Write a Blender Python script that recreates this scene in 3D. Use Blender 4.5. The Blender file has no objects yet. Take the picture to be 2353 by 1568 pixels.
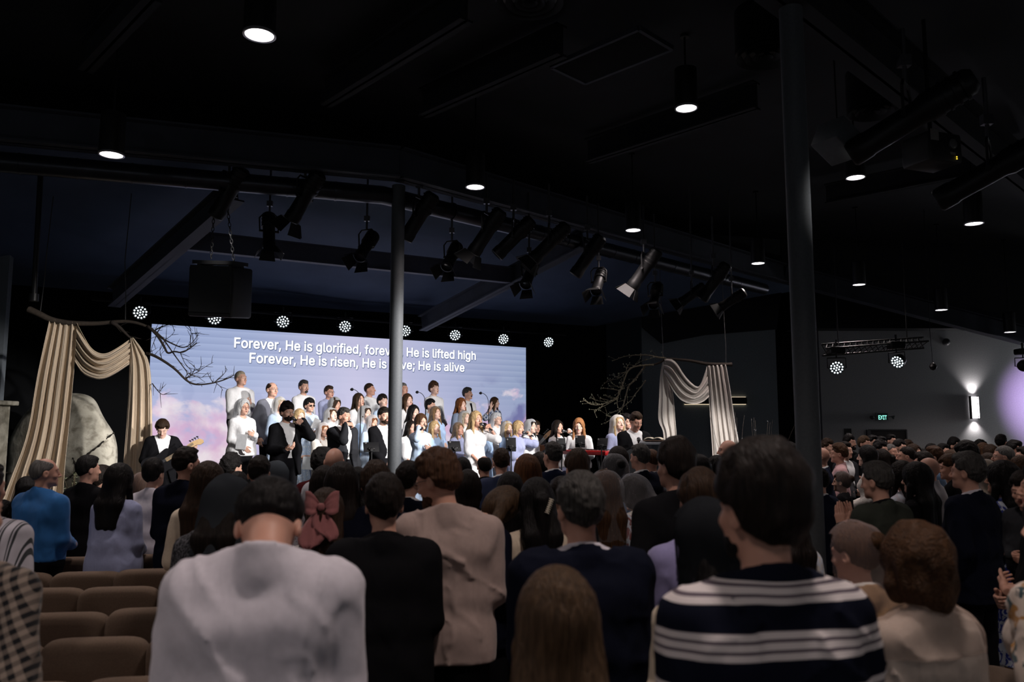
import bpy, math, random
import numpy as np
from mathutils import Vector, Matrix
random.seed(7)
SC = bpy.context.scene
COL = SC.collection
R = math.radians
# ------------------------------------------------------------------ camera, world, exposure
CAM_H = 1.85
FOC = 1830.0                     # focal length in pixels of the 2353 wide frame (28 mm)
PITCH = math.atan(FOC / 16450.0)
cd = bpy.data.cameras.new('camera'); cam = bpy.data.objects.new('camera', cd); COL.objects.link(cam)
cam.location = (0, 0, CAM_H); cam.rotation_euler = (R(90) + PITCH, 0, 0)
cd.sensor_width = 36.0; cd.lens = FOC / 2353.0 * 36.0; cd.clip_end = 200
cd.dof.use_dof = True; cd.dof.focus_distance = 13.0; cd.dof.aperture_fstop = 2.6
SC.camera = cam
w = bpy.data.worlds.new('world'); SC.world = w; w.use_nodes = True
w.node_tree.nodes['Background'].inputs[0].default_value = (0.5, 0.6, 0.8, 1)
w.node_tree.nodes['Background'].inputs[1].default_value = 0.0015
vs = SC.view_settings
vs.view_transform = 'Standard'; vs.look = 'None'; vs.gamma = 1.0; vs.exposure = 0.0
SC.display_settings.display_device = 'sRGB'
try: vs.use_curve_mapping = False
except Exception: pass
cy = SC.cycles
cy.use_denoising = True
cy.max_bounces = 5; cy.diffuse_bounces = 2; cy.glossy_bounces = 2; cy.transmission_bounces = 3
cy.transparent_max_bounces = 10; cy.caustics_reflective = False; cy.caustics_refractive = False
cy.sample_clamp_indirect = 3.0; cy.use_light_tree = True
try: cy.denoiser = 'OPENIMAGEDENOISE'
except Exception: pass

# light levels (watts)
PENDANT_W = 190.0; HOUSE_W = 295.0; STAGE_W = 150.0; FRONT_W = 1750.0; SCONCE_W = 110.0; ROOM_W = 24.0; SCREEN_E = 0.84; PURPLE_W = 2200.0

CP, SP = math.cos(PITCH), math.sin(PITCH)
def at(x, y, d):
    """world point that stands d metres in front of the lens behind photograph pixel x, y"""
    u = (x - 1176.5) / FOC * d; v = (784 - y) / FOC * d
    return Vector((u, d * CP - v * SP, CAM_H + d * SP + v * CP))
def at_z(x, y, z):
    a = at(x, y, 1.0) - Vector((0, 0, CAM_H)); k = (z - CAM_H) / a.z
    return Vector((0, 0, CAM_H)) + a * k
DIRV = Vector((.852, .524, 0)).normalized(); NRM = Vector((DIRV.y, -DIRV.x, 0))
S0 = Vector((-6.58, 14.43, 0))
def on_row(x, y, off):
    """point on the upright plane that runs parallel to the screen, off metres in front of it"""
    a = at(x, y, 1.0) - Vector((0, 0, CAM_H)); o = S0 + NRM * off
    det = a.x * -DIRV.y + DIRV.x * a.y
    k = (o.x * -DIRV.y + DIRV.x * o.y) / det
    return Vector((0, 0, CAM_H)) + a * k
def depth_of(p):
    q = p - Vector((0, 0, CAM_H)); return q.y * CP + q.z * SP
STAGE_YAW = math.atan2(-NRM.x, NRM.y)

# ------------------------------------------------------------------ tags
def tag(o, label=None, cat=None, group=None, kind=None):
    if label: o['label'] = label
    if cat: o['category'] = cat
    if group: o['group'] = group
    if kind: o['kind'] = kind
    return o
def thing(name, label, cat, loc=(0, 0, 0), rotz=0.0, group=None, scale=1.0):
    o = bpy.data.objects.new(name, None); COL.objects.link(o); o.empty_display_size = .1
    o.location = loc; o.rotation_euler = (0, 0, rotz); o.scale = (scale,) * 3
    return tag(o, label, cat, group)

# ------------------------------------------------------------------ materials
_M = {}
def _new(name):
    m = bpy.data.materials.new(name); m.use_nodes = True
    nt = m.node_tree; b = nt.nodes['Principled BSDF']; return m, nt, b
def N(nt, typ, **kw):
    n = nt.nodes.new(typ)
    for k, v in kw.items():
        if k == 'inp':
            for i, val in v.items():
                if isinstance(val, bpy.types.NodeSocket): nt.links.new(val, n.inputs[i])
                else: n.inputs[i].default_value = val
        else: setattr(n, k, v)
    return n
def math_n(nt, op, a, b=0.0, c=None, clamp=False):
    d = {0: a, 1: b}
    if c is not None: d[2] = c
    return N(nt, 'ShaderNodeMath', operation=op, use_clamp=clamp, inp=d).outputs[0]
def mixc(nt, f, a, b):
    n = N(nt, 'ShaderNodeMix', data_type='RGBA')
    for i, v in ((0, f), (6, a), (7, b)):
        if isinstance(v, bpy.types.NodeSocket): nt.links.new(v, n.inputs[i])
        else: n.inputs[i].default_value = v if i == 0 else (tuple(v) + (1,))[:4]
    return n.outputs[2]
def ramp(nt, f, stops):
    n = N(nt, 'ShaderNodeValToRGB'); nt.links.new(f, n.inputs[0]); e = n.color_ramp.elements
    while len(e) < len(stops): e.new(0.5)
    for q, (p, c) in zip(e, stops):
        q.position = p; q.color = (c, c, c, 1) if not hasattr(c, '__len__') else tuple(c) + (1,)
    return n.outputs[0]
def objco(nt): return N(nt, 'ShaderNodeTexCoord').outputs['Object']
def mapping(nt, sc, rot=(0, 0, 0)):
    return N(nt, 'ShaderNodeMapping', inp={0: objco(nt), 2: rot, 3: sc}).outputs[0]
def noise(nt, co, scale, detail=3.0, dist=0.0):
    return N(nt, 'ShaderNodeTexNoise', inp={'Vector': co, 'Scale': scale, 'Detail': detail, 'Distortion': dist}).outputs[0]
def bump(nt, b, h, strength, dist=.01):
    n = N(nt, 'ShaderNodeBump', inp={'Height': h, 'Strength': strength, 'Distance': dist})
    nt.links.new(n.outputs[0], b.inputs['Normal'])
def plain(name, col, rough=.6, metal=0.0, spec=.4, grain=0.0, gscale=20.0):
    if name in _M: return _M[name]
    m, nt, b = _new(name)
    b.inputs['Roughness'].default_value = rough; b.inputs['Metallic'].default_value = metal
    b.inputs['Specular IOR Level'].default_value = spec
    f = noise(nt, objco(nt), gscale, 3)
    c = mixc(nt, f, [x * (1 - .18 - grain) for x in col], [min(1, x * (1.18 + grain)) for x in col])
    nt.links.new(c, b.inputs['Base Color'])
    _M[name] = m; return m
def emis(name, col, e):
    if name in _M: return _M[name]
    m, nt, b = _new(name)
    b.inputs['Base Color'].default_value = (.02, .02, .02, 1)
    b.inputs['Emission Color'].default_value = tuple(col) + (1,); b.inputs['Emission Strength'].default_value = e
    _M[name] = m; return m
def cloth(col, kind='plain', fold=1.0):
    """woven cloth; kinds add the garment's own printed or knitted pattern"""
    key = ('cloth', tuple(round(c, 3) for c in col), kind, fold)
    if key in _M: return _M[key]
    m, nt, b = _new('cloth_' + kind)
    b.inputs['Roughness'].default_value = .88; b.inputs['Specular IOR Level'].default_value = .18 if max(col) > .05 else .07
    b.inputs['Sheen Weight'].default_value = .15 if max(col) > .1 else .0
    co = objco(nt); base = None
    sep = N(nt, 'ShaderNodeSeparateXYZ', inp={0: co}); x, y, z = sep.outputs
    if kind == 'heather':
        f = ramp(nt, noise(nt, co, 90, 2), [(.4, 0.0), (.62, 1.0)])
        base = mixc(nt, f, [c * .4 for c in col], [min(1, c * 2.6) for c in col])
    elif kind == 'floral':
        f = ramp(nt, noise(nt, co, 14, 4, 1.5), [(.47, 0.0), (.52, 1.0)])
        base = mixc(nt, f, (.62, .66, .75), col)
    elif kind == 'flowers':
        f = ramp(nt, noise(nt, co, 9, 1, .6), [(.60, 0.0), (.63, 1.0)])
        base = mixc(nt, f, col, (.006, .005, .006))
    elif kind == 'bright_flowers':
        f = ramp(nt, noise(nt, co, 21, 2, .8), [(.55, 0.0), (.59, 1.0)])
        g = ramp(nt, noise(nt, co, 12, 0), [(.45, 0.0), (.5, 1.0)])
        base = mixc(nt, f, col, mixc(nt, g, (.30, .14, .03), (.03, .06, .07)))
    elif kind == 'white_print':
        f = ramp(nt, noise(nt, mapping(nt, (1, 1, .6)), 6, 0, 2.5), [(.655, 0.0), (.67, 1.0)])
        base = mixc(nt, f, col, (.7, .68, .66))
    elif kind == 'dots':
        v = N(nt, 'ShaderNodeTexVoronoi', inp={'Vector': co, 'Scale': 26.0})
        f = ramp(nt, v.outputs['Distance'], [(.26, 1.0), (.32, 0.0)])
        base = mixc(nt, f, col, (.8, .84, .88))
    elif kind == 'lace':
        v = N(nt, 'ShaderNodeTexVoronoi', inp={'Vector': co, 'Scale': 60.0})
        f = ramp(nt, v.outputs['Distance'], [(.2, 0.0), (.34, 1.0)])
        base = mixc(nt, f, [c * .5 for c in col], col)
    elif kind == 'bands':            # navy knit with three white stripes and a thin lilac one, repeating
        q = math_n(nt, 'MODULO', math_n(nt, 'ADD', z, .094), .110)
        s1 = math_n(nt, 'MULTIPLY', math_n(nt, 'LESS_THAN', q, .056), math_n(nt, 'LESS_THAN', z, 1.492))
        wht = math_n(nt, 'MULTIPLY', s1, math_n(nt, 'LESS_THAN', math_n(nt, 'MODULO', q, .0205), .0135))
        base = mixc(nt, wht, mixc(nt, s1, col, (.11, .09, .11)), (.62, .57, .57))
    elif kind == 'pinstripe':
        p = math_n(nt, 'MODULO', math_n(nt, 'ADD', math_n(nt, 'MULTIPLY', x, 1.0), 5.0), .055)
        f = math_n(nt, 'MAXIMUM', math_n(nt, 'LESS_THAN', p, .006), math_n(nt, 'MULTIPLY', math_n(nt, 'GREATER_THAN', p, .012), math_n(nt, 'LESS_THAN', p, .022)))
        base = mixc(nt, f, col, (.05, .055, .06))
    elif kind == 'plaid':
        co2 = mapping(nt, (1, 1, 1), (0, R(28), 0))
        s2 = N(nt, 'ShaderNodeSeparateXYZ', inp={0: co2})
        f1 = math_n(nt, 'LESS_THAN', math_n(nt, 'MODULO', math_n(nt, 'ADD', s2.outputs[0], 5.0), .031), .0155)
        f2 = math_n(nt, 'LESS_THAN', math_n(nt, 'MODULO', math_n(nt, 'ADD', s2.outputs[2], 5.0), .031), .0155)
        base = mixc(nt, math_n(nt, 'MULTIPLY', math_n(nt, 'ADD', f1, f2), .5), (.25, .20, .165), (.008, .008, .010))
    elif kind == 'lines':
        f = math_n(nt, 'LESS_THAN', math_n(nt, 'MODULO', math_n(nt, 'ADD', z, math_n(nt, 'MULTIPLY', noise(nt, co, 5, 1), .05)), .06), .006)
        base = mixc(nt, f, col, (.12, .2, .35))
    if base is None:
        f = noise(nt, co, 55, 2)
        base = mixc(nt, f, [c * .9 for c in col], [min(1, c * 1.1) for c in col])
    nt.links.new(base, b.inputs['Base Color'])
    if fold:
        n1 = noise(nt, mapping(nt, (8, 8, 3.5), (.3, .2, 0)), 1.0, 1.5, 1.2)
        n2 = noise(nt, co, 220, 1)
        bump(nt, b, math_n(nt, 'ADD', n1, math_n(nt, 'MULTIPLY', n2, .015)), .32 * fold, .035)
    _M[key] = m; return m
def skin(col):
    key = ('skin', tuple(col))
    if key in _M: return _M[key]
    m, nt, b = _new('skin')
    b.inputs['Roughness'].default_value = .48; b.inputs['Specular IOR Level'].default_value = .35
    at_ = N(nt, 'ShaderNodeAttribute', attribute_name='face')
    s = N(nt, 'ShaderNodeSeparateColor'); nt.links.new(at_.outputs['Color'], s.inputs[0])
    f = noise(nt, objco(nt), 30, 3)
    c = mixc(nt, f, [col[0] * .93, col[1] * .88, col[2] * .86], [min(1, x * 1.07) for x in col])
    c = mixc(nt, s.outputs[0], c, (col[0] * .80, col[1] * .48, col[2] * .50))
    c = mixc(nt, s.outputs[1], c, (.62, .58, .55))
    c = mixc(nt, s.outputs[2], c, (.02, .013, .01))
    nt.links.new(c, b.inputs['Base Color'])
    _M[key] = m; return m
def hairmat(col, curly=False):
    key = ('hair', tuple(col), curly)
    if key in _M: return _M[key]
    m, nt, b = _new('hair')
    b.inputs['Roughness'].default_value = .55; b.inputs['Specular IOR Level'].default_value = .16
    n1 = noise(nt, mapping(nt, (150, 60, 9) if not curly else (45, 45, 45)), 1.0, 3, .5 if not curly else 2.0)
    c = mixc(nt, ramp(nt, n1, [(.3, 0.0), (.7, 1.0)]), [x * .5 for x in col], [min(1, x * 1.5) for x in col])
    nt.links.new(c, b.inputs['Base Color'])
    bump(nt, b, n1, .8, .012)
    _M[key] = m; return m
def veilmat(col, alpha, lacey=True):
    key = ('veil', tuple(col), alpha)
    if key in _M: return _M[key]
    m, nt, b = _new('veil_fabric')
    nt.nodes.remove(b); out = nt.nodes['Material Output']
    d = N(nt, 'ShaderNodeBsdfDiffuse', inp={0: tuple(col) + (1,)})
    t = N(nt, 'ShaderNodeBsdfTranslucent', inp={0: tuple(col) + (1,)})
    dt = N(nt, 'ShaderNodeMixShader', inp={0: .35, 1: d.outputs[0], 2: t.outputs[0]})
    tr = N(nt, 'ShaderNodeBsdfTransparent')
    lw = N(nt, 'ShaderNodeLayerWeight', inp={0: .35})
    v = N(nt, 'ShaderNodeTexVoronoi', inp={'Vector': objco(nt), 'Scale': 70.0})
    spk = ramp(nt, v.outputs['Distance'], [(.05, 1.0), (.10, 0.0)])
    a = math_n(nt, 'ADD', math_n(nt, 'MULTIPLY', math_n(nt, 'POWER', lw.outputs['Facing'], 2.0), .45), alpha, clamp=True)
    if lacey: a = math_n(nt, 'MAXIMUM', a, math_n(nt, 'MULTIPLY', spk, .8))
    mx = N(nt, 'ShaderNodeMixShader', inp={0: a, 1: tr.outputs[0], 2: dt.outputs[0]})
    nt.links.new(mx.outputs[0], out.inputs[0])
    _M[key] = m; return m

# ------------------------------------------------------------------ mesh helpers
def mesh_from(name, V, F, smooth=True):
    V = np.asarray(V, np.float32)
    me = bpy.data.meshes.new(name)
    if isinstance(F, np.ndarray):
        k = F.shape[1]; n = len(F)
        me.vertices.add(len(V)); me.vertices.foreach_set('co', V.ravel())
        me.loops.add(n * k); me.loops.foreach_set('vertex_index', F.astype(np.int32).ravel())
        me.polygons.add(n); me.polygons.foreach_set('loop_start', np.arange(n, dtype=np.int32) * k)
        me.polygons.foreach_set('use_smooth', np.full(n, bool(smooth)))
        me.update(calc_edges=True)
    else:
        me.from_pydata([tuple(map(float, v)) for v in V], [], F)
        if smooth: me.polygons.foreach_set('use_smooth', np.ones(len(me.polygons), bool))
        me.update()
    return me
def link(name, me, mat, parent=None, slot=False):
    o = bpy.data.objects.new(name, me); COL.objects.link(o)
    if mat is not None:
        mats = mat if isinstance(mat, (list, tuple)) else [mat]
        while len(me.materials) < len(mats): me.materials.append(None)
        for i, mm in enumerate(mats):
            o.material_slots[i].link = 'OBJECT'; o.material_slots[i].material = mm
    if parent is not None: o.parent = parent
    return o
class MB:
    """collects boxes, tubes, lathes and sheets and links them as one mesh"""
    def __init__(s): s.V = []; s.F = []
    def add(s, V, F):
        n = len(s.V); s.V += [tuple(v) for v in V]; s.F += [tuple(i + n for i in f) for f in F]; return s
    def box(s, c, d, rot=None, bev=0.0):
        x, y, z = [q / 2 for q in d]; b = min(bev, x * .9, y * .9, z * .9)
        P = []
        if b <= 0:
            P = [(i * x, j * y, k * z) for k in (-1, 1) for j in (-1, 1) for i in (-1, 1)]
            F = [(0, 2, 3, 1), (4, 5, 7, 6), (0, 1, 5, 4), (2, 6, 7, 3), (0, 4, 6, 2), (1, 3, 7, 5)]
        else:                       # chamfered box: three rings of a superellipse
            nx = 5; ring = []
            for q in range(4):
                sx, sy = ((1, 1), (-1, 1), (-1, -1), (1, -1))[q]
                for t in range(nx):
                    a = math.pi / 2 * (q + t / (nx - 1)); ring.append((sx * (x - b) + b * math.cos(a), sy * (y - b) + b * math.sin(a), sx, sy, a))
            lv = [(-z, b), (-z + b * .3, b * .3), (-z + b, 0), (z - b, 0), (z - b * .3, b * .3), (z, b)]
            for zz, ins in lv:
                for (px, py, sx, sy, a) in ring: P.append((px - ins * math.cos(a), py - ins * math.sin(a), zz))
            m = len(ring); F = []
            for l in range(len(lv) - 1):
                for i in range(m): F.append((l * m + i, l * m + (i + 1) % m, (l + 1) * m + (i + 1) % m, (l + 1) * m + i))
            F.append(tuple(range(m))[::-1]); F.append(tuple(range((len(lv) - 1) * m, len(lv) * m)))
        M = rot if rot is not None else Matrix.Identity(3); c = Vector(c)
        return s.add([M @ Vector(p) + c for p in P], F)
    def tube(s, pts, r, n=8, cap=True, closed=False):
        pts = [Vector(p) for p in pts]; m = len(pts)
        rr = r if hasattr(r, '__len__') else [r] * m
        V = []; up = None
        for i, p in enumerate(pts):
            if closed: t = pts[(i + 1) % m] - pts[i - 1]
            else: t = pts[min(i + 1, m - 1)] - pts[max(i - 1, 0)]
            t = t.normalized() if t.length > 1e-9 else Vector((0, 0, 1))
            if up is None: up = Vector((0, 0, 1)) if abs(t.z) < .9 else Vector((1, 0, 0))
            a = (up - t * up.dot(t)).normalized(); up = a; b = t.cross(a)
            for k in range(n):
                q = 2 * math.pi * k / n; V.append(p + (a * math.cos(q) + b * math.sin(q)) * rr[i])
        F = []
        for i in range(m if closed else m - 1):
            j = (i + 1) % m
            for k in range(n): F.append((i * n + k, i * n + (k + 1) % n, j * n + (k + 1) % n, j * n + k))
        if cap and not closed: F.append(tuple(range(n))[::-1]); F.append(tuple(range((m - 1) * n, m * n)))
        return s.add(V, F)
    def lathe(s, prof, n=20, M=None, cap=True):
        V = []; F = []; m = len(prof)
        for r, z in prof:
            for k in range(n): q = 2 * math.pi * k / n; V.append(Vector((r * math.cos(q), r * math.sin(q), z)))
        for i in range(m - 1):
            for k in range(n): F.append((i * n + k, i * n + (k + 1) % n, (i + 1) * n + (k + 1) % n, (i + 1) * n + k))
        if cap: F.append(tuple(range(n))[::-1]); F.append(tuple(range((m - 1) * n, m * n)))
        if M is not None: V = [M @ v for v in V]
        return s.add(V, F)
    def sheet(s, grid):
        m, n = len(grid), len(grid[0]); V = [p for r in grid for p in r]
        return s.add(V, [(i * n + j, i * n + j + 1, (i + 1) * n + j + 1, (i + 1) * n + j) for i in range(m - 1) for j in range(n - 1)])
    def build(s, name, mat, parent=None, smooth=False, ang=40):
        me = mesh_from(name, s.V, s.F, smooth)
        if smooth and ang:
            try: me.set_sharp_from_angle(angle=R(ang))
            except Exception: pass
        return link(name, me, mat, parent)
def solid(o, t):
    m = o.modifiers.new('thickness', 'SOLIDIFY'); m.thickness = t; m.offset = 0; return o
def aim(d, up=(0, 0, 1)):
    """rotation whose +Z looks along d"""
    z = Vector(d).normalized(); x = Vector(up).cross(z)
    if x.length < 1e-4: x = Vector((1, 0, 0))
    x.normalize(); y = z.cross(x)
    return Matrix((x, y, z)).transposed()
def copy_thing(root, loc, rot=None, label=None):
    r = root.copy(); COL.objects.link(r); r.location = loc
    if rot is not None: r.rotation_euler = rot
    if label: r['label'] = label
    for ch in list(root.children):
        if ch.type == 'LIGHT': continue
        c = ch.copy(); COL.objects.link(c); c.parent = r
        for g in list(ch.children):
            d = g.copy(); COL.objects.link(d); d.parent = c
    return r
def spot(name, loc, target, watts, cone, blend=.5, col=(1, 1, 1), size=.08, parent=None):
    l = bpy.data.lights.new(name, 'SPOT'); l.energy = watts; l.spot_size = R(cone); l.spot_blend = blend
    l.color = col; l.shadow_soft_size = size
    o = bpy.data.objects.new(name, l); COL.objects.link(o); o.location = loc
    o.rotation_euler = (Vector(loc) - Vector(target)).to_track_quat('Z', 'Y').to_euler()
    return o
# ------------------------------------------------------------------ people: a distance field per body or garment, turned into one mesh
f32 = np.float32
def axis(lo, hi, step, fine=None, fstep=None):
    if not fine: return np.linspace(lo, hi, max(3, int((hi - lo) / step) + 2)).astype(f32)
    out = []; a, b = max(lo, fine[0]), min(hi, fine[1])
    if a > lo: out.append(np.linspace(lo, a, max(2, int((a - lo) / step) + 2))[:-1])
    out.append(np.linspace(a, b, max(3, int((b - a) / fstep) + 2)))
    if hi > b: out.append(np.linspace(b, hi, max(2, int((hi - b) / step) + 2))[1:])
    return np.concatenate(out).astype(f32)
def _hash(i, j, k):
    n = (i * 374761393 + j * 668265263 + k * 2147483647 % 4294967291) & 0xffffffff
    n = ((n ^ (n >> 13)) * 1274126177) & 0xffffffff
    return ((n ^ (n >> 16)) & 0xffff).astype(f32) / 32767.5 - 1.0
def vnoise(x, y, z):
    x, y, z = np.broadcast_arrays(x, y, z)
    xi, yi, zi = np.floor(x).astype(np.int64), np.floor(y).astype(np.int64), np.floor(z).astype(np.int64)
    fx, fy, fz = x - xi, y - yi, z - zi
    fx, fy, fz = [q * q * (3 - 2 * q) for q in (fx, fy, fz)]
    r = 0
    for a in (0, 1):
        wa = fx if a else 1 - fx
        for b in (0, 1):
            wb = fy if b else 1 - fy
            for c in (0, 1):
                r = r + wa * wb * (fz if c else 1 - fz) * _hash(xi + a, yi + b, zi + c)
    return r.astype(f32)
class Fld:
    def __init__(s, xs, ys, zs):
        s.ax = (xs, ys, zs); s.v = np.full((len(xs), len(ys), len(zs)), .15, f32)
    def sl(s, lo, hi):
        r = []
        for a, l, h in zip(s.ax, lo, hi):
            i = max(0, np.searchsorted(a, l) - 1); j = min(len(a), np.searchsorted(a, h) + 1)
            if j - i < 1: return None
            r.append(slice(i, j))
        return tuple(r)
    def xyz(s, sl, xf=None):
        x = s.ax[0][sl[0]][:, None, None]; y = s.ax[1][sl[1]][None, :, None]; z = s.ax[2][sl[2]][None, None, :]
        if xf is not None:
            M, p, sc = xf; x, y, z = x - p[0], y - p[1], z - p[2]
            return tuple(((M[0][i] * x + M[1][i] * y + M[2][i] * z) / sc + p[i]).astype(f32) for i in range(3))
        return x, y, z
    def put(s, fn, c, r, k=.02, xf=None, op='add'):
        """fn(x,y,z) -> distance; c, r a bounding sphere in the primitive's own frame"""
        sc = 1.0
        if xf is not None:
            M, p, sc = xf; q = [c[i] - p[i] for i in range(3)]
            c = [sum(M[i][j] * q[j] for j in range(3)) * sc + p[i] for i in range(3)]
        e = r * sc + k + .05
        sl = s.sl([q - e for q in c], [q + e for q in c])
        if sl is None: return s
        d = fn(*s.xyz(sl, xf)) * sc; v = s.v[sl]
        if op == 'add':
            if k > 0:
                h = np.clip(.5 + .5 * (v - d) / k, 0, 1); s.v[sl] = v + (d - v) * h - k * h * (1 - h)
            else: s.v[sl] = np.minimum(v, d)
        else:
            d = -d
            if k > 0:
                h = np.clip(.5 - .5 * (v - d) / k, 0, 1); s.v[sl] = v + (d - v) * h + k * h * (1 - h)
            else: s.v[sl] = np.maximum(v, d)
        return s
    def cone(s, a, b, ra, rb, k=.02, xf=None, op='add'):
        a = [float(q) for q in a]; b = [float(q) for q in b]
        ba = [b[i] - a[i] for i in range(3)]; L2 = sum(q * q for q in ba) + 1e-9
        def fn(x, y, z):
            x, y, z = x - a[0], y - a[1], z - a[2]
            t = np.clip((x * ba[0] + y * ba[1] + z * ba[2]) / L2, 0, 1)
            return np.sqrt((x - t * ba[0]) ** 2 + (y - t * ba[1]) ** 2 + (z - t * ba[2]) ** 2) - (ra + (rb - ra) * t)
        return s.put(fn, [(a[i] + b[i]) / 2 for i in range(3)], L2 ** .5 / 2 + max(ra, rb), k, xf, op)
    def ell(s, c, r, k=.02, xf=None, op='add'):
        def fn(x, y, z):
            x, y, z = (x - c[0]), (y - c[1]), (z - c[2])
            k0 = np.sqrt((x / r[0]) ** 2 + (y / r[1]) ** 2 + (z / r[2]) ** 2); k1 = np.sqrt((x / r[0] ** 2) ** 2 + (y / r[1] ** 2) ** 2 + (z / r[2] ** 2) ** 2)
            return k0 * (k0 - 1) / np.maximum(k1, 1e-4)
        return s.put(fn, c, max(r), k, xf, op)
    def allp(s, fn, op='max', xf=None):
        sl = (slice(None),) * 3; d = fn(*s.xyz(sl, xf))
        s.v = np.maximum(s.v, d).astype(f32) if op == 'max' else (s.v + d).astype(f32); return s
    def near_noise(s, amp, fr, seed=0.0, warp=0.0):
        m = np.argwhere(np.abs(s.v) < .05)
        x, y, z = s.ax[0][m[:, 0]] + seed, s.ax[1][m[:, 1]] + seed * .7, s.ax[2][m[:, 2]]
        if warp: wq = vnoise(x * 5, y * 5, z * 5) * warp; x = x + wq; z = z + wq * .7
        s.v[m[:, 0], m[:, 1], m[:, 2]] += amp * vnoise(x * fr[0], y * fr[1], z * fr[2]); return s
    def ridges(s, amp, fr, seed=0.0):
        m = np.argwhere(np.abs(s.v) < .05)
        x, y, z = s.ax[0][m[:, 0]] + seed, s.ax[1][m[:, 1]] + seed * .7, s.ax[2][m[:, 2]]
        w_ = vnoise(x * 4, y * 4, z * 4) * .12; n = vnoise((x + w_ + .35 * z) * fr[0], y * fr[1], (z + w_) * fr[2])
        s.v[m[:, 0], m[:, 1], m[:, 2]] -= amp * np.clip(1 - np.abs(n) * 3.2, 0, 1) ** 2 * (vnoise(x * 3, y * 3, z * 3) > -.1); return s
    def mesh(s):
        v = s.v.copy()
        for a in range(3):
            i0 = [slice(None)] * 3; i1 = list(i0); i0[a] = 0; i1[a] = -1
            v[tuple(i0)] = np.maximum(v[tuple(i0)], .001); v[tuple(i1)] = np.maximum(v[tuple(i1)], .001)
        S = v < 0
        c = np.zeros(tuple(n - 1 for n in v.shape), np.int8)
        off = [(i, j, k) for i in (0, 1) for j in (0, 1) for k in (0, 1)]
        for (i, j, k) in off: c += S[i:i + c.shape[0], j:j + c.shape[1], k:k + c.shape[2]]
        I = np.argwhere((c > 0) & (c < 8))
        P = np.zeros((len(I), 3), np.float64); W = np.zeros(len(I))
        for a in range(3):
            for (o1, o2) in ((0, 0), (0, 1), (1, 0), (1, 1)):
                p0 = [0, 0, 0]; p0[(a + 1) % 3] = o1; p0[(a + 2) % 3] = o2; p1 = list(p0); p1[a] = 1
                q0 = I + p0; q1 = I + p1
                va = v[q0[:, 0], q0[:, 1], q0[:, 2]]; vb = v[q1[:, 0], q1[:, 1], q1[:, 2]]
                m = (va < 0) != (vb < 0); t = np.where(m, va / np.where(m, va - vb, 1), 0)
                X0 = np.stack([s.ax[d][q0[:, d]] for d in range(3)], 1); X1 = np.stack([s.ax[d][q1[:, d]] for d in range(3)], 1)
                P += (X0 + (X1 - X0) * t[:, None]) * m[:, None]; W += m
        P /= np.maximum(W, 1)[:, None]
        vid = np.full(c.shape, -1, np.int32); vid[I[:, 0], I[:, 1], I[:, 2]] = np.arange(len(I))
        Fs = []
        for a in range(3):
            b, d = (a + 1) % 3, (a + 2) % 3
            A = [slice(None)] * 3; B = [slice(None)] * 3; A[a] = slice(0, -1); B[a] = slice(1, None)
            for q in (b, d): A[q] = slice(1, -1); B[q] = slice(1, -1)
            sa, sb = S[tuple(A)], S[tuple(B)]
            E = np.argwhere(sa != sb)
            if not len(E): continue
            fl = sa[E[:, 0], E[:, 1], E[:, 2]]
            E[:, b] += 1; E[:, d] += 1
            def cell(db, dd):
                q = E.copy(); q[:, b] -= db; q[:, d] -= dd; return vid[q[:, 0], q[:, 1], q[:, 2]]
            Q = np.stack([cell(1, 1), cell(0, 1), cell(0, 0), cell(1, 0)], 1)
            Q[~fl] = Q[~fl][:, ::-1]; Fs.append(Q)
        F = np.concatenate(Fs) if Fs else np.zeros((0, 4), np.int32)
        return P.astype(f32), F[(F >= 0).all(1)]
def relax(V, F, n=1, lam=.5):
    for _ in range(n):
        A = np.zeros_like(V); C = np.zeros(len(V), f32)
        for i in range(4):
            for j in (1, 3): np.add.at(A, F[:, i], V[F[:, (i + j) % 4]]); np.add.at(C, F[:, i], 1)
        V = V + lam * (A / np.maximum(C, 1)[:, None] - V)
    return V

# ---- hands: palm, four jointed fingers of different length, thumb off the side of the palm (thumb +X, palm +Y, fingers +Z)
_HANDS = {}
def hand_mesh(pose, step=.0045):
    if (pose, step) in _HANDS: return _HANDS[(pose, step)]
    f = Fld(axis(-.075, .085, step), axis(-.05, .105, step), axis(-.05, .205, step))
    curl = {'relax': (18, 26, 18), 'open': (4, 8, 5), 'grip': (62, 80, 45), 'cup': (28, 34, 22), 'flat': (2, 3, 2)}[pose]
    f.cone((0, 0, -.04), (0, 0, .01), .025, .026, .01)
    xs = (.029, .010, -.010, -.029); ln = (.94, 1.05, 1.0, .78)
    for i in range(4):
        f.cone((xs[i] * .55, 0, .005), (xs[i], 0, .083), .016, .0125, .014)
        p = np.array([xs[i], 0, .086]); ang = 0.0; r = .0095 if i < 3 else .0082
        for j, L in enumerate((.043, .026, .021)):
            ang += R(curl[j] + (i - 1) * 3); q = p + np.array([xs[i] * .06, math.sin(ang), math.cos(ang)]) * L * ln[i]
            f.cone(p, q, r, r * .9, .004); p = q; r *= .9
    f.cone((.012, .004, .02), (.03, .012, .035), .018, .015, .012)
    t = {'grip': ((.045, .022, .058), (.040, .045, .085), (.022, .058, .100)), 'relax': ((.046, .016, .06), (.052, .028, .088), (.05, .036, .108))}.get(pose, ((.05, .01, .056), (.062, .015, .082), (.068, .02, .102)))
    p = (.03, .012, .035); r = .0125
    for q in t: f.cone(p, q, r, r * .88, .006); p = q; r *= .88
    V, F = f.mesh(); V = relax(V, F, 1, .3)
    _HANDS[(pose, step)] = (V, F); return V, F

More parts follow.
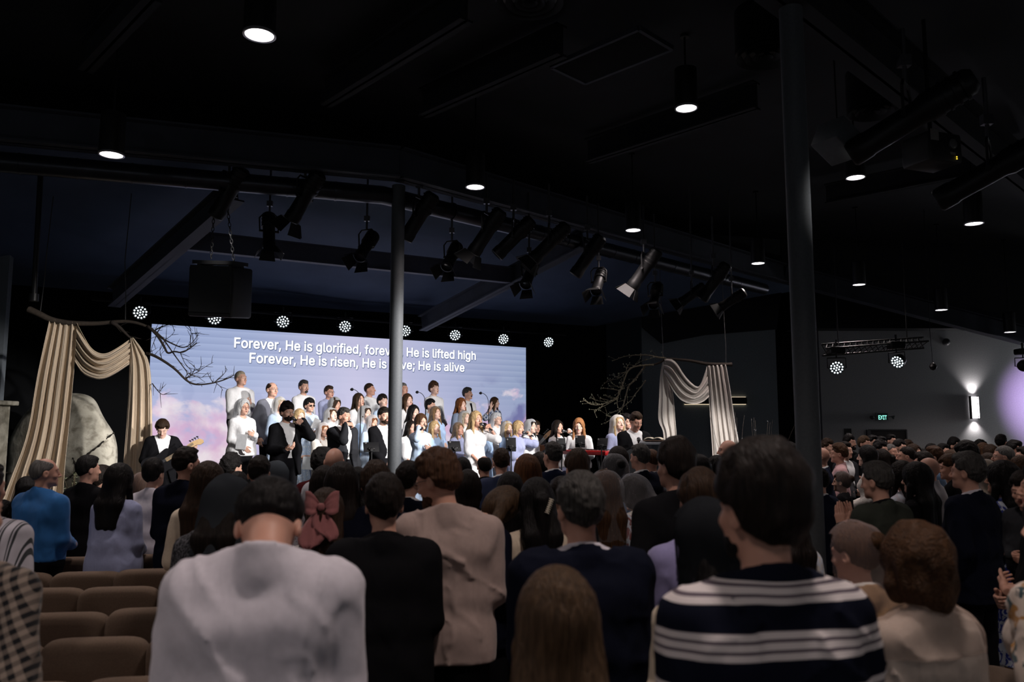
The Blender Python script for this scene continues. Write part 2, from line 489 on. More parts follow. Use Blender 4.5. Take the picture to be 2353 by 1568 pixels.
MOUTH = np.array((0, .108, 1.572))
def nrmv(a): a = np.asarray(a, float); return a / (np.linalg.norm(a) + 1e-9)
class Pose:
    """skeleton of a standing body facing +Y, 1.75 m tall; arms by wrist target and two-bone reach"""
    def __init__(s, g='m', fat=1.0, arms=('clasp', 'clasp'), head=(0, 0, 0), hs=None, lean=0.0):
        s.g, s.fat, s.head = g, fat, head; s.hs = hs or {'m': 1.0, 'f': 1.03, 'c': 1.3}[g]
        s.piv = (0, -.018, 1.465)
        y, p, r = [R(q) for q in head]
        M = Matrix.Rotation(y, 3, 'Z') @ Matrix.Rotation(-p, 3, 'X') @ Matrix.Rotation(r, 3, 'Y')
        s.xf = ([list(q) for q in M], s.piv, s.hs); s.M = np.array(M)
        s.sw = {'m': .185, 'f': .160, 'c': .165}[g] * (1 + (fat - 1) * .35)
        s.hands = []
        s.arm = [s.solve(i, arms[i]) for i in (0, 1)]
    def hp(s, p): return s.M @ ((np.asarray(p, float) - s.piv) * s.hs) + s.piv
    def solve(s, i, a):
        sg = 1 if i == 0 else -1                        # 0: right arm (+X), 1: left arm
        S = np.array((sg * s.sw, -.012, 1.398)); hint = np.array((sg * .34, -.40, -1.0)); b = .02 * (s.fat - 1) * 10
        if isinstance(a, dict): W, Z, X, pose = np.array(a['W'], float), a['Z'], a['X'], a.get('pose', 'relax'); hint = np.array(a.get('hint', hint))
        elif a == 'down': W, Z, X, pose = np.array((sg * (s.sw + .05 + b), .03, .885)), (0, .12, -1), (-sg * .3, 1, .1), 'relax'
        elif a == 'clasp': W, Z, X, pose = np.array((sg * .085, .20 + b, 1.03 - .02 * i)), (-sg, .25, -.15), (0, .35, 1), 'cup'
        elif a == 'chest': W, Z, X, pose = np.array((sg * .07, .21 + b, 1.22 - .03 * i)), (-sg, .1, .35), (sg * .3, .2, 1), 'cup'
        elif a == 'pray': W, Z, X, pose = np.array((sg * .045, .20, 1.33)), (-sg * .12, .1, 1), (-sg * .2, -1, .1), 'flat'
        elif a == 'palm': W, Z, X, pose = np.array((sg * .17, .27, 1.12)), (-sg * .45, .8, .25), (sg, .3, .3), 'cup'
        elif a == 'raise': W, Z, X, pose = np.array((sg * .30, .12, 1.50)), (sg * .1, .15, 1), (-sg, .2, 0), 'open'
        elif a == 'book': W, Z, X, pose = np.array((sg * .12, .26, 1.12)), (-sg * .8, .5, .2), (0, .3, 1), 'cup'
        elif a == 'low': W, Z, X, pose = np.array((sg * .10, .20 + b, .93)), (-sg, .2, -.4), (0, .4, 1), 'relax'
        elif a in ('mic', 'mic2'):
            m = s.hp(MOUTH); u = nrmv(s.M @ np.array((-sg * (.55 if a == 'mic' else .85), -.62, .50 if a == 'mic' else .25)))
            X = u; Z = nrmv(np.array((-sg, .25, .1)) - u * np.dot(u, (-sg, .25, .1))); Y = np.cross(X, Z) * sg
            head = m - u * .035; G = head - u * .105; W = G - Z * .066 - Y * .032; pose = 'grip'; s.mic = (G, u)
            hint = np.array((sg * .42, .12, -1.0))
        elif a == 'carry': W, Z, X, pose = np.array((-sg * .06, .20, 1.08)), (-sg, .1, .2), (0, .3, 1), 'cup'
        n = W - S; d = np.linalg.norm(n); L1, L2 = .292, .268
        if d > .553: W = S + n / d * .553; d = .553
        n = (W - S) / d; q = (L1 ** 2 - L2 ** 2 + d * d) / (2 * d); h = math.sqrt(max(0, L1 ** 2 - q * q))
        hh = nrmv(hint - n * np.dot(n, hint)); E = S + n * q + hh * h
        Z = nrmv(Z); X = nrmv(np.asarray(X, float) - Z * np.dot(X, Z)); Y = np.cross(X, Z) * sg
        s.hands.append((W, X, Y, Z, pose, sg))
        return S, E, W
def torso(f, P, o, legs=False, sleeve=1.0, puff=0.0, arms=True, waist=0.0):
    ft = P.fat
    if P.g == 'f':
        f.cone((-.115 - .1 * (P.sw - .16), -.012, 1.388), (.115 + .1 * (P.sw - .16), -.012, 1.388), .046 + o, .046 + o, .05)
        f.cone((-.085, -.01, 1.31), (.085, -.01, 1.31), .085 * ft + o, .085 * ft + o, .06)
        for q in (-.068, .068): f.ell((q, .068 * ft, 1.265), (.062 * ft + o, .058 * ft + o, .060 + o), .05)
        f.cone((-.058, -.005, 1.10), (.058, -.005, 1.10), .093 * ft + o + waist, .093 * ft + o + waist, .10)
        f.cone((-.083, -.012, .93), (.083, -.012, .93), .117 * ft + o, .117 * ft + o, .08)
    else:
        q = P.sw - .045
        f.cone((-q, -.015, 1.388), (q, -.015, 1.388), .052 + o, .052 + o, .05)
        f.cone((-.105, -.012, 1.31), (.105, -.012, 1.31), .098 * ft + o, .098 * ft + o, .06)
        f.cone((-.080, .008, 1.11), (.080, .008, 1.11), .104 * ft + o + waist, .104 * ft + o + waist, .10)
        f.cone((-.080, -.006, .93), (.080, -.006, .93), .110 * ft + o, .110 * ft + o, .08)
    for sg in (-1, 1): f.cone((sg * .03, -.026, 1.472), (sg * (P.sw - .035), -.015, 1.400), .044 + o, .042 + o, .05)
    if arms:
        ra = (.050, .041, .040, .027) if P.g != 'f' else (.043, .036, .035, .024)
        g = 1 + (ft - 1) * .6
        for S, E, W in P.arm:
            t = min(1.0, sleeve * 2)
            f.cone(S, S + (E - S) * t, ra[0] * g + o + puff * .6, ra[1] * g + o + puff, .03)
            if sleeve > .5:
                t = (sleeve - .5) * 2; f.cone(E, E + (W - E) * t, ra[2] * g + o + puff * .5, (ra[2] + (ra[3] - ra[2]) * t) * g + o, .02)
    if legs:
        for sg in (-1, 1):
            f.cone((sg * .09, -.005, .90), (sg * .10, .0, .50), .088 * ft + o, .056 + o, .03)
            f.cone((sg * .10, .0, .50), (sg * .10, -.02, .09), .055 + o, .040 + o, .03)
            if o < .001: f.cone((sg * .10, -.045, .045), (sg * .115, .12, .035), .040, .034, .02)
def bounds(P, o=.08):
    A = np.array([q for a in P.arm for q in a] + [h[0] + h[3] * .18 for h in P.hands] + [(.2, .17, 1), (-.2, -.17, 1)]); lo = A.min(0) - o; hi = A.max(0) + o
    return lo, hi
def head_field(f, P, face=True, mouth=0.0, nose=1.0):
    x = P.xf
    f.cone((0, -.024, 1.42), P.hp((0, -.012, 1.56)), .057 if P.g != 'f' else .048, .054 if P.g != 'f' else .046, .02)
    f.ell((0, -.008, 1.652), (.077, .098, .100), .02, x)
    f.ell((0, .030, 1.607), (.059, .064, .082), .02, x)
    f.ell((0, .034, 1.563), (.054 if P.g != 'f' else .047, .056, .040), .025, x)
    for q in (-1, 1):
        f.ell((q * .081, -.012, 1.625), (.010, .021, .032), .008, x); f.ell((q * .089, -.006, 1.628), (.006, .011, .018), .004, x, 'cut')
    if face:
        f.ell((0, .083, 1.540), (.022, .018, .017), .02, x)
        for q in (-1, 1):
            f.ell((q * .042, .062, 1.607), (.022, .020, .018), .02, x)
            f.cone((0, .088, 1.660), (q * .045, .074, 1.663), .010, .009, .014, x)
            f.ell((q * .031, .104, 1.640), (.019, .018, .012), .012, x, 'cut')
            f.ell((q * .031, .0765, 1.640), (.0135, .0130, .0125), .004, x); f.cone((q * .019, .086, 1.6465), (q * .043, .080, 1.6455), .0055, .005, .004, x)
            f.cone((q * .017, .090, 1.6475), (q * .045, .080, 1.6465), .0045, .0040, .004, x)
            f.ell((q * .0115, .104, 1.602), (.008, .010, .008), .006, x)
        f.cone((0, .092, 1.650), (0, .116 * nose, 1.608), .0075, .0115, .010, x)
        f.ell((0, .0905, 1.5785), (.025, .010, .0055), .007, x); f.ell((0, .0885, 1.5668), (.021, .010, .0065), .007, x)
        if mouth > 0: f.ell((0, .108, 1.571 - .004 * mouth), (.016, .02, .004 + .007 * mouth), .004, x, 'cut')
        else: f.ell((0, .112, 1.5725), (.022, .012, .0016), .003, x, 'cut')
_BODY = {}
def body_mesh(key, P, lod, face, mouth):
    if key in _BODY: return _BODY[key]
    fs, cs = {0: (.0052, .016), 1: (.0062, .019), 2: (.0085, .022)}[lod]
    lo, hi = bounds(P); hc = P.hp((0, .01, 1.63)); q = .125 * P.hs
    f = Fld(axis(lo[0], hi[0], cs, (hc[0] - q, hc[0] + q), fs), axis(lo[1], hi[1], cs, (hc[1] - q - .01, hc[1] + q + .03), fs),
            axis(-.01, max(hi[2], hc[2] + .2 * P.hs), cs, (hc[2] - .14 * P.hs, hc[2] + .14 * P.hs), fs))
    torso(f, P, -.004, legs=True); head_field(f, P, face, mouth)
    V, F = f.mesh(); V = relax(V, F, 1, .25)
    n0 = len(V); VV = [V]; FF = [F]; n = n0
    for (W, X, Y, Z, pose, sg) in P.hands:
        hv, hf = hand_mesh(pose, .0045 if lod < 2 else .006)
        s = .92 if P.g == 'f' else 1.02
        VV.append((W + s * (hv[:, :1] * X + hv[:, 1:2] * Y + hv[:, 2:3] * Z)).astype(f32))
        FF.append((hf[:, ::-1] if sg > 0 else hf) + n); n += len(hv)
    V = np.concatenate(VV); F = np.concatenate(FF)
    L = ((V - P.piv) @ P.M) / P.hs + P.piv          # head frame
    C = np.zeros((len(V), 4), f32); C[:, 3] = 1
    if face:
        x, y, z = np.abs(L[:, 0]), L[:, 1], L[:, 2]; m = np.arange(len(V)) < n0
        C[:, 0] = (m & (x < .025 - np.abs(z - 1.572) * 1.1) & (np.abs(z - 1.572) < .0105) & (y > .082))
        d = np.sqrt((x - .031) ** 2 + ((z - 1.640) * 2.3) ** 2); C[:, 1] = (m & (d < .0120) & (y > .07)) * .6
        C[:, 2] = np.maximum(m & (np.sqrt((x - .031) ** 2 + (z - 1.640) ** 2) < .0058) & (y > .07), 0)
        br = (m & (x > .012) & (x < .050) & (np.abs(z - (1.6625 + .004 * np.sin((x - .012) / .038 * 3.1))) < .0038) & (y > .05)); C[:, 2] = np.maximum(C[:, 2], br * .75)
        if mouth: C[:, 2] = np.maximum(C[:, 2], (m & (x < .014) & (np.abs(z - 1.569) < .005 + .004 * mouth) & (y > .07) & (y < .098)) * .85)
    me = mesh_from('body', V, F)
    a = me.color_attributes.new('face', 'FLOAT_COLOR', 'POINT'); a.data.foreach_set('color', C.ravel())
    zc = V[F].mean(1)[:, 2]; me.materials.append(None); me.materials.append(None)
    me.polygons.foreach_set('material_index', (zc < .085).astype(np.int32))
    _BODY[key] = me; return me
_GAR = {}
def garment(key, P, lod, kind, o=.012, hem=.88, sleeve=1.0, neck=0, fold=.004, seed=0.0, flare=0.0, puff=0.0, skirt=None, waist=0.0):
    """kind 'top' or 'trousers' or 'skirt'; neck: 0 round, 1 shirt collar, 2 jacket collar, 3 low scoop"""
    key = key + (kind, o, hem, sleeve, neck, fold, seed, flare, puff, skirt, waist)
    if key in _GAR: return _GAR[key]
    cs = {0: .011, 1: .0155, 2: .021}[lod]
    lo, hi = bounds(P, .1); ex = .26
    lo[0], hi[0] = min(lo[0], -ex), max(hi[0], ex); lo[1], hi[1] = min(lo[1], -.27), max(hi[1], .26)
    if kind == 'top':
        zb = skirt[0] if skirt else hem
        zt = max(1.56, max(a[i][2] for a in P.arm for i in (0, 1, 2)) + .08)
        f = Fld(axis(lo[0], hi[0], cs), axis(lo[1], hi[1], cs), axis(zb - .05, zt, cs))
        torso(f, P, o, sleeve=sleeve, puff=puff, waist=waist)
        if flare or hem < .9:            # cloth falling straight below the hips
            rw = .085 + o + flare * .4; f.cone((-.085, -.005, .93), (-.085 - flare * .3, -.005, hem - .1), .108 * P.fat + o, .108 * P.fat + o + flare, .05)
            f.cone((.085, -.005, .93), (.085 + flare * .3, -.005, hem - .1), .108 * P.fat + o, .108 * P.fat + o + flare, .05)
            f.cone((-.05, 0, .95), (-.05, 0, hem - .1), .11 * P.fat + o, .11 * P.fat + o + flare, .05); f.cone((.05, 0, .95), (.05, 0, hem - .1), .11 * P.fat + o, .11 * P.fat + o + flare, .05)
    else:
        f = Fld(axis(-.36, .36, cs), axis(-.34, .34, cs), axis(-.02, 1.06, cs))
        if kind == 'trousers':
            f.cone((-.083, -.008, .94), (.083, -.008, .94), (.110 if P.g != 'f' else .118) * P.fat + o, (.110 if P.g != 'f' else .118) * P.fat + o, .08)
            f.cone((-.05, -.004, 1.0), (.05, -.004, 1.0), .10 * P.fat + o, .10 * P.fat + o, .05)
            for sg in (-1, 1):
                f.cone((sg * .09, -.005, .90), (sg * .10, .0, .50), .092 * P.fat + o, .064 + o, .03); f.cone((sg * .10, .0, .50), (sg * .10, -.015, .05), .064 + o, .058 + o, .03)
    if skirt:
        z0, z1, r0, r1 = skirt           # hem height, waist height, waist and hem radius
        n = 11
        def fn(x, y, z):
            t = np.clip((z1 - z) / (z1 - z0), 0, 1); rad = r0 + (r1 - r0) * t ** .8
            th = np.arctan2(y, x); rad = rad + .016 * t * np.sin(th * n + 2 * np.sin(th * 3 + seed))
            return np.maximum(np.maximum((np.sqrt(x * x + (y * 1.22) ** 2) - rad) * .8, z0 - z), z - z1 - .02)
        f.put(fn, (0, 0, (z0 + z1) / 2), .75, .03)
    if fold and kind != 'trousers':
        f.near_noise(fold, (10, 10, 6), seed + 1.7, .06); f.near_noise(fold * .4, (24, 24, 15), seed + 4.1, .05)
        if lod < 2: f.ridges(fold * 1.5, (9, 9, 4), seed + 2.3); f.ridges(fold * .9, (13, 13, 9), seed + 6.1)
    elif fold: f.near_noise(fold, (9, 9, 14), seed, .03)
    if kind == 'top':
        if neck == 0: f.ell((0, .012, 1.535), (.078, .088, .078), .012, None, 'cut')
        elif neck == 3: f.ell((0, -.03, 1.50), (.118, .17, .115), .012, None, 'cut')
        else:
            zt_ = 1.520 if neck == 1 else 1.500
            f.allp(lambda x, y, z: np.where((np.abs(x) < .10) & (np.abs(y + .02) < .11), z - (zt_ - .012), -1.0))
            f.cone((0, -.026, 1.44), (0, -.018, zt_ + .02), .072 + o * .5, .0615 + o * .45, .012)
            f.allp(lambda x, y, z: np.where((np.abs(x) < .13) & (np.abs(y) < .14), (z - zt_) + (.40 if neck == 1 else .55) * (y + .05), -1.0))
        if not skirt: f.allp(lambda x, y, z: np.where((np.abs(x) < .33) , hem - z, -1.0) if hem < .99 else (hem - z) * (np.sqrt(x * x + y * y) < .3))
        if kind == 'top' and neck == 2:  # open front
            def fn(x, y, z):
                ww = np.where(z > 1.08, .022 + .085 * np.clip((z - 1.08) / .36, 0, 1), .022 + .12 * np.clip((1.08 - z) / .36, 0, 1))
                return np.where(y > .02, ww - np.abs(x), -1.0)
            f.allp(fn)
    if kind == 'trousers': f.allp(lambda x, y, z: np.maximum(.05 - z, z - 1.0))
    V, F = f.mesh(); V = relax(V, F, 1, .3)
    me = mesh_from(kind, V, F); _GAR[key] = me; return me
def hair_mesh(key, P, lod, style, L=1.3, vol=0.0):
    key = key + ('hair', style, L, vol)
    if key in _GAR: return _GAR[key]
    st = {0: .0062, 1: .0085, 2: .0105}[lod] * P.hs
    hc = P.hp((0, 0, 1.64)); q = .17 * P.hs; zb = hc[2] - .15 * P.hs
    longh = style in ('long', 'curlylong', 'bob', 'pony', 'longtied', 'buns')
    if longh: zb = min(zb, L - .06)
    f = Fld(axis(hc[0] - q, hc[0] + q, st), axis(hc[1] - q - .06, hc[1] + q, st), axis(zb, hc[2] + q, st if not longh else st * 1.15))
    x = P.xf; c0 = (0, -.010, 1.655); r0 = (.079, .100, .101)
    def cap(o, top=0.0): f.ell((c0[0], c0[1], c0[2] + top * .4), (r0[0] + o, r0[1] + o, r0[2] + o + top * .6), .01, x)
    def line(dz=0.0, dn=0.0, tp=.0125):            # hairline: nape, over the ear, forehead
        pl = lambda X, Y, Z: ((Y + .09) * .685 - (Z - 1.548 - dn - dz) * .728 - .010 * np.clip((Y - .02) / .06, 0, 1) + .006 * vnoise(X * 55 + 3, Y * 30, Z * 55)).astype(f32)
        for sg in (-1, 1): f.ell((sg * .060, .078, 1.706), (.024, .026, .018), .012, x, 'cut')
        f.allp(lambda X, Y, Z: (tp * np.exp(np.minimum(0, pl(X, Y, Z)) / .017)).astype(f32), 'sum', x)
        f.allp(pl, 'max', x)
        for sg in (-1, 1): f.ell((sg * .088, -.004, 1.622), (.03, .030, .036), .008, x, 'cut')
    if style in ('short', 'fade', 'thick', 'curly', 'swept', 'buzz'): c0 = (0, -.012, 1.664)
    if style == 'short': cap(.010 + vol, .010); f.ell((0, .048, 1.738), (.056, .042, .026 + vol), .025, x); f.near_noise(.006, (70, 22, 60), 2.0, .03); line()
    elif style == 'buzz': cap(.0055); line(.004)
    elif style == 'fade':
        cap(.014 + vol, .014); f.ell((0, .048, 1.742), (.056, .044, .028), .025, x); f.near_noise(.006, (64, 24, 56), 1.0, .03); line(.028, .02)
        g = f.v.copy(); f.v[:] = .15; cap(.0040); line(0, 0, .0035); f.v = np.minimum(g, f.v)
    elif style == 'thick': cap(.018 + vol, .02); f.near_noise(.008, (30, 30, 22), 3.0, .03); line(-.004)
    elif style == 'curly': cap(.022 + vol, .02); f.near_noise(.013, (48, 48, 48), 5.0, .02); line(-.008)
    elif style == 'swept':
        cap(.016 + vol, .02); f.ell((0, .062, 1.735), (.06, .035, .024), .02, x); f.near_noise(.006, (40, 26, 34), 2.0, .02); line(-.012)
    elif style == 'balding':
        cap(.007); line(); f.ell((0, .055, 1.752), (.068, .115, .056), .012, x, 'cut'); f.near_noise(.002, (60, 60, 60))
    elif style in ('fringe', 'updo', 'bunhair'):
        cap(.016 + vol, .012); f.ell((0, .055, 1.70), (.068, .05, .035), .02, x)
        f.near_noise(.004, (60, 60, 14), 3.0); line(-.006 if style != 'updo' else .004)
        if style == 'bunhair': f.ell((0, -.125, 1.69), (.048, .042, .045), .01, x)
    else:
        cap(.015 + vol, .012)
        f.cone(P.hp((0, -.05, 1.66)), np.array((P.hp((0, -.05, 1.6))[0] * .35, min(P.hp((0, -.075, 1.6))[1], -.06), max(1.43, L))), .055 + vol, .05 + vol, .03) if style in ('long', 'curlylong', 'longtied') else None
        if L < 1.40 and style in ('long', 'curlylong', 'longtied'): f.cone((0, -.075, 1.45), (0, -.10, L), .055 + vol, .04 + vol, .03)
        fr = {'long': 1.0, 'bob': 1.0, 'pony': 0, 'longtied': 0, 'curlylong': 1.2, 'buns': 0}[style]
        if fr or style == 'longtied':
            wv = .050 + vol * .6; a = P.hp((0, -.045, 1.64)); ba = (-.10 if L < 1.45 else -.055)
            for sg in (-1, 1):
                p0 = P.hp((sg * .045, -.030, 1.65)); p1 = np.array((p0[0] * .35 + sg * (.045 + vol), min(p0[1] - .035, ba), 1.45)); p2 = np.array((p1[0] * .9, ba - .015, L))
                if L < 1.45: f.cone(p0, p1, .052 + vol * .5, wv, .03); f.cone(p1, p2, wv, wv * .72, .03)
                else: f.cone(p0, np.array((p0[0] * .8 + sg * vol, p0[1] - .02, L + .03)), .052 + vol * .5, .05 + vol * .5, .03)
                if fr and style != 'longtied':
                    h0 = P.hp((sg * .070, .012, 1.67)); h1 = P.hp((sg * .085, .022, 1.58)); h2 = np.array((sg * (.10 + vol), .05, max(L + .05, 1.33))) if L < 1.45 else P.hp((sg * .08, .01, 1.545))
                    f.cone(h0, h1, .022 + vol * .4, .024 + vol * .5, .02); f.cone(h1, h2, .024 + vol * .5, .020 + vol * .4, .02)
        if style in ('pony', 'longtied'):
            p0 = P.hp((0, -.105, 1.68)); f.cone(p0, p0 + np.array((0, -.045, -.03)), .030, .034, .02); f.cone(p0 + np.array((0, -.045, -.03)), np.array((p0[0], min(p0[1] - .03, -.13), L)), .036 + vol, .022 + vol * .6, .02)
        n = 60 if style != 'curlylong' else 30
        f.near_noise(.0045 if style != 'curlylong' else .009, (n, n, 7 if style != 'curlylong' else 17), 2.0, .05)
        # face opening
        f.allp(lambda X, Y, Z: np.where((Y > .015) & (Z < 1.72), (1 - np.sqrt((X / .066) ** 2 + ((Z - 1.595) / (.128 if style != 'bob' else .120)) ** 2)) * .06, -1.0).astype(f32), 'max', x)
    V, F = f.mesh(); V = relax(V, F, 1, .25); me = mesh_from('hair', V, F); _GAR[key] = me; return me
def beard_mesh(key, P, lod, style):
    key = key + ('beard', style)
    if key in _GAR: return _GAR[key]
    st = {0: .005, 1: .006, 2: .008}[lod]; hc = P.hp((0, .05, 1.57)); q = .11
    f = Fld(axis(hc[0] - q, hc[0] + q, st), axis(hc[1] - q, hc[1] + q, st), axis(hc[2] - q, hc[2] + q, st)); x = P.xf
    if style == 'moustache': f.cone((-.024, .094, 1.584), (.024, .094, 1.584), .008, .008, .005, x); f.cone((0, .102, 1.588), (0, .103, 1.586), .009, .008, .008, x)
    else:
        o = .007 if style != 'long' else .012
        if style == 'goatee': f.ell((0, .083, 1.545), (.024 + o, .022 + o, .024), .01, x); f.cone((-.026, .09, 1.585), (.026, .09, 1.585), .007, .007, .01, x)
        else:
            f.ell((0, .034, 1.563), (.054 + o, .056 + o, .042 + o), .02, x); f.ell((0, .083, 1.542), (.023 + o, .02 + o, .02 + o), .02, x); f.cone((-.03, .086, 1.586), (.03, .086, 1.586), .008, .008, .01, x)
            if style == 'long': f.ell((0, .085, 1.515), (.035, .03, .045), .02, x)
            f.allp(lambda X, Y, Z: np.where(np.abs(X) < .2, Z - 1.600 + .45 * np.maximum(0, .075 - Y) * -1, 0).astype(f32), 'max', x)
            f.allp(lambda X, Y, Z: (-.005 - Y).astype(f32), 'max', x)
        f.near_noise(.0025, (90, 90, 60)); f.ell((0, .115, 1.572), (.018, .03, .0055), .003, x, 'cut')
    V, F = f.mesh(); me = mesh_from('beard', V, F); _GAR[key] = me; return me
def veil_mesh(key, P, lod, style, L):
    """thin open cloth over the hair: 'cap' (short lace), 'long' (falls behind the shoulders), 'hood' (scarf around the face)"""
    key = key + ('veil', style, L)
    if key in _GAR: return _GAR[key]
    st = {0: .009, 1: .012, 2: .015}[lod]; hc = P.hp((0, 0, 1.64)); q = .22; zb = L - .02
    f = Fld(axis(hc[0] - q, hc[0] + q, st), axis(hc[1] - q - .05, hc[1] + q, st), axis(zb - .04, hc[2] + .19, st)); x = P.xf
    f.ell((0, -.016, 1.662), (.109, .128, .128), .02, x)
    if style != 'cap' or L < 1.55:
        p0 = P.hp((0, -.02, 1.655)); p1 = np.array((p0[0] * .4, min(-.055, p0[1] - .035), max(L - .05, 1.0)))
        wr = .125 if style == 'hood' else .105
        f.cone(p0 + np.array((.03, 0, 0)), p1 + np.array((.05, 0, 0)), .095, wr, .05); f.cone(p0 - np.array((.03, 0, 0)), p1 - np.array((.05, 0, 0)), .095, wr, .05)
    f.near_noise(.011, (17, 17, 5), 3.3, .08)
    V, F = f.mesh(); V = relax(V, F, 1, .4)
    Cn = V[F].mean(1); Lc = ((Cn - P.piv) @ P.M) / P.hs + P.piv
    lim = .035 if style != 'hood' else .055
    keep = ~((Lc[:, 1] > lim + .35 * np.maximum(0, 1.70 - Lc[:, 2]) * (0 if style == 'hood' else -.15)) & (Lc[:, 2] < 1.735) & ((np.abs(Lc[:, 0]) < .085) | (style != 'hood')))
    keep &= Cn[:, 2] > L + .006 * np.sin(Cn[:, 0] * 55) - .12 * np.abs(Cn[:, 0])
    F = F[keep]; u, inv = np.unique(F, return_inverse=True)
    me = mesh_from('veil', V[u], inv.reshape(F.shape)); _GAR[key] = me; return me
# ------------------------------------------------------------------ wardrobe
CC = dict(white=(.78, .78, .80), cream=(.62, .52, .40), offwhite=(.68, .64, .60), black=(.0065, .0065, .008), charcoal=(.022, .023, .027), navy=(.010, .014, .032),
    midnight=(.005, .0065, .015), blue=(.025, .13, .36), bluegrey=(.07, .10, .20), lavender=(.33, .36, .55), lilac=(.24, .22, .40), paleblue=(.46, .58, .76), skyblue=(.40, .55, .80),
    greyblue=(.17, .21, .30), grey=(.22, .22, .25), lightgrey=(.38, .38, .42), heather=(.045, .045, .05), slate=(.15, .155, .19), maroon=(.05, .006, .008), tan=(.38, .24, .14), taupe=(.40, .30, .27), pink=(.55, .32, .33),
    rose=(.30, .12, .12), denim=(.10, .17, .28), teal=(.1, .4, .35), brown=(.10, .05, .03), royal=(.03, .05, .30), olive=(.035, .04, .032), shirtwhite=(.60, .57, .63), darkblue=(.012, .03, .09), dusk=(.03, .04, .085), ivory=(.50, .42, .365))
HC = dict(black=(.006, .005, .005), dark=(.010, .0065, .005), brown=(.030, .016, .009), chestnut=(.055, .026, .012), auburn=(.16, .055, .018), red=(.30, .11, .03), ginger=(.062, .029, .015), mid=(.060, .035, .019), copper=(.085, .034, .013), straw=(.30, .135, .055), light=(.17, .10, .05),
    blonde=(.42, .29, .15), ash=(.36, .30, .22), grey=(.13, .125, .12), silver=(.42, .42, .43), pepper=(.035, .032, .030), salt=(.050, .047, .044))
SK = dict(fair=(.62, .37, .28), pale=(.72, .48, .39), tan=(.45, .245, .16), ruddy=(.57, .315, .235), deep=(.30, .15, .095))
VEIL = dict(white=((.80, .82, .86), .5), mist=((.62, .62, .66), .09), grey=((.30, .30, .32), .40), dark=((.022, .024, .028), .86), rose=((.55, .42, .40), .13), ivory=((.70, .66, .60), .35), steel=((.055, .062, .072), .9))
HANDMIC = {}
def prep_mic():
    t = thing('microphone', 'x', 'microphone')
    b = MB(); b.lathe([(.010, 0), (.0125, .002), (.0135, .03), (.0165, .15), (.0185, .165), (.0185, .172)], 14); b.build('handle', plain('mic_body', (.012, .012, .014), .35), t, True)
    b = MB(); b.lathe([(.0185, .172), (.025, .185), (.0265, .20), (.0245, .215), (.016, .227), (.004, .231)], 16); b.build('grille', plain('mic_grille', (.10, .10, .11), .35, .8, grain=.5, gscale=300), t, True)
    b = MB(); b.lathe([(.0255, .195), (.0278, .197), (.0278, .203), (.0255, .205)], 16); b.build('ring', plain('mic_ring', (.25, .25, .26), .3, .9), t, True)
    for c in t.children: c.data.name = 'mic'
    HANDMIC['t'] = t; HANDMIC['used'] = False
    return t
def put_mic(world_p, world_u, label, grp=None):
    """microphone standing in a fist: grip centre and axis in world space"""
    t = HANDMIC['t']; q = Vector(world_u).to_track_quat('Z', 'Y'); loc = Vector(world_p) - Vector(world_u).normalized() * .095
    if not HANDMIC['used']: HANDMIC['used'] = True; o = t; o.location = loc; o['label'] = label
    else: o = copy_thing(t, loc, None, label)
    o.rotation_euler = q.to_euler()
    o['group'] = grp or 'handheld microphones'
    return o
PEOPLE = []
HTOP = dict(short=.026, buzz=.012, fade=.032, thick=.042, curly=.046, swept=.044, balding=.004, fringe=.026, updo=.026, bunhair=.026)
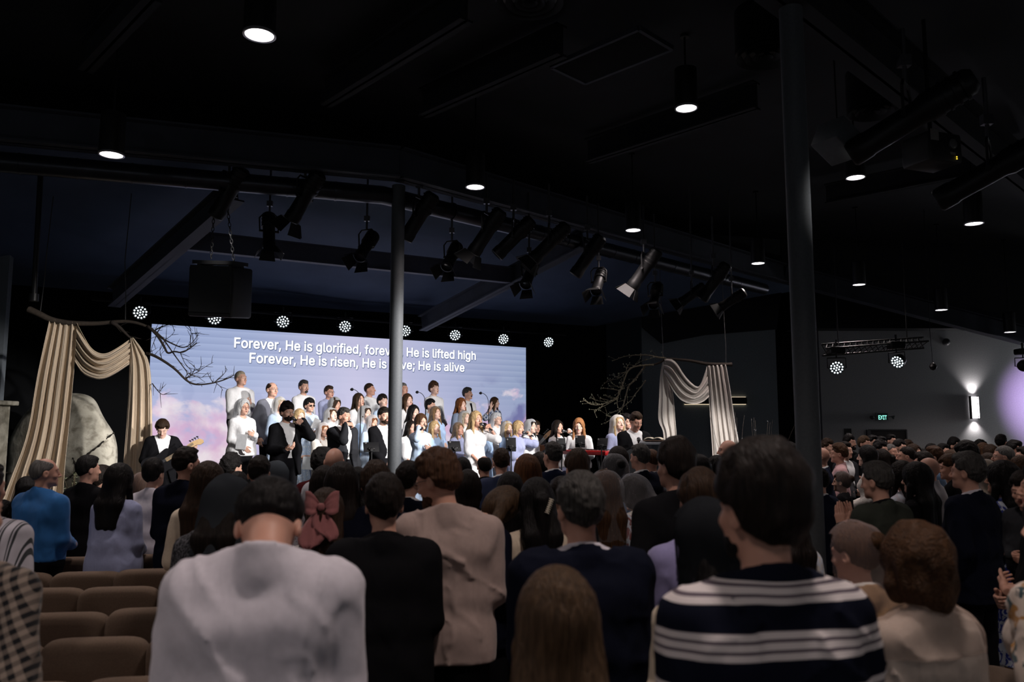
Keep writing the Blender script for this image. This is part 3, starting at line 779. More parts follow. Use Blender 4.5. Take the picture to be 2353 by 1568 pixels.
def person(label, x, y, d, g='m', yaw=None, base=0.0, hair=('short', 'dark'), top='shirt:white', bot='trousers:black', arms='clasp', head=(0, 0, 0), sk='fair', beard=None, veil=None, glasses=None, fat=1.0,
           lod=2, face=None, mouth=0.0, group='congregation standing among the chairs', tie=False, inner='white', off=(0, 0), hem=None, sc=None, seed=None, hs=None, bow=None, clip=None, band=None, mic=None, nolegs=False, z0=None, shawl=False):
    arms = arms if isinstance(arms, (tuple, list)) else (arms, arms)
    ak = tuple(a if isinstance(a, str) else str(sorted(a.items())) for a in arms)
    P = Pose(g, fat, arms, head, hs)
    hc = P.hp((0, -.008, 1.652)); ztop = hc[2] + .101 * P.hs + (HTOP.get(hair[0], .02) + (hair[3] if len(hair) > 3 else 0) if hair else 0) + (.012 if veil else 0)
    W = at(x, y, d); s = sc or (W.z - base) / ztop
    if yaw is None: yaw = math.degrees(math.atan2(-(-1.6 - W.x), 12.6 - W.y)) if W.y < 11 else math.degrees(STAGE_YAW)
    ya = R(yaw)
    dx, dy = hc[0] * s, hc[1] * s
    loc = (W.x - (dx * math.cos(ya) - dy * math.sin(ya)) + off[0], W.y - (dx * math.sin(ya) + dy * math.cos(ya)) + off[1], base if not sc else (z0 if z0 is not None else W.z - ztop * s))
    t = thing('person', label, 'person', loc, ya, group, s)
    if seed is None: seed = (len(PEOPLE) * 1.37) % 11
    if face is None: face = lod < 2 or abs(((yaw + head[0] + 180) % 360) - 180) > 25
    key = (g, round(fat, 2), ak, tuple(head), P.hs)
    skm = skin(SK[sk]); shoe = plain('shoe_leather', (.012, .011, .011), .4)
    link('body', body_mesh(key + (lod, face, mouth), P, lod, face, mouth), [skm, shoe], t)
    k2 = key + (lod,)
    tk, tc = (top.split(':') + ['plain'])[:2] if isinstance(top, str) else top
    pat = top.split(':')[2] if top.count(':') > 1 else 'plain'
    tm = cloth(CC[tc], pat)
    sd = round(seed, 2) if lod < 2 else round(seed % 3, 0)
    fl = {0: .0075, 1: .005, 2: .005}[lod]
    if tk == 'shirt': link('shirt', garment(k2, P, lod, 'top', .014, hem or .80, 1.0, 1, fl, sd, .01, waist=.02), tm, t)
    elif tk == 'tucked': link('shirt', garment(k2, P, lod, 'top', .016, hem or .96, 1.0, 1, fl, sd, waist=.022), tm, t)
    elif tk == 'tee': link('tee_shirt', garment(k2, P, lod, 'top', .016, hem or .84, .42, 0, fl, sd, .01, waist=.012), tm, t)
    elif tk == 'shortsleeve': link('shirt', garment(k2, P, lod, 'top', .018, hem or .80, .46, 1, fl, sd, .01, puff=.012, waist=.02), tm, t)
    elif tk == 'sweater': link('sweater', garment(k2, P, lod, 'top', .020, hem or .86, 1.0, 0, fl, sd, .0, waist=.012), tm, t)
    elif tk == 'polo': link('sweater', garment(k2, P, lod, 'top', .020, hem or .86, 1.0, 1, fl, sd, .0, waist=.012), tm, t)
    elif tk in ('jacket', 'coat', 'blazer'):
        link('shirt', garment(k2, P, max(lod, 1), 'top', .006, .93, .95, 1, .002, 1.0), cloth(CC[inner]), t)
        link('jacket', garment(k2, P, lod, 'top', .024, hem or .76, .97, 2, fl * .7, sd, .022, waist=.03), tm, t)
        if tie:
            b = MB(); b.box((0, .118 * fat, 1.425), (.034, .022, .04), None, .008)
            b.add([(-.012, .118 * fat, 1.41), (.012, .118 * fat, 1.41), (.036, .142 * fat, 1.10), (0, .142 * fat, 1.05), (-.036, .142 * fat, 1.10), (-.012, .106 * fat, 1.41), (.012, .106 * fat, 1.41), (.036, .125 * fat, 1.10), (0, .125 * fat, 1.05), (-.036, .125 * fat, 1.10)],
                  [(0, 1, 2, 3, 4), (9, 8, 7, 6, 5), (0, 5, 6, 1), (1, 6, 7, 2), (2, 7, 8, 3), (3, 8, 9, 4), (4, 9, 5, 0)]); b.build('necktie', cloth((.02, .02, .025)), t)
    elif tk == 'blouse': link('blouse', garment(k2, P, lod, 'top', .018, hem or .88, 1.0, 0, fl, sd, .01, puff=.016), tm, t)
    elif tk == 'puffshort': link('blouse', garment(k2, P, lod, 'top', .015, hem or .90, .52, 0, fl, sd, 0, puff=.030), tm, t)
    elif tk == 'capsleeve': link('blouse', garment(k2, P, lod, 'top', .018, hem or .84, .40, 0, fl, sd, 0, puff=.022), tm, t)
    elif tk == 'dress': link('dress', garment(k2, P, lod, 'top', .014, .9, .95, 0, fl, sd, 0, puff=.010, skirt=(.22, 1.06, .135, .28)), tm, t)
    elif tk == 'puffdress': link('dress', garment(k2, P, lod, 'top', .014, .9, .50, 0, fl, sd, 0, puff=.032, skirt=(.22, 1.10, .135, .28)), tm, t)
    elif tk == 'scoopdress': link('dress', garment(k2, P, lod, 'top', .014, .9, .52, 3, fl, sd, 0, puff=.030, skirt=(.22, 1.10, .135, .34)), tm, t)
    if tie and tk in ('shirt', 'tucked'):
        b = MB(); b.add([(-.012, .10, 1.44), (.012, .10, 1.44), (.034, .165, 1.08), (0, .168, 1.03), (-.034, .165, 1.08), (-.012, .07, 1.44), (.012, .07, 1.44), (.034, .10, 1.08), (0, .10, 1.03), (-.034, .10, 1.08)],
            [(0, 1, 2, 3, 4), (9, 8, 7, 6, 5), (0, 5, 6, 1), (1, 6, 7, 2), (2, 7, 8, 3), (3, 8, 9, 4), (4, 9, 5, 0)]); b.build('necktie', cloth((.012, .012, .014)), t)
    if 'dress' not in tk and not nolegs:
        bk, bc = bot.split(':')[:2]; bp = bot.split(':')[2] if bot.count(':') > 1 else 'plain'
        if bk == 'trousers': link('trousers', garment((g, round(fat, 2), lod), P, 2, 'trousers', .012), cloth(CC[bc], bp), t)
        else: link('skirt', garment((g, round(fat, 2), lod), P, 2, 'skirt', .012, skirt=(.20, 1.04, .14, .27), seed=1.0), cloth(CC[bc], bp), t)
    if hair:
        hk = hair[0]; L = hair[2] if len(hair) > 2 else 1.25; vol = hair[3] if len(hair) > 3 else 0.0
        link('hair', hair_mesh(k2, P, lod, hk, L, vol), hairmat(HC[hair[1]], 'curly' in hk), t)
    if beard: link('beard', beard_mesh(k2, P, lod, beard[0]), hairmat(HC[beard[1]], True), t)
    if veil: link('veil', veil_mesh(k2, P, lod, veil[0], veil[2] if len(veil) > 2 else 1.36), veilmat(*VEIL[veil[1]], lacey=veil[1] not in ('dark', 'steel')), t)
    if shawl: link('shawl', garment(k2, P, lod, 'top', .034, 1.36, .16, 0, .010, sd), veilmat((.55, .44, .38), .35, lacey=False), t)
    def H(p): return Vector(P.hp(p))
    if glasses:
        b = MB(); mt = plain('glasses_frame_' + glasses, {'dark': (.01, .01, .012), 'red': (.25, .02, .015), 'wire': (.12, .11, .10), 'sun': (.004, .004, .004)}[glasses], .25, .2)
        for q in (-1, 1):
            ring = [H((q * .033 + .021 * math.cos(a), .104, 1.638 + .0165 * math.sin(a))) for a in [2 * math.pi * i / 14 for i in range(14)]]
            b.tube(ring, .0022 if glasses != 'wire' else .0013, 5, closed=True)
            if glasses == 'sun': b.add(ring, [tuple(range(14))])
            b.tube([H((q * .054, .101, 1.643)), H((q * .078, .05, 1.645)), H((q * .083, -.005, 1.640))], .0016, 5)
        b.tube([H((-.012, .106, 1.640)), H((0, .112, 1.642)), H((.012, .106, 1.640))], .0018, 5)
        b.build('glasses', mt, t, True)
    if bow:
        mt = cloth((.34, .13, .13)); b = MB()
        def B(u, v, w_=0): return H((u, -.125 - w_ - .03 * hair_back, 1.665 + v))
        hair_back = 1.0
        for q in (-1, 1):
            pts = []
            for i in range(7):
                tt = i / 6; hw = .012 + .052 * math.sin(math.pi * min(1, tt * .62 + .05)); row = []
                for j in range(7):
                    vv = (j / 6 - .5) * 2; row.append(B(q * (.01 + .082 * tt), vv * hw + .03 * tt, .012 + .022 * math.sin(math.pi * tt) + .008 * math.cos(vv * 7)))
                pts.append(row)
            b.sheet(pts)
        for q, ln, sl in ((-1, .225, -.055), (1, .17, .038)):
            pts = []
            for i in range(9):
                tt = i / 8; row = []
                for j in range(7):
                    vv = (j / 6 - .5) * 2; wd = .012 + .060 * math.sin(math.pi * min(1.0, tt * .75)) ** .9 * (1 if tt < .85 else (1 - tt) / .15 * .9 + .1)
                    row.append(B(sl * tt * 1.1 + vv * wd, -ln * tt - (.02 if q > 0 else 0) * vv, .015 + .008 * math.cos(vv * 8) + .02 * tt))
                pts.append(row)
            b.sheet(pts)
        b.box(B(0, .0, .03), (.035, .03, .04), None, .012)
        solid(b.build('hair_bow', mt, t, True, 0), .003)
    if clip:
        b = MB()
        pts = []
        for i in range(8):
            a = i / 7; c0 = H((.012 + .03 * a, -.155, 1.575 + .075 * a))
            b.tube([c0 + Vector((-.022, .02, .008)), c0 + Vector((-.008, -.022, .004)), c0 + Vector((.012, -.024, -.004)), c0 + Vector((.024, .012, -.01))], .0034, 6)
            pts.append(c0 + Vector((0, -.026, 0)))
        b.tube(pts, .0055, 6); b.build('claw_clip', plain('clip_ivory', (.55, .50, .40), .3), t, True)
    if band:
        b = MB(); b.tube([H((.094 * math.cos(a), -.02 + .03, 1.665 + .115 * math.sin(a))) for a in [math.pi * i / 14 for i in range(15)]], .007, 6); b.build('headband', plain('band', (.12, .11, .10), .3, .6, grain=.6, gscale=200), t, True)
    PEOPLE.append(t)
    if mic:
        Mw = Matrix.Translation(loc) @ Matrix.Rotation(ya, 4, 'Z') @ Matrix.Scale(s, 4)
        if mic.startswith('hand') and hasattr(P, 'mic'): G, u = P.mic
        else:
            W_, X, Y, Z, ps, sg = P.hands[0]; G = W_ + Z * .066 + Y * .032; u = X
        put_mic(Mw @ Vector(G), (Mw.to_3x3() @ Vector(u)).normalized(), mic if not mic.startswith('hand') else 'black handheld microphone at the mouth of the ' + mic[5:])
    t['_dim'] = 0; del t['_dim']
    return t, P, s, ya, loc
# ------------------------------------------------------------------ the hall
def struct(name, mb, mat, label=None, cat=None, smooth=False):
    o = mb.build(name, mat, None, smooth); o['kind'] = 'structure'
    if label: o['label'] = label; o['category'] = cat
    return o
M_BLACK = plain('black_paint', (.010, .011, .013), .8, grain=.3, gscale=3)
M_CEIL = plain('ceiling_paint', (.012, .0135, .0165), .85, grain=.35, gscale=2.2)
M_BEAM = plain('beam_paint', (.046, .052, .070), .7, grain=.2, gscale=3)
M_STEEL = plain('black_steel', (.009, .009, .010), .45, .3)
M_GREYW = plain('grey_wall_paint', (.36, .365, .37), .9, grain=.06, gscale=40)
M_DKGW = plain('dark_grey_wall_paint', (.23, .265, .285), .9, grain=.06, gscale=30)
M_CURT = plain('black_curtain', (.006, .006, .008), .95)
M_CARPET = plain('carpet', (.03, .028, .027), .95, grain=.4, gscale=60)
M_STAGE = plain('stage_floor', (.035, .034, .036), .6, grain=.2)
M_ALU = plain('aluminium', (.42, .43, .45), .35, .8)
b = MB(); b.box((2.5, 9.5, -.05), (35, 31, .1)); struct('floor', b, M_CARPET)
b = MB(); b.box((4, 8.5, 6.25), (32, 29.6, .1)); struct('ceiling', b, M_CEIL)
b = MB(); b.box((-11.9, 9, 3.1), (.2, 30.6, 6.2)); struct('wall_left', b, M_DKGW)
b = MB(); b.box((19.9, 9, 3.1), (.2, 30.6, 6.2)); struct('wall_right', b, M_GREYW)
b = MB(); b.box((4, -5.95, 3.1), (31.6, .2, 6.2)); struct('wall_rear', b, M_DKGW)
WALLZ = 4.45
# wall behind the stage (black) parallel to the screen, then the grey walls to its right
SROT = Matrix.Rotation(math.atan2(DIRV.y, DIRV.x), 3, 'Z')
def st(t, off, z=0.0): return S0 + DIRV * t + NRM * off + Vector((0, 0, z))
b = MB(); b.box(st(2.2, -.55, 3.1), (17.4, .12, 6.2), SROT); struct('wall_back', b, plain('stage_black', (.0035, .0038, .0045), .95, 0, .1))
tr = on_row(1478, 900, -.4); t_end = (tr - S0).dot(DIRV)
b = MB(); q0 = at(15, 760, 12.9); b.box((q0.x - .6, q0.y, 3.1), (1.2, .1, 6.2)); struct('wall_side_panel', b, plain('blue_grey_paint', (.15, .17, .19), .9))
b = MB(); pL = at(1475, 900, 20.6); pR = at(1783, 900, 20.6)
b.box(((pL.x + pR.x) / 2, 20.6, 3.1), (pR.x - pL.x, .2, 6.2)); struct('wall_stage_right', b, M_DKGW)
b = MB(); b.box((9.1, 22.4, 3.1), (8, .2, 6.2)); struct('wall_recess', b, M_BLACK)
pL = at(1884, 900, 21.0); b = MB(); b.box(((pL.x + 19.8) / 2, 21.05, WALLZ / 2), (19.8 - pL.x, .2, WALLZ)); struct('wall_far', b, M_GREYW)
b = MB(); b.box((13.6, 20.8, WALLZ + .9), (12.6, .8, 1.8)); struct('trim_soffit', b, M_BLACK)
b = MB(); q0 = at(1475, 752, 20.4); q1 = at(1632, 789, 20.4); q2 = at(1783, 757, 20.4)
b.add([q0, (q0.x, q0.y, 6.2), (q2.x + .3, q0.y, 6.2), q2, at(1622, 770, 20.4), at(1520, 790, 20.4)], [(0, 1, 2, 3, 4, 5)])
o = struct('trim_header_shadow', b, M_BLACK); solid(o, .1)  # black header sheet, its lower edge shaped to take in a triangular shadow
# stage and risers
b = MB(); P2 = [(-11.5, 9.7), (-3.2, 10.62), (.2, 10.7), (1.0, 9.75), (4.2, 9.6), (6.2, 10.5), (6.2, 20.4), (2.7, 20.0), (-9.0, 12.8), (-11.5, 11.4)]
n = len(P2); b.add([(x, y, 0) for x, y in P2] + [(x, y, .45) for x, y in P2], [tuple(range(n))[::-1], tuple(range(n, 2 * n))] + [(i, (i + 1) % n, n + (i + 1) % n, n + i) for i in range(n)])
struct('stage_platform', b, M_STAGE, 'low dark platform the choir and band stand on', 'stage')
for (o0, o1, z, lb) in ((2.5, 3.35, .60, 'lowest'), (1.7, 2.5, .80, 'middle'), (.80, 1.7, 1.0, 'highest')):
    b = MB(); b.box(st(3.75, (o0 + o1) / 2, .45 + (z - .45) / 2), (6.7, o1 - o0, z - .45), SROT)
    o = b.build('choir_riser', M_BLACK); tag(o, lb + ' of the three black steps under the choir', 'riser', 'choir risers')
# columns
COLZ = 5.17
def column(px, d, label):
    p = at(px, 900, d); b = MB(); r = .09
    b.lathe([(r, .0), (r, COLZ)], 32); o = b.build('support_column', plain('column_paint', (.085, .094, .104), .65, grain=.05, gscale=50), None, True); o.location = (p.x, p.y, 0)
    o['kind'] = 'structure'; tag(o, label, 'column')
column(908.5, 10.6, 'round grey column that stands in front of the screen')
cR = at(1852.5, 900, 5.99)
column(1852.5, 5.99, 'thick round grey column at right among the congregation')
# main girder (bent at the left column), its duct, the ceiling beams over the stage
C0 = Vector((-1.507, 10.32, 0))
dL = Vector((math.sin(R(72.6)), math.cos(R(72.6)), 0)); dR = Vector((math.sin(R(45.6)), math.cos(R(45.6)), 0))
def beam(a, bb, w_, h, mat, up=True):
    a, bb = Vector(a), Vector(bb); m = MB(); d = bb - a
    m.box((a + bb) / 2 + Vector((0, 0, h / 2 if up else 0)), (w_, h, d.length), aim(d, (0, 0, 1)))
    return m
def ibeam(a, bb, w_, h, flange=.025):
    a, bb = Vector(a), Vector(bb); d = bb - a; rot = aim(d, (0, 0, 1)); m = MB(); yv = rot @ Vector((0, 1, 0))
    for (off, ww, hh) in ((flange / 2, w_, flange), (h - flange / 2, w_, flange), (h / 2, .03, h)): m.box((a + bb) / 2 + yv * off, (ww, hh, d.length), rot)
    return m
struct('ceiling_girder_stage', ibeam(C0 - dL * 10 + Vector((0, 0, COLZ)), C0 + Vector((0, 0, COLZ)), .24, .42), M_BEAM)
g_top = C0 + Vector((0, 0, COLZ)); best_ = min((abs((lambda q: 1176.5 + q.x / (q.y * CP + (q.z - CAM_H) * SP) * FOC)(g_top + dR * (k * .05)) - 1800), k * .05) for k in range(60, 400))
GK = best_[1]; gk = g_top + dR * GK                 # the girder kinks again here and follows the falling roof
g_end = at(2353, 792, 18.6); g_end2 = g_end + (g_end - gk).normalized() * 2.5
struct('ceiling_girder_hall', ibeam(g_top, gk, .24, .42), M_BEAM)
struct('ceiling_girder_slope', ibeam(gk, g_end2, .24, .42), M_BEAM)
b = MB(); b.add([gk + Vector((0, .1, .2)), g_end2 + Vector((0, .1, .2)), Vector((g_end2.x, g_end2.y + .1, 6.2)), Vector((gk.x, gk.y + .1, 6.2))], [(0, 1, 2, 3)]); solid(struct('trim_dark_fill', b, M_BLACK), .05)  # added black sheet that keeps the space above the girder dark
nL = Vector((-dL.y, dL.x, 0)); nR = Vector((-dR.y, dR.x, 0))
M_DUCT = plain('duct_metal', (.045, .048, .058), .32, .7, grain=.2, gscale=8)
duct = [C0 - dL * 10 + nL * .33, C0 - dL * 2.6 + nL * .33, C0 - dL * .1 + (nL + nR) * .17, C0 + dR * 3 + nR * .33, C0 + dR * (GK - .3) + nR * .33]
b = MB(); b.tube([p + Vector((0, 0, 5.03)) for p in duct], .125, 20)
for s_ in range(14):
    for (p0, dd, nn, L) in ((C0 - dL * .8, -dL, nL, .62), (C0 + dR * 1.2, dR, nR, .62)):
        p = p0 + dd * L * s_ + nn * .33 + Vector((0, 0, 5.03)); b.tube([p - dd * .012, p + dd * .012], .131, 20)
o = b.build('air_duct', M_DUCT, None, True); tag(o, 'black spiral air duct running along the main ceiling girder', 'duct')
bl0, bl1 = at_z(585, 428, 5.0), at(262, 706, 13.3); br0, br1 = at_z(1392, 545, 5.0), at(972, 761, 17.0); bl0 = bl0 + (bl1 - bl0).normalized() * .45; br0 = br0 + (br1 - br0).normalized() * .5
struct('ceiling_beam_stage_left', ibeam(bl0, bl1, .20, .34), M_BEAM); struct('ceiling_beam_stage_right', ibeam(br0, br1, .20, .34), M_BEAM)
bq = bl1 + (br1 - bl1) * 2; 
def on_seg(a, c, px):
    best = None
    for i in range(201):
        p = a + (c - a) * (i / 200); q = p - Vector((0, 0, CAM_H)); dd = q.y * CP + q.z * SP; x_ = 1176.5 + q.x / dd * FOC
        if best is None or abs(x_ - px) < best[0]: best = (abs(x_ - px), p)
    return best[1]
pa, pb = on_seg(bl0, bl1, 412), on_seg(br0, br1, 1180)
struct('ceiling_purlin', ibeam(pa + Vector((0, 0, .02)), pb + Vector((0, 0, .02)), .13, .30), plain('purlin_paint', (.085, .092, .13), .6, grain=.2, gscale=3))
# sloped ceiling over the stage
g0, g1, g2 = C0 - dL * 10 + nL * .2, C0 + nL * .2, C0 + dR * 14 + nR * .2
w0, w1, w2 = st(-6.3, -.45), st(4, -.45), st(10.5, -.45)
zz = lambda p, z: Vector((p.x, p.y, z))
b = MB(); b.add([zz(g0, 5.62), zz(g1, 5.62), zz(g2, 5.62), zz(w2, 4.52), zz(w1, 4.42), zz(w0, 4.36)], [(0, 1, 4, 5), (1, 2, 3, 4)])
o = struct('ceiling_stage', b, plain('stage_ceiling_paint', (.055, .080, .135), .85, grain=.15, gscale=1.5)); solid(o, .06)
b = MB(); b.tube([st(-1, .1, 4.12), st(9.2, .1, 4.12)], .03, 8); o = b.build('lighting_bar', M_STEEL); tag(o, 'thin black bar above the screen that carries the round stage lamps', 'bar')
for i, (a_, c_) in enumerate((((352, 0), (196, 165)), ((1072, 48), (748, 245)), ((1292, 128), (972, 268)), ((1740, 250), (1352, 374)), ((2353, 380), (1900, 470)))):
    struct('ceiling_joist_%s' % 'abcde'[i], ibeam(at_z(*a_, 5.75), at_z(*c_, 5.75), .16, .35), M_CEIL)
struct('ceiling_girder_rear', ibeam(Vector((cR.x, cR.y, COLZ)) - dR * 9, Vector((cR.x, cR.y, COLZ)) + dR * 14, .28, .5), M_CEIL)
# ------------------------------------------------------------------ LED screen with the song lyrics
def screen_mat():
    m, nt, b = _new('screen_image'); co = objco(nt)
    sx = N(nt, 'ShaderNodeSeparateXYZ', inp={0: co}); u = math_n(nt, 'MULTIPLY', sx.outputs[0], 1 / 8.1); v = math_n(nt, 'MULTIPLY', sx.outputs[2], 1 / 2.68)
    base = ramp(nt, u, [(0.0, (.42, .51, .78)), (.22, (.46, .54, .80)), (.48, (.64, .63, .87)), (.75, (.50, .54, .78)), (1.0, (.38, .46, .66))])
    low = ramp(nt, u, [(0.0, (.58, .50, .78)), (.3, (.62, .57, .84)), (.6, (.68, .66, .88)), (1.0, (.34, .36, .60))])
    base = mixc(nt, ramp(nt, v, [(.12, 1.0), (.62, 0.0)]), base, low)
    # blinds-like scan lines, strongest in the upper corners
    saw = math_n(nt, 'FRACT', math_n(nt, 'MULTIPLY', sx.outputs[2], 7.6))
    mask = math_n(nt, 'MULTIPLY', ramp(nt, v, [(.40, 0.0), (.75, 1.0)]), ramp(nt, u, [(.0, 1.0), (.28, .75), (.45, .12), (.68, .12), (.82, .8), (1.0, 1.0)]))
    base = mixc(nt, math_n(nt, 'MULTIPLY', math_n(nt, 'MULTIPLY', math_n(nt, 'SUBTRACT', 1.0, saw), mask), .38), base, (.17, .23, .46))
    cn = noise(nt, N(nt, 'ShaderNodeMapping', inp={0: co, 1: (2.1, 0, .6), 3: (.75, .75, 1.0)}).outputs[0], 1.5, 7, .35)
    hgt = ramp(nt, v, [(.0, .30), (.30, .28), (.48, .20), (.64, .06), (.8, .0)])
    th = math_n(nt, 'ADD', cn, math_n(nt, 'SUBTRACT', hgt, .20))
    env = math_n(nt, 'SUBTRACT', ramp(nt, u, [(.0, .17), (.20, .16), (.30, .06), (.55, .08), (.62, .13), (.72, .15), (.9, .19), (1.0, .20)]), .10)
    f = ramp(nt, math_n(nt, 'ADD', th, env), [(.60, 0.0), (.655, .7), (.76, 1.0)])
    cl = mixc(nt, ramp(nt, noise(nt, co, 2.2, 4), [(.40, 0.0), (.62, 1.0)]), (.80, .50, .72), (.95, .84, .90))
    base = mixc(nt, f, base, cl)
    n2 = noise(nt, N(nt, 'ShaderNodeMapping', inp={0: co, 1: (7, 3, 2), 3: (.8, .8, .9)}).outputs[0], 1.3, 5, .3)
    dk = math_n(nt, 'MULTIPLY', ramp(nt, n2, [(.48, 0.0), (.58, .85)]), math_n(nt, 'MULTIPLY', ramp(nt, u, [(.76, 0.0), (.86, 1.0)]), ramp(nt, v, [(.5, 1.0), (.78, 0.0)])))
    base = mixc(nt, dk, base, (.17, .17, .40))
    nt.links.new(base, b.inputs['Emission Color']); b.inputs['Emission Strength'].default_value = SCREEN_E
    b.inputs['Base Color'].default_value = (.02, .02, .025, 1); b.inputs['Roughness'].default_value = .6
    return m
zB, zT, LW = 1.09, 3.77, 8.11
scr = thing('led_screen', 'wide wall screen showing white song lyrics over pastel clouds', 'screen', (S0.x, S0.y, zB), math.atan2(DIRV.y, DIRV.x))
b = MB(); b.box((LW / 2, .07, (zT - zB) / 2), (LW + .02, .10, zT - zB + .02)); b.build('housing', M_BLACK, scr)
b = MB(); b.add([(0, 0, 0), (LW, 0, 0), (LW, 0, zT - zB), (0, 0, zT - zB)], [(0, 1, 2, 3)]); 
b.build('display', screen_mat(), scr)
FONT = None
try:
    import os
    FONT = bpy.data.fonts.load(os.path.join(bpy.utils.resource_path('LOCAL'), 'datafiles', 'fonts', 'Inter.woff2'))   # ships with Blender
except Exception: FONT = None
def text_mesh(txt, bold, extr=0.0, spacing=1.0):
    cu = bpy.data.curves.new('t', 'FONT'); cu.body = txt; cu.font = FONT or cu.font; cu.offset = bold; cu.extrude = extr; cu.space_character = spacing; cu.resolution_u = 3
    o = bpy.data.objects.new('t', cu); COL.objects.link(o); bpy.context.view_layer.update()
    me = bpy.data.meshes.new_from_object(o.evaluated_get(bpy.context.evaluated_depsgraph_get())); bpy.data.objects.remove(o)
    return me
def lyric(txt, xa, ya, xb, yb, cap, name):
    pa_, pb_ = on_row(xa, ya, 0), on_row(xb, yb, 0)
    ta, tb = (pa_ - S0).dot(DIRV), (pb_ - S0).dot(DIRV); z = (pa_.z + pb_.z) / 2 - zB
    hm = text_mesh('H', 0); ch = max(v.co.y for v in hm.vertices) - min(v.co.y for v in hm.vertices); bpy.data.meshes.remove(hm)
    me = text_mesh(txt, 0); X = [v.co.x for v in me.vertices]; x0, x1 = min(X), max(X); kx = (tb - ta) / (x1 - x0)
    V0 = [((v.co.x - x0) * kx + ta, v.co.y * cap / ch + z) for v in me.vertices]; F0 = [tuple(p.vertices) for p in me.polygons]; bpy.data.meshes.remove(me)
    for (r, sh, dy, nm, mt) in ((.017, .007, -.010, name.replace('line', 'lettering') + '_shade', emis('lyrics_outline', (.20, .27, .50), .55)), (.0075, .0, -.018, name.replace('line', 'lettering'), emis('lyrics_white', (.93, .94, 1.0), 1.15))):
        b = MB()
        for k in range(9):               # strokes thickened to a bold weight
            a_ = k * math.pi / 4; dx, dz = (r * math.cos(a_), r * math.sin(a_)) if k < 8 else (0, 0)
            b.add([(x + dx + sh, dy - .0004 * k, zz_ + dz - sh) for x, zz_ in V0], F0)
        b.build(nm, mt, scr)
lyric('Forever, He is glorified, forever, He is lifted high', 538, 799, 1092, 827, .185, 'lyrics_upper_line')
lyric('Forever, He is risen, He is alive; He is alive', 573, 834, 1066, 854, .185, 'lyrics_lower_line')
# ------------------------------------------------------------------ lamps
M_LENS = emis('lamp_glow', (1.0, .93, .97), 9.0)
LH = dict(A=3.1, B=2.85, C=3.1, D=3.5, E=3.1, F=3.3, G=3.0, H=2.9, I=2.8, J=2.5, K=2.2)
LP = dict(A=(596, 82), B=(256, 357), C=(1092, 431), D=(1577, 250), E=(1455, 530), F=(1966, 409), G=(1742, 606), H=(2238, 515), I=(1974, 655), J=(2163, 713), K=(2321, 764))
LN = dict(A='lit black can pendant nearest the camera, top left', B='lit black can pendant hanging over the left aisle below the girder', C='lit black can pendant just right of the column before the screen', D='lit black can pendant between the grille and the thick right column',
    E='lit black can pendant above the lectern end of the stage', F='lit black can pendant under the hanging wedge speaker', G='lit black can pendant just left of the thick right column', H='lit black can pendant at right below the second big spotlight',
    I='lit black can pendant just right of the thick column', J='lit black can pendant over the lighting truss at right', K='lit black can pendant lowest at the right edge')
def pendant_parts(t, ceil):
    b = MB(); b.lathe([(.105, .46), (.122, .45), (.125, .02), (.120, .0), (.112, .0), (.112, .05), (.105, .055)], 28); b.build('housing', M_STEEL, t, True)
    b = MB(); b.lathe([(.128, .0), (.128, .018), (.124, .02), (.112, .016), (.110, .004), (.118, -.002), (.128, .0)], 28, None, False); b.build('trim_ring', plain('lamp_ring', (.5, .5, .52), .3, .7), t, True)
    b = MB(); b.lathe([(.001, .022), (.07, .020), (.110, .012), (.110, .008), (.001, .010)], 28); b.build('diffuser', M_LENS, t, True)
    b = MB(); b.tube([(0, 0, .45), (0, 0, ceil)], .012, 8); b.lathe([(.05, ceil - .03), (.05, ceil)], 14); b.build('stem', M_STEEL, t, True)
for k in LP:
    p = at_z(LP[k][0], LP[k][1], CAM_H + LH[k]); t = thing('pendant_light', LN[k], 'lamp', p, 0, 'can pendants on the hall ceiling')
    pendant_parts(t, 6.2 - p.z)
    spot('pendant_bulb', p + Vector((0, 0, -.03)), p + Vector((0, 0, -3)), PENDANT_W, 130, .9, (1.0, .86, .82), .18)
for (x, y) in ((-5.2, 3.0), (-2.2, -.6), (1.0, 2.2), (.6, -3.4), (4.6, -.4), (7.4, 3.2), (8.2, 7.6)):   # the same rows carry on around and behind the camera
    p = Vector((x, y, 5.1)); t = thing('pendant_light', 'lit black can pendant of the rows behind the camera', 'lamp', p, 0, 'can pendants on the hall ceiling')
    pendant_parts(t, 1.1); spot('pendant_bulb', p + Vector((0, 0, -.03)), p + Vector((0, 0, -3)), HOUSE_W, 125, .9, (1.0, .84, .78), .2)
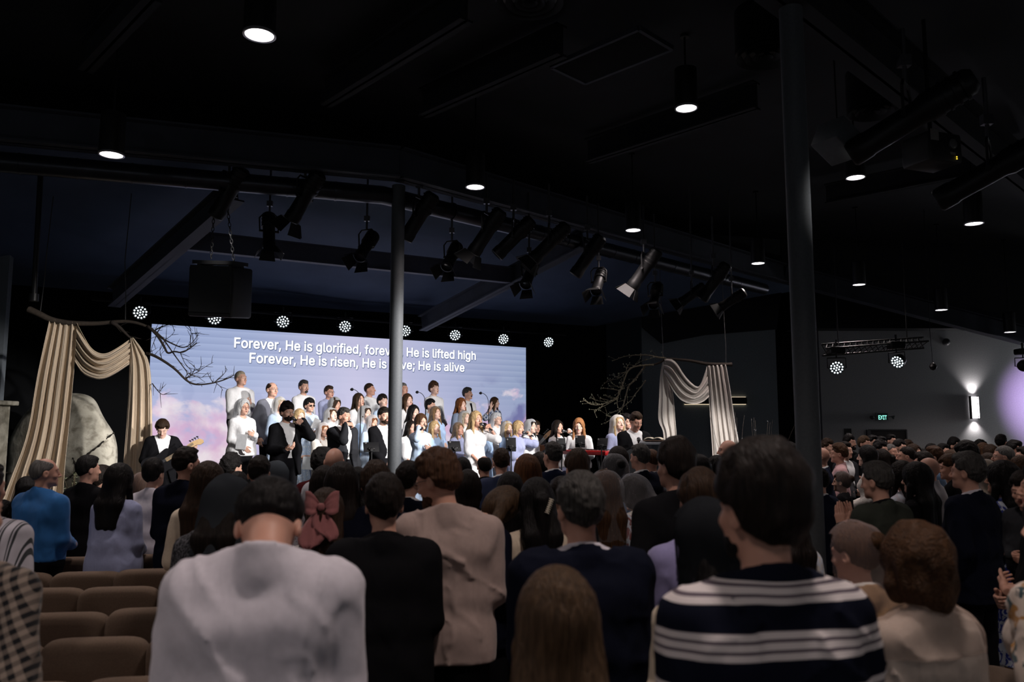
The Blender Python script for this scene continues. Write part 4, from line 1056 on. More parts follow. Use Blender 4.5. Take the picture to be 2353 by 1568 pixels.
# stage profile spots on the girder
def spot_fixture(name, label, p, aimdir, s=1.0, lit=False, group='theatre spotlights hung along the girder', doors=True, L=.52, top=5.5):
    t = thing(name, label, 'spotlight', p, 0, group, s); rot = aim(aimdir).to_4x4()
    b = MB(); b.lathe([(.06, -L * .5), (.085, -L * .46), (.092, -L * .15), (.078, -L * .10), (.078, L * .30), (.085, L * .32), (.085, L * .44), (.072, L * .46), (.070, L * .36), (.001, L * .36)], 20, rot)
    for i in range(4): b.lathe([(.097, -L * .42 + .05 * i), (.097, -L * .40 + .05 * i)], 20, rot)
    b.build('housing', M_STEEL, t, True)
    b = MB(); b.lathe([(.001, L * .375), (.066, L * .37), (.066, L * .36), (.001, L * .36)], 20, rot); b.build('lens', emis('spot_lens', (1, .93, .85), 3.0) if lit else plain('glass_dark', (.05, .05, .06), .1), t, True)
    side = (rot.to_3x3() @ Vector((1, 0, 0))); b = MB()
    b.tube([side * .115, side * .125 + Vector((0, 0, .17)), side * .08 + Vector((0, 0, .22)), -side * .08 + Vector((0, 0, .22)), -side * .125 + Vector((0, 0, .17)), -side * .115], .010, 6)
    b.tube([side * .07, side * .125], .016, 8); b.tube([-side * .07, -side * .125], .016, 8); b.build('yoke', M_STEEL, t, True)
    b = MB(); b.tube([(0, 0, .22), (0, 0, max(.36, (top - p.z) / s))], .014, 8); b.box((0, 0, .37), (.07, .05, .07)); b.build('clamp', plain('clamp_steel', (.10, .10, .11), .4, .6), t)
    if doors:
        r3 = rot.to_3x3(); b = MB()
        for k in range(4):
            a = k * math.pi / 2; c, s_ = math.cos(a), math.sin(a)
            V = [(-.075, .085, L * .45), (.075, .085, L * .45), (.105, .150 + .02 * (k % 2), L * .45 + .12), (-.105, .150 + .02 * (k % 2), L * .45 + .12)]
            b.add([r3 @ Vector((x * c - y * s_, x * s_ + y * c, z)) for x, y, z in V], [(0, 1, 2, 3)])
        solid(b.build('barn_door', plain('door_black', (.008, .008, .009), .6, .2), t), .003)
    return t
ST = st(3.6, 2.6, 1.6)
low = [(618, 532, 10.9), (842, 566, 11.0), (1038, 590, 11.6), (1216, 632, 12.2), (1376, 648, 12.8), (1506, 680, 13.4), (1590, 678, 13.9), (1682, 690, 14.3)]
upp = [(525, 445, 10.3), (700, 455, 10.4), (962, 500, 10.9), (1118, 535, 11.3), (1180, 548, 11.6), (1262, 560, 11.8), (1350, 590, 12.4), (1480, 620, 12.9), (1640, 650, 13.6)]
names_low = ['barn-door spotlight below the girder, nearest the hanging loudspeaker', 'barn-door spotlight hanging just left of the column before the screen', 'barn-door spotlight hanging just right of the column before the screen', 'barn-door spotlight hanging on the sloping right stage beam', 'barn-door spotlight with a bright lens rim above the lectern side',
    'barn-door spotlight with the brightest lens rim, right of the sloping beam', 'dim barn-door spotlight right of the brightest lens rim', 'last dim barn-door spotlight before the thick right column']
names_upp = ['big spotlight at the top of the loudspeaker chains', 'big spotlight tilted under the duct left of the column before the screen', 'big spotlight on the girder touching the right side of the column before the screen', 'big spotlight on the girder below the can pendant right of the column', 'short dark spotlight wedged between two big girder spotlights',
    'big spotlight crossing the top of the sloping stage beam', 'big spotlight hanging past the top end of the sloping beam', 'big tilted spotlight under the duct, middle of the right girder run', 'faint tilted spotlight nearest the far end of the girder']
keyw = []
for i, (x, y, d) in enumerate(low):
    p = at(x, y, d); tg = ST + DIRV * (-2.4 + i * .7); dr = (tg - p).normalized(); dr = Vector((-.35 if i else .1, -.75 if i else -.2, -1.0)) if i < 6 else dr
    spot_fixture('stage_spotlight', names_low[i], p, dr, 1.05, top=5.5 if i < 6 else 6.2)
for i, (x, y, d) in enumerate(upp):
    p = at(x, y, d); tg = st(.6 + i * .9, 2.4, 1.5)
    spot_fixture('stage_spotlight', names_upp[i], p, Vector((-.8, .35, -1.15)) if i not in (4, 5) else Vector((-.9, .1, -.9)), 1.25, False, doors=(i % 2 == 1), L=.62)
    if i in (0, 1, 2, 3): keyw.append((p, tg))
# light of those spots on the stage (the front of house rows; each leaves from a fixture hung on the girder)
for p, tg in keyw:
    q = p + (tg - p).normalized() * .48
    spot('stage_beam', q, tg, STAGE_W, 46, .45, (1.0, .95, .90), .10)
# front of house light: the two big spotlights over the right seats and their row on, out of the picture to the right
FOH = [at(2085, 275, 7.2), at(2275, 395, 8.2)]
for i, (x, y) in enumerate(((5.5, 3.73), (6.6, 7.2), (4.6, 2.9))):
    p = Vector((x, y, 4.5 if i == 0 else 5.0)); FOH.append(p)
    spot_fixture('stage_spotlight', 'front of house spotlight of the same row, beyond the right edge', p, Vector((-.75, .7, -.42)), 1.5, False, 'big spotlights over the right seats', False, .8)
for i, tx, to, tz, pw, cone in ((1, 2.0, 2.6, 1.75, 1.0, 25), (1, 4.2, 2.6, 1.75, .9, 25), (3, 5.2, 7.3, 1.5, .5, 18), (1, 6.2, 3.0, 1.45, .75, 22), (1, 1.2, 3.4, 1.5, 1.1, 24), (2, 3.2, 3.4, 1.6, 1.0, 24), (2, 1.3, 4.0, 1.7, .75, 18), (3, 5.4, 3.4, 1.5, .9, 25), (3, 8.4, 5.0, 1.3, .55, 24), (4, -1.9, 3.5, 1.5, 2.6, 22), (1, 0.6, 2.6, 1.7, .7, 22), (1, 9.6, 3.0, .35, 1.4, 19)):
    p = FOH[i]; tg = st(tx, to, tz); q = p + (tg - p).normalized() * .62
    spot('front_beam', q, tg, FRONT_W * pw, cone, .5, (1.0, .955, .92), .12)
q = at(962, 500, 10.9); tg = at(170, 1010, 12.7); spot('stone_beam', q + (tg - q).normalized() * 1.0, tg, 420, 26, .5, (1.0, .96, .92), .08)
# round LED stage lamps above the screen
def led_fixture(label, p, r, facing, cover=0.0, head=False):
    t = thing('led_stage_lamp', label, 'stage lamp', p, 0, 'round multi-dot stage lamps'); rot = aim(facing).to_4x4()
    b = MB(); b.lathe([(r * .55, -r * 1.5), (r * .9, -r * 1.1), (r * 1.05, -r * .3), (r * 1.08, -.005), (r * 1.0, 0), (r * .96, -.02), (.001, -.02)], 24, rot); b.build('housing', M_STEEL, t, True)
    b = MB(); r3 = rot.to_3x3()
    for ring, n in ((0, 1), (.40, 6), (.80, 12)):
        for k in range(n):
            a = 2 * math.pi * (k + .3) / n; c = Vector((ring * r * math.cos(a), ring * r * math.sin(a), -.014))
            b.lathe([(.001, .012), (r * .09, .009), (r * .125, .002), (r * .125, -.004)], 10, Matrix.Translation(r3 @ c) @ rot)
    b.build('led_cluster', emis('led_glow', (.80, .93, 1.0), 2.4), t, True)
    sd = r3 @ Vector((1, 0, 0)); b = MB()
    b.tube([sd * r * 1.0, sd * r * 1.3, sd * r * 1.28 + Vector((0, 0, r * 1.5)), -sd * r * 1.28 + Vector((0, 0, r * 1.5)), -sd * r * 1.3, -sd * r * 1.0], .012, 6)
    b.tube([(0, 0, r * 1.5), (0, 0, r * 2.3)], .016, 6); b.build('yoke', M_STEEL, t, True)
    if head: b = MB(); b.box((0, 0, r * 2.6), (r * 2.3, r * 1.8, r * 1.1), None, .03); b.tube([(0, 0, r * 2.6), (0, 0, r * 4.2)], .02, 8); b.build('base_box', M_STEEL, t, True)
    return t
LEDN = ['above the top left corner of the screen by the drape', 'half hidden under the hanging loudspeaker', 'third from the left over the screen', 'over the word glorified, left of the column', 'half hidden behind the column before the screen', 'over the words lifted high', 'over the right part of the screen', 'past the right corner of the screen']
for (x, y), nm in zip(((322, 719), (493, 732), (650, 740), (793, 751), (931, 761), (1046, 771), (1157, 780), (1261, 787)), LEDN):
    p = on_row(x, y, .35); led_fixture('round white multi-dot stage lamp ' + nm, p, .125, Vector((.25, -.9, -.38)) + Vector((.0, 0, 0)))
# hanging loudspeaker cluster on two chains
p = at(507, 672, 10.8); t = thing('loudspeaker', 'large black loudspeaker hung on two chains left over the stage', 'loudspeaker', p, R(-12))
rx = Matrix.Rotation(R(7), 3, 'X') @ Matrix.Rotation(R(4), 3, 'Y')
b = MB(); b.box((0, 0, 0), (.66, .5, .68), rx, .03); b.build('cabinet', plain('speaker_black', (.008, .008, .009), .55), t, True)
b = MB(); b.box((.01, -.262, 0), (.60, .02, .62), rx); b.build('grille', plain('speaker_grille', (.012, .012, .013), .5, .3, grain=.6, gscale=250), t)
b = MB(); b.box((-.02, 0, .40), (.62, .36, .05), rx); b.box((-.25, 0, .36), (.05, .3, .1), rx); b.box((.22, 0, .36), (.05, .3, .1), rx); b.build('rigging_frame', M_STEEL, t)
for (a0, a1) in (((485, 594), (494, 450)), ((538, 606), (520, 455))):
    b = MB(); q0, q1 = at(*a0, 10.8), at(*a1, 10.6); ti = Matrix.Rotation(-R(-12), 3, 'Z')
    nlk = 16
    for k in range(nlk):
        c = (q0 + (q1 - q0) * ((k + .5) / nlk)) - p; hl = (q1 - q0).length / nlk * .62; dz = (q1 - q0).normalized(); sv = Vector((1, 0, 0)) if k % 2 else Vector((0, 1, 0))
        b.tube([ti @ (c + dz * hl * math.cos(a) + sv * .018 * math.sin(a)) for a in [2 * math.pi * j / 8 for j in range(8)]], .0055, 5, closed=True)
    b.build('chain', M_STEEL, t, True)
# right side ceiling kit
p = at(1925, 325, 7.6); t = thing('loudspeaker', 'grey sided wedge loudspeaker hung from the ceiling right of the thick column', 'loudspeaker', p, R(30))
b = MB(); b.box((0, 0, 0), (.34, .30, .26), Matrix.Rotation(R(28), 3, 'Y'), .015); b.build('cabinet', plain('speaker_grey', (.10, .11, .12), .6), t, True)
b = MB(); b.box((.14, 0, -.07), (.02, .26, .24), Matrix.Rotation(R(28), 3, 'Y')); b.build('grille', M_STEEL, t); b = MB(); b.tube([(0, 0, .1), (0, 0, 1.6)], .008, 6); b.build('hanger', M_STEEL, t)
spot_fixture('stage_spotlight', 'long black spotlight angled down left between wedge speaker and projector', at(2085, 275, 7.2), Vector((-.75, .55, -.42)), 1.5, True, 'big spotlights over the right seats', False, .8)
spot_fixture('stage_spotlight', 'long black spotlight angled down left near the right edge', at(2275, 395, 8.2), Vector((-.75, .55, -.42)), 1.5, False, 'big spotlights over the right seats', False, .8)
p = at(2140, 350, 8.0); t = thing('projector', 'black ceiling projector with a pale label and two yellow lights', 'projector', p, R(20))
b = MB(); b.box((0, 0, 0), (.42, .36, .30), None, .03); b.build('case', plain('projector_black', (.014, .014, .015), .5), t, True)
b = MB(); b.lathe([(.045, 0), (.05, .02), (.03, .03), (.001, .03)], 18, Matrix.Translation((.07, -.18, .03)) @ Matrix.Rotation(R(90), 4, 'X')); b.build('lens', plain('lens_grey', (.12, .12, .12), .3), t, True)
b = MB(); b.box((-.15, -.182, .10), (.10, .006, .11)); b.build('label_plate', plain('label_grey', (.22, .21, .20), .7), t)
b = MB(); b.box((.07, -.185, -.065), (.07, .006, .025)); b.build('name_tag', plain('label_grey', (.22, .21, .20), .7), t)
b = MB(); b.box((.12, -.186, -.115), (.012, .006, .010)); b.box((.12, -.186, -.095), (.012, .006, .010)); b.build('indicator', emis('led_yellow', (1, .7, .05), 1.2), t)
b = MB(); b.tube([(0, 0, .14), (0, 0, 1.4)], .02, 8); b.build('ceiling_pole', M_STEEL, t)
for (x, y, lb) in ((1218, 8, 'round black ceiling air diffuser at the top centre edge'), (1762, 132, 'round black ceiling air diffuser just left of the thick column top'), (2010, 258, 'round black ceiling air diffuser above the wedge speaker')):
    p = at_z(x, y, 5.6); t = thing('air_diffuser', lb, 'air vent', p, 0, 'round ceiling diffusers'); 
    for r in (.30, .22, .14, .07):
        b = MB(); b.lathe([(r, 0), (r - .05, .05), (r - .055, .05), (r - .006, -.004)], 28, None, False); b.build('ring', plain('vent_black', (.03, .032, .036), .9), t, True)
    b = MB(); b.lathe([(.31, .05), (.31, .5)], 24); b.build('collar', M_STEEL, t, True)
p = at_z(1402, 132, 5.9); t = thing('air_grille', 'rectangular slatted black return grille in the ceiling beside a can pendant', 'air vent', p, R(-45))
b = MB(); b.box((0, .3, 0), (1.2, .04, .05)); b.box((0, -.3, 0), (1.2, .04, .05)); b.box((.6, 0, 0), (.04, .6, .05)); b.box((-.6, 0, 0), (.04, .6, .05)); b.build('frame', M_BEAM, t)
b = MB()
for k in range(12): b.box((0, -.27 + .049 * k, .0), (1.16, .012, .04), Matrix.Rotation(R(35), 3, 'X'))
b.build('slats', plain('vent_black', (.03, .032, .036), .9), t)
# truss with two moving heads at the right
ta, tb = at(1888, 806, 14.2), at(2122, 789, 14.8); t = thing('lighting_truss', 'black lattice truss over the right hand congregation', 'truss', (0, 0, 0))
b = MB(); dd = tb - ta; off = [Vector((0, 0, .11)), Vector((0, 0, -.09)), Vector((.0, -.18, .02))]
for o_ in off: b.tube([ta + o_, tb + o_], .018, 6)
for k in range(18):
    for (i, j) in ((0, 1), (1, 2), (2, 0)): b.tube([ta + dd * (k / 18) + off[i], ta + dd * ((k + 1) / 18) + off[j]], .008, 5)
b.build('lattice', M_STEEL, t, True)
b = MB(); b.tube([ta + Vector((.3, 0, .1)), ta + Vector((.3, 0, 1.9))], .01, 5); b.build('hanger', M_STEEL, t); b = MB(); b.tube([tb + Vector((-.3, 0, .1)), tb + Vector((-.3, 0, 1.9))], .01, 5); b.build('hanger', M_STEEL, t)
led_fixture('moving head lamp glowing under the left part of the truss', at(1923, 846, 14.1), .12, Vector((-.25, -.9, -.32)), head=True)
led_fixture('moving head lamp with half lit face under the right part of the truss', at(2061, 833, 14.4), .12, Vector((-.75, -.5, -.45)), head=True)
pu = at(2352, 842, 17.0)
led_fixture('purple lit stage lamp cut by the right edge above the purple wall glow', pu, .12, Vector((.3, .9, -.35)), head=True)
spot('purple_beam', pu + Vector((.1, .3, -.15)), at(2462, 935, 21), PURPLE_W, 42, 1.0, (.66, .42, 1.0), .05)
# ------------------------------------------------------------------ far wall: sconce, exit sign, door
p = at(2237.5, 937, 20.85); t = thing('wall_sconce', 'bright rectangular wall sconce throwing light up and down the grey wall', 'lamp', (p.x, 20.87, p.z))
b = MB(); b.box((0, 0, 0), (.19, .10, .56), None, .01); b.build('glass_shade', emis('sconce_glass', (1.0, .93, .97), 2.6), t)
b = MB()
for x in (-.105, .105): b.box((x, .01, 0), (.018, .09, .60))
for z in (-.24, .10, .24): b.box((0, -.056, z), (.20, .008, .006))
b.box((.05, -.056, 0), (.006, .008, .56)); b.build('frame', plain('sconce_frame', (.03, .03, .03), .4, .5), t)
for sgn in (1, -1): spot('sconce_beam', (p.x, 20.86, p.z + sgn * .31), (p.x, 20.93, p.z + sgn * 1.6), SCONCE_W * .42 * (1.0 if sgn > 0 else .8), 96, 1.0, (1, .93, .93), .05)
for (x, y, rz) in ((-7.5, -5.8, 180), (-2.5, -5.8, 180), (2.5, -5.8, 180), (7.5, -5.8, 180), (19.75, 4, -90), (19.75, 10, -90), (19.75, 16, -90), (-11.75, 3, 90), (14.6, 20.93, 0), (18.0, 20.93, 0)):   # unseen sconces added around the walls as soft fill light
    c = copy_thing(t, (x, y, p.z), (0, 0, R(rz)), 'added bright wall sconce out of frame, put in as fill light'); c['group'] = 'added fill sconces out of frame'
    l = bpy.data.lights.new('room_fill_light', 'POINT'); l.energy = ROOM_W * (2.8 if y > 20 else 1.0); l.color = (.93, .95, 1.0); l.shadow_soft_size = .25; lo = bpy.data.objects.new('room_fill_light', l); COL.objects.link(lo)
    a_ = R(rz); lo.location = (x + math.sin(a_) * .5, y - math.cos(a_) * .5, p.z)
p = at(2024, 958, 20.85); t = thing('exit_sign', 'green lit exit sign above the dark doorway', 'exit sign', (p.x, 20.88, p.z))
b = MB(); b.box((0, 0, 0), (.32, .07, .21), None, .012); b.build('case', plain('exit_case', (.25, .26, .26), .5), t, True)
b = MB(); b.box((0, -.037, 0), (.27, .004, .17)); b.build('face_panel', plain('exit_face', (.02, .05, .05), .5), t)
me = text_mesh('EXIT', .02); X = [v.co.x for v in me.vertices]; x0, x1 = min(X), max(X)
for v in me.vertices: v.co = ((v.co.x - x0) / (x1 - x0) * .22 - .11, -.0405, v.co.y / .72 * .145 - .0725)
link('lettering', me, emis('exit_green', (.30, .95, .78), 1.3), t)
for q in (-1, 1):
    b = MB(); b.tube([(q * .16, 0, 0), (q * .24, -.03, .0)], .012, 6); b.lathe([(.02, 0), (.05, .05), (.055, .07), (.045, .075), (.001, .07)], 14, Matrix.Translation((q * .24, -.03, .0)) @ aim((q * .8, -.5, -.35)).to_4x4())
    b.build('emergency_lamp', plain('exit_head', (.10, .10, .10), .5), t, True)
pL, pR, pz = at(1992, 988, 20.9), at(2077, 988, 20.9), at(2035, 988, 20.9).z
b = MB(); b.box(((pL.x + pR.x) / 2, 20.94, pz / 2), (pR.x - pL.x, .06, pz)); dr_ = b.build('door_1', plain('door_dark', (.012, .010, .009), .5)); dr_['kind'] = 'structure'
b = MB(); b.box((pL.x - .02, 20.92, pz / 2 + .0), (.09, .1, pz)); b.box((pR.x, 20.93, pz / 2), (.03, .09, pz)); b.box(((pL.x + pR.x) / 2, 20.93, pz), (pR.x - pL.x, .09, .03)); o = b.build('frame', plain('door_frame', (.07, .07, .075), .6), dr_)
b = MB(); q = at(1998, 997, 20.8); b.box((q.x, 20.905, q.z), (.03, .006, .06)); b.build('window_slit', emis('slit_glow', (.7, .8, 1.0), .8), dr_)
p = at(1948, 995, 20.8); t = thing('room_sign', 'small black plaque with two faint lines left of the doorway', 'sign', (p.x, 20.93, p.z))
b = MB(); b.box((0, 0, 0), (.18, .02, .22)); b.build('plate', plain('sign_black', (.012, .012, .014), .5), t)
b = MB(); b.box((0, -.012, -.01), (.10, .004, .018)); b.box((0, -.012, -.055), (.12, .004, .018)); b.build('lettering', plain('sign_grey', (.25, .25, .25), .6), t)
p = at(2186, 784, 20.8); b = MB(); b.lathe([(.10, 0), (.10, .03), (.07, .09), (.03, .12), (.001, .12)], 20, aim((0, -1, -.2)).to_4x4()); o = b.build('dome_camera', plain('dome_grey', (.06, .06, .065), .4), None, True); o.location = (p.x, 20.93, p.z); tag(o, 'small round dome camera high on the grey wall', 'camera')
p = at(2144, 843, 15.5); t = thing('hanging_microphone', 'black ball hanging on a thin cable before the grey wall', 'microphone', p)
b = MB(); b.lathe([(.001, -.075), (.05, -.05), (.07, 0), (.05, .05), (.01, .08)], 16); b.build('ball', M_STEEL, t, True); b = MB(); b.tube([(0, 0, .07), (-.02, 0, .6), (0, 0, 6.2 - p.z)], .006, 5); b.build('cable', M_STEEL, t)
# ------------------------------------------------------------------ drapes, branches, stone, plants
def poly(pts, t):
    """point at fraction t of a polyline"""
    P = [Vector(p) for p in pts]; L = [0]
    for a, c in zip(P, P[1:]): L.append(L[-1] + (c - a).length)
    s = t * L[-1]
    for i in range(len(P) - 1):
        if s <= L[i + 1] or i == len(P) - 2: return P[i] + (P[i + 1] - P[i]) * ((s - L[i]) / max(1e-6, L[i + 1] - L[i]))
def smooth_poly(pts, n=4):
    P = [Vector(p) for p in pts]
    for _ in range(n):
        Q = [P[0]]
        for a, c in zip(P, P[1:]): Q += [a * .75 + c * .25, a * .25 + c * .75]
        P = Q + [P[-1]]
    return P
def panel(name, left, right, d, folds, amp, mat, parent, seed=0, nu=70, nv=60, gather=.35, thick=.004):
    left, right = smooth_poly(left, 2), smooth_poly(right, 2); rnd = random.Random(seed); ph = [rnd.uniform(0, 6) for _ in range(4)]
    G = []
    for j in range(nv + 1):
        v = j / nv; a, c = poly(left, v), poly(right, v); row = []
        for i in range(nu + 1):
            u = i / nu; uu = u + .018 * math.sin(u * 9 + ph[0] + v * 2)
            am = amp * (gather + (1 - gather) * v)
            dz = am * (math.sin(uu * folds * 6.283 + ph[1] + .8 * math.sin(v * 2.2 + ph[2])) + .3 * math.sin(uu * folds * 2.3 * 6.283 + ph[3] + v) + .12 * math.sin(uu * folds * 4.7 * 6.283 - v * 2))
            p = a + (c - a) * uu; row.append(at(p.x, p.y, d + dz))
        G.append(row)
    b = MB(); b.sheet(G); return solid(b.build(name, mat, parent, True, 0), thick)
def drape_mat(nm, col):
    m, nt, b = _new(nm); b.inputs['Roughness'].default_value = .9; b.inputs['Specular IOR Level'].default_value = .15
    f = noise(nt, objco(nt), 30, 3); nt.links.new(mixc(nt, f, [c * .92 for c in col], [min(1, c * 1.06) for c in col]), b.inputs['Base Color'])
    b.inputs['Subsurface Weight'].default_value = 0.0; b.inputs['Sheen Weight'].default_value = .2
    bump(nt, b, noise(nt, mapping(nt, (5, 5, 2)), 2.0, 4, 1.0), .25, .03); return m
M_DRAPE = drape_mat('muslin', (.62, .50, .37))
dl = thing('draped_fabric', 'cream muslin drape hanging from the branch left of the screen', 'drape', at(230, 900, 11.2))
def par(o, root):
    bpy.context.view_layer.update(); o.parent = root; o.matrix_parent_inverse = root.matrix_world.inverted(); return o
par(panel('hanging_panel', [(113, 733), (97, 800), (80, 880), (62, 1000), (22, 1100), (0, 1160), (-40, 1300)], [(178, 742), (176, 800), (167, 900), (160, 980), (150, 1080), (146, 1170), (140, 1300)], 11.2, 5, .07, M_DRAPE, None, 1), dl)
par(panel('hanging_panel', [(299, 777), (296, 850), (292, 950), (284, 1050), (279, 1120), (274, 1300)], [(306, 776), (328, 803), (345, 832), (350, 900), (351, 1000), (352, 1300)], 11.15, 3, .05, M_DRAPE, None, 4), dl)
def swag(name, upper, lower, d, mat, root, seed, folds=4, amp=.05):
    upper, lower = smooth_poly(upper, 3), smooth_poly(lower, 3); G = []; rnd = random.Random(seed); p0 = rnd.uniform(0, 6)
    for j in range(49):
        v = j / 48; row = []
        for i in range(65):
            u = i / 64; p = poly(upper, u) * (1 - v) + poly(lower, u) * v
            dz = amp * (math.sin(v * folds * 6.283 + p0 + 1.2 * math.sin(u * 3)) + .5 * math.sin(v * folds * 2.2 * 6.283 + u * 2)) * (.5 + .5 * math.sin(u * 3.14)) - .12 * math.sin(u * 3.14)
            row.append(at(p.x, p.y, d + dz))
        G.append(row)
    b = MB(); b.sheet(G); return par(solid(b.build(name, mat, None, True, 0), .004), root)
swag('swag', [(176, 742), (196, 780), (213, 806), (240, 816), (270, 800), (301, 778)], [(172, 832), (190, 860), (215, 871), (238, 873), (268, 858), (297, 838)], 11.17, M_DRAPE, dl, 2)
M_BRANCH = plain('branch_bark', (.055, .042, .032), .85, grain=.4, gscale=30)
M_TWIG = plain('twig_bark', (.03, .022, .018), .85, grain=.3, gscale=30)
def branch(name, label, root_px, d, lines, mat, twig_mat=None, buds=None, wob=.12, seed=3):
    """lines: (radius m, [(px,py),...]); the first is the bough, the rest its twigs"""
    t = thing(name, label, 'branch', at(*root_px, d)); rnd = random.Random(seed)
    inv = t.location
    def build(sel, nm, mt):
        b = MB()
        for k, (r, L) in sel:
            dd = d + rnd.uniform(-wob, wob) * (k > 0); Q = smooth_poly(L, 2); n = len(Q)
            drift = rnd.uniform(-wob, wob) * 1.5 * (k > 0)
            pts = [at(p.x, p.y, (d if i == 0 and k > 0 else dd + drift * i / n)) - inv for i, p in enumerate(Q)]
            b.tube(pts, [max(.0025, r * (1 - .75 * i / n)) for i in range(n)], 7)
            if k > 0:                    # short side shoots
                for i in range(2, n - 1, 3):
                    tg = (pts[i] - pts[i - 1]).normalized(); q = Vector((rnd.uniform(-1, 1), rnd.uniform(-.5, .5), rnd.uniform(-.5, 1))).normalized(); dv = (tg + q * .9).normalized(); ln = rnd.uniform(.05, .20)
                    e1 = pts[i] + dv * ln * .6; e2 = e1 + (dv + tg * .5 + q * .3).normalized() * ln * .5; b.tube([pts[i], e1, e2], [.0042, .0034, .0018], 5)
                    if buds: BUD.append(e2)
            if buds and k > 0:
                for i in range(1, n, 2):
                    c = pts[i] + Vector((rnd.uniform(-.012, .012), 0, rnd.uniform(.0, .018)))
                    BUD.append(c)
        if sel: b.build(nm, mt, t, True, 0)
    BUD = []
    build([(0, lines[0])], 'bough', mat); build(list(enumerate(lines))[1:], 'twigs', twig_mat or mat)
    if buds and BUD:
        b = MB()
        for c in BUD: b.lathe([(.001, -.012), (.007, -.004), (.008, .003), (.003, .012), (.001, .014)], 6, Matrix.Translation(c) @ Matrix.Rotation(rnd.uniform(-.7, .7), 4, 'X'))
        o = b.build('buds', buds, t, True, 0); o['kind'] = 'stuff'
    return t
branch('tree_branch', 'bare crooked branch carrying the cream drape left of the screen', (66, 712), 11.2,
    [(.050, [(66, 711), (90, 722), (115, 735), (150, 742), (185, 744), (225, 744), (262, 740), (300, 738), (345, 752), (378, 782)]),
     (.032, [(258, 741), (275, 752), (290, 768), (302, 779)]),
     (.020, [(340, 750), (362, 771), (378, 798), (385, 814), (400, 807), (418, 812), (438, 800), (452, 788)]),
     (.012, [(372, 778), (395, 790), (418, 800), (432, 796), (446, 784), (455, 768)]),
     (.010, [(352, 762), (372, 750), (398, 744), (428, 742)]), (.010, [(360, 768), (365, 758), (372, 750)]),
     (.010, [(378, 783), (400, 815), (420, 842), (432, 858), (425, 868), (430, 872)]),
     (.022, [(338, 812), (356, 818), (380, 832), (405, 850), (425, 872), (440, 882), (458, 885), (490, 881), (520, 872), (538, 862)]),
     (.008, [(425, 870), (440, 862), (455, 855), (470, 844), (490, 833)]), (.006, [(440, 862), (448, 850), (446, 838)]), (.006, [(455, 855), (462, 842), (463, 836)]),
     (.007, [(432, 858), (445, 865), (462, 868), (470, 866)]), (.007, [(490, 881), (505, 870), (516, 858), (522, 850)]), (.006, [(490, 881), (482, 868), (476, 856)]), (.006, [(496, 880), (508, 890), (512, 898)]),
     (.006, [(414, 810), (420, 825), (428, 842), (440, 850)]), (.006, [(438, 800), (437, 785), (440, 768), (436, 750), (430, 742), (410, 741)]), (.005, [(440, 766), (450, 768), (458, 771)]), (.005, [(441, 768), (450, 765), (455, 766)]),
     (.008, [(350, 882), (362, 898), (372, 908), (382, 906)]), (.005, [(366, 902), (372, 894), (374, 890)]), (.005, [(372, 826), (366, 800), (374, 790)]), (.006, [(360, 770), (352, 790), (345, 812)]), (.005, [(378, 783), (398, 768), (402, 757)])],
    M_BRANCH, M_TWIG)
c4 = lambda L: [(1200 + x / 3.9217, 740 + y / 3.9217) for x, y in L]
branch('tree_branch', 'budding bare branch hanging over the lectern end of the stage', (1690, 836), 15.22,
    [(.040, c4([(1890, 385), (1780, 385), (1650, 380), (1520, 350), (1400, 340), (1290, 330), (1250, 365), (1180, 388), (1110, 395), (1050, 385)])),
     (.020, c4([(1110, 395), (1060, 460), (1000, 540), (960, 570), (940, 640), (915, 740), (900, 790), (830, 850), (745, 920)])), (.018, c4([(1180, 388), (1100, 390), (1000, 405), (950, 440), (920, 520), (890, 610), (860, 680), (790, 720), (700, 750), (620, 750), (550, 700)])),
     (.016, c4([(1290, 325), (1210, 320), (1150, 300), (1000, 298), (900, 315), (810, 355)])), (.012, c4([(1110, 530), (1060, 600), (1010, 660), (990, 700), (930, 750), (880, 790), (760, 840)])),
     (.010, c4([(940, 440), (905, 490), (850, 520), (775, 518)])), (.009, c4([(870, 500), (830, 490), (818, 470)])), (.009, c4([(905, 600), (850, 580), (800, 550)])), (.009, c4([(880, 620), (800, 605), (715, 595)])),
     (.008, c4([(770, 725), (700, 715), (640, 700), (620, 680)])), (.008, c4([(720, 750), (660, 730), (600, 735)])), (.008, c4([(850, 690), (800, 690), (740, 660)])), (.008, c4([(860, 690), (740, 760), (680, 780), (650, 820)])),
     (.010, c4([(870, 620), (860, 700), (850, 740), (890, 830)])), (.007, c4([(940, 430), (950, 395)])), (.007, c4([(1000, 405), (1060, 360), (1130, 340), (1200, 320)])), (.007, c4([(890, 610), (930, 600), (880, 545)])), (.007, c4([(800, 860), (760, 845)])), (.006, c4([(960, 570), (1010, 540), (1040, 500)]))],
    M_TWIG, plain('twig_pale', (.20, .17, .12), .8, grain=.3, gscale=30), plain('bud_green', (.36, .36, .24), .7), .25, 5)
for (a, c, d, lb, rt) in (((1523, 826), (1521, 752), 15.4, 'thin cable holding the left end of the lectern side branch', 0), ((1668, 838), (1665, 752), 15.4, 'thin cable holding the right end of the lectern side branch', 0), ((288, 738), (287, 600), 11.35, 'thin cable holding the branch beside the screen corner', 0), ((92, 722), (108, 575), 11.35, 'thin cable holding the far left end of the branch', 0)):
    b = MB(); q0, q1 = at(*a, d), at(*c, d); b.tube([q0, (q0 + q1) / 2 + Vector((.01, 0, 0)), q1, q1 + Vector((0, .1, 1.2))], .007, 6); tag(b.build('support_cable', plain('cable_grey', (.06, .06, .06), .5)), lb, 'cable')
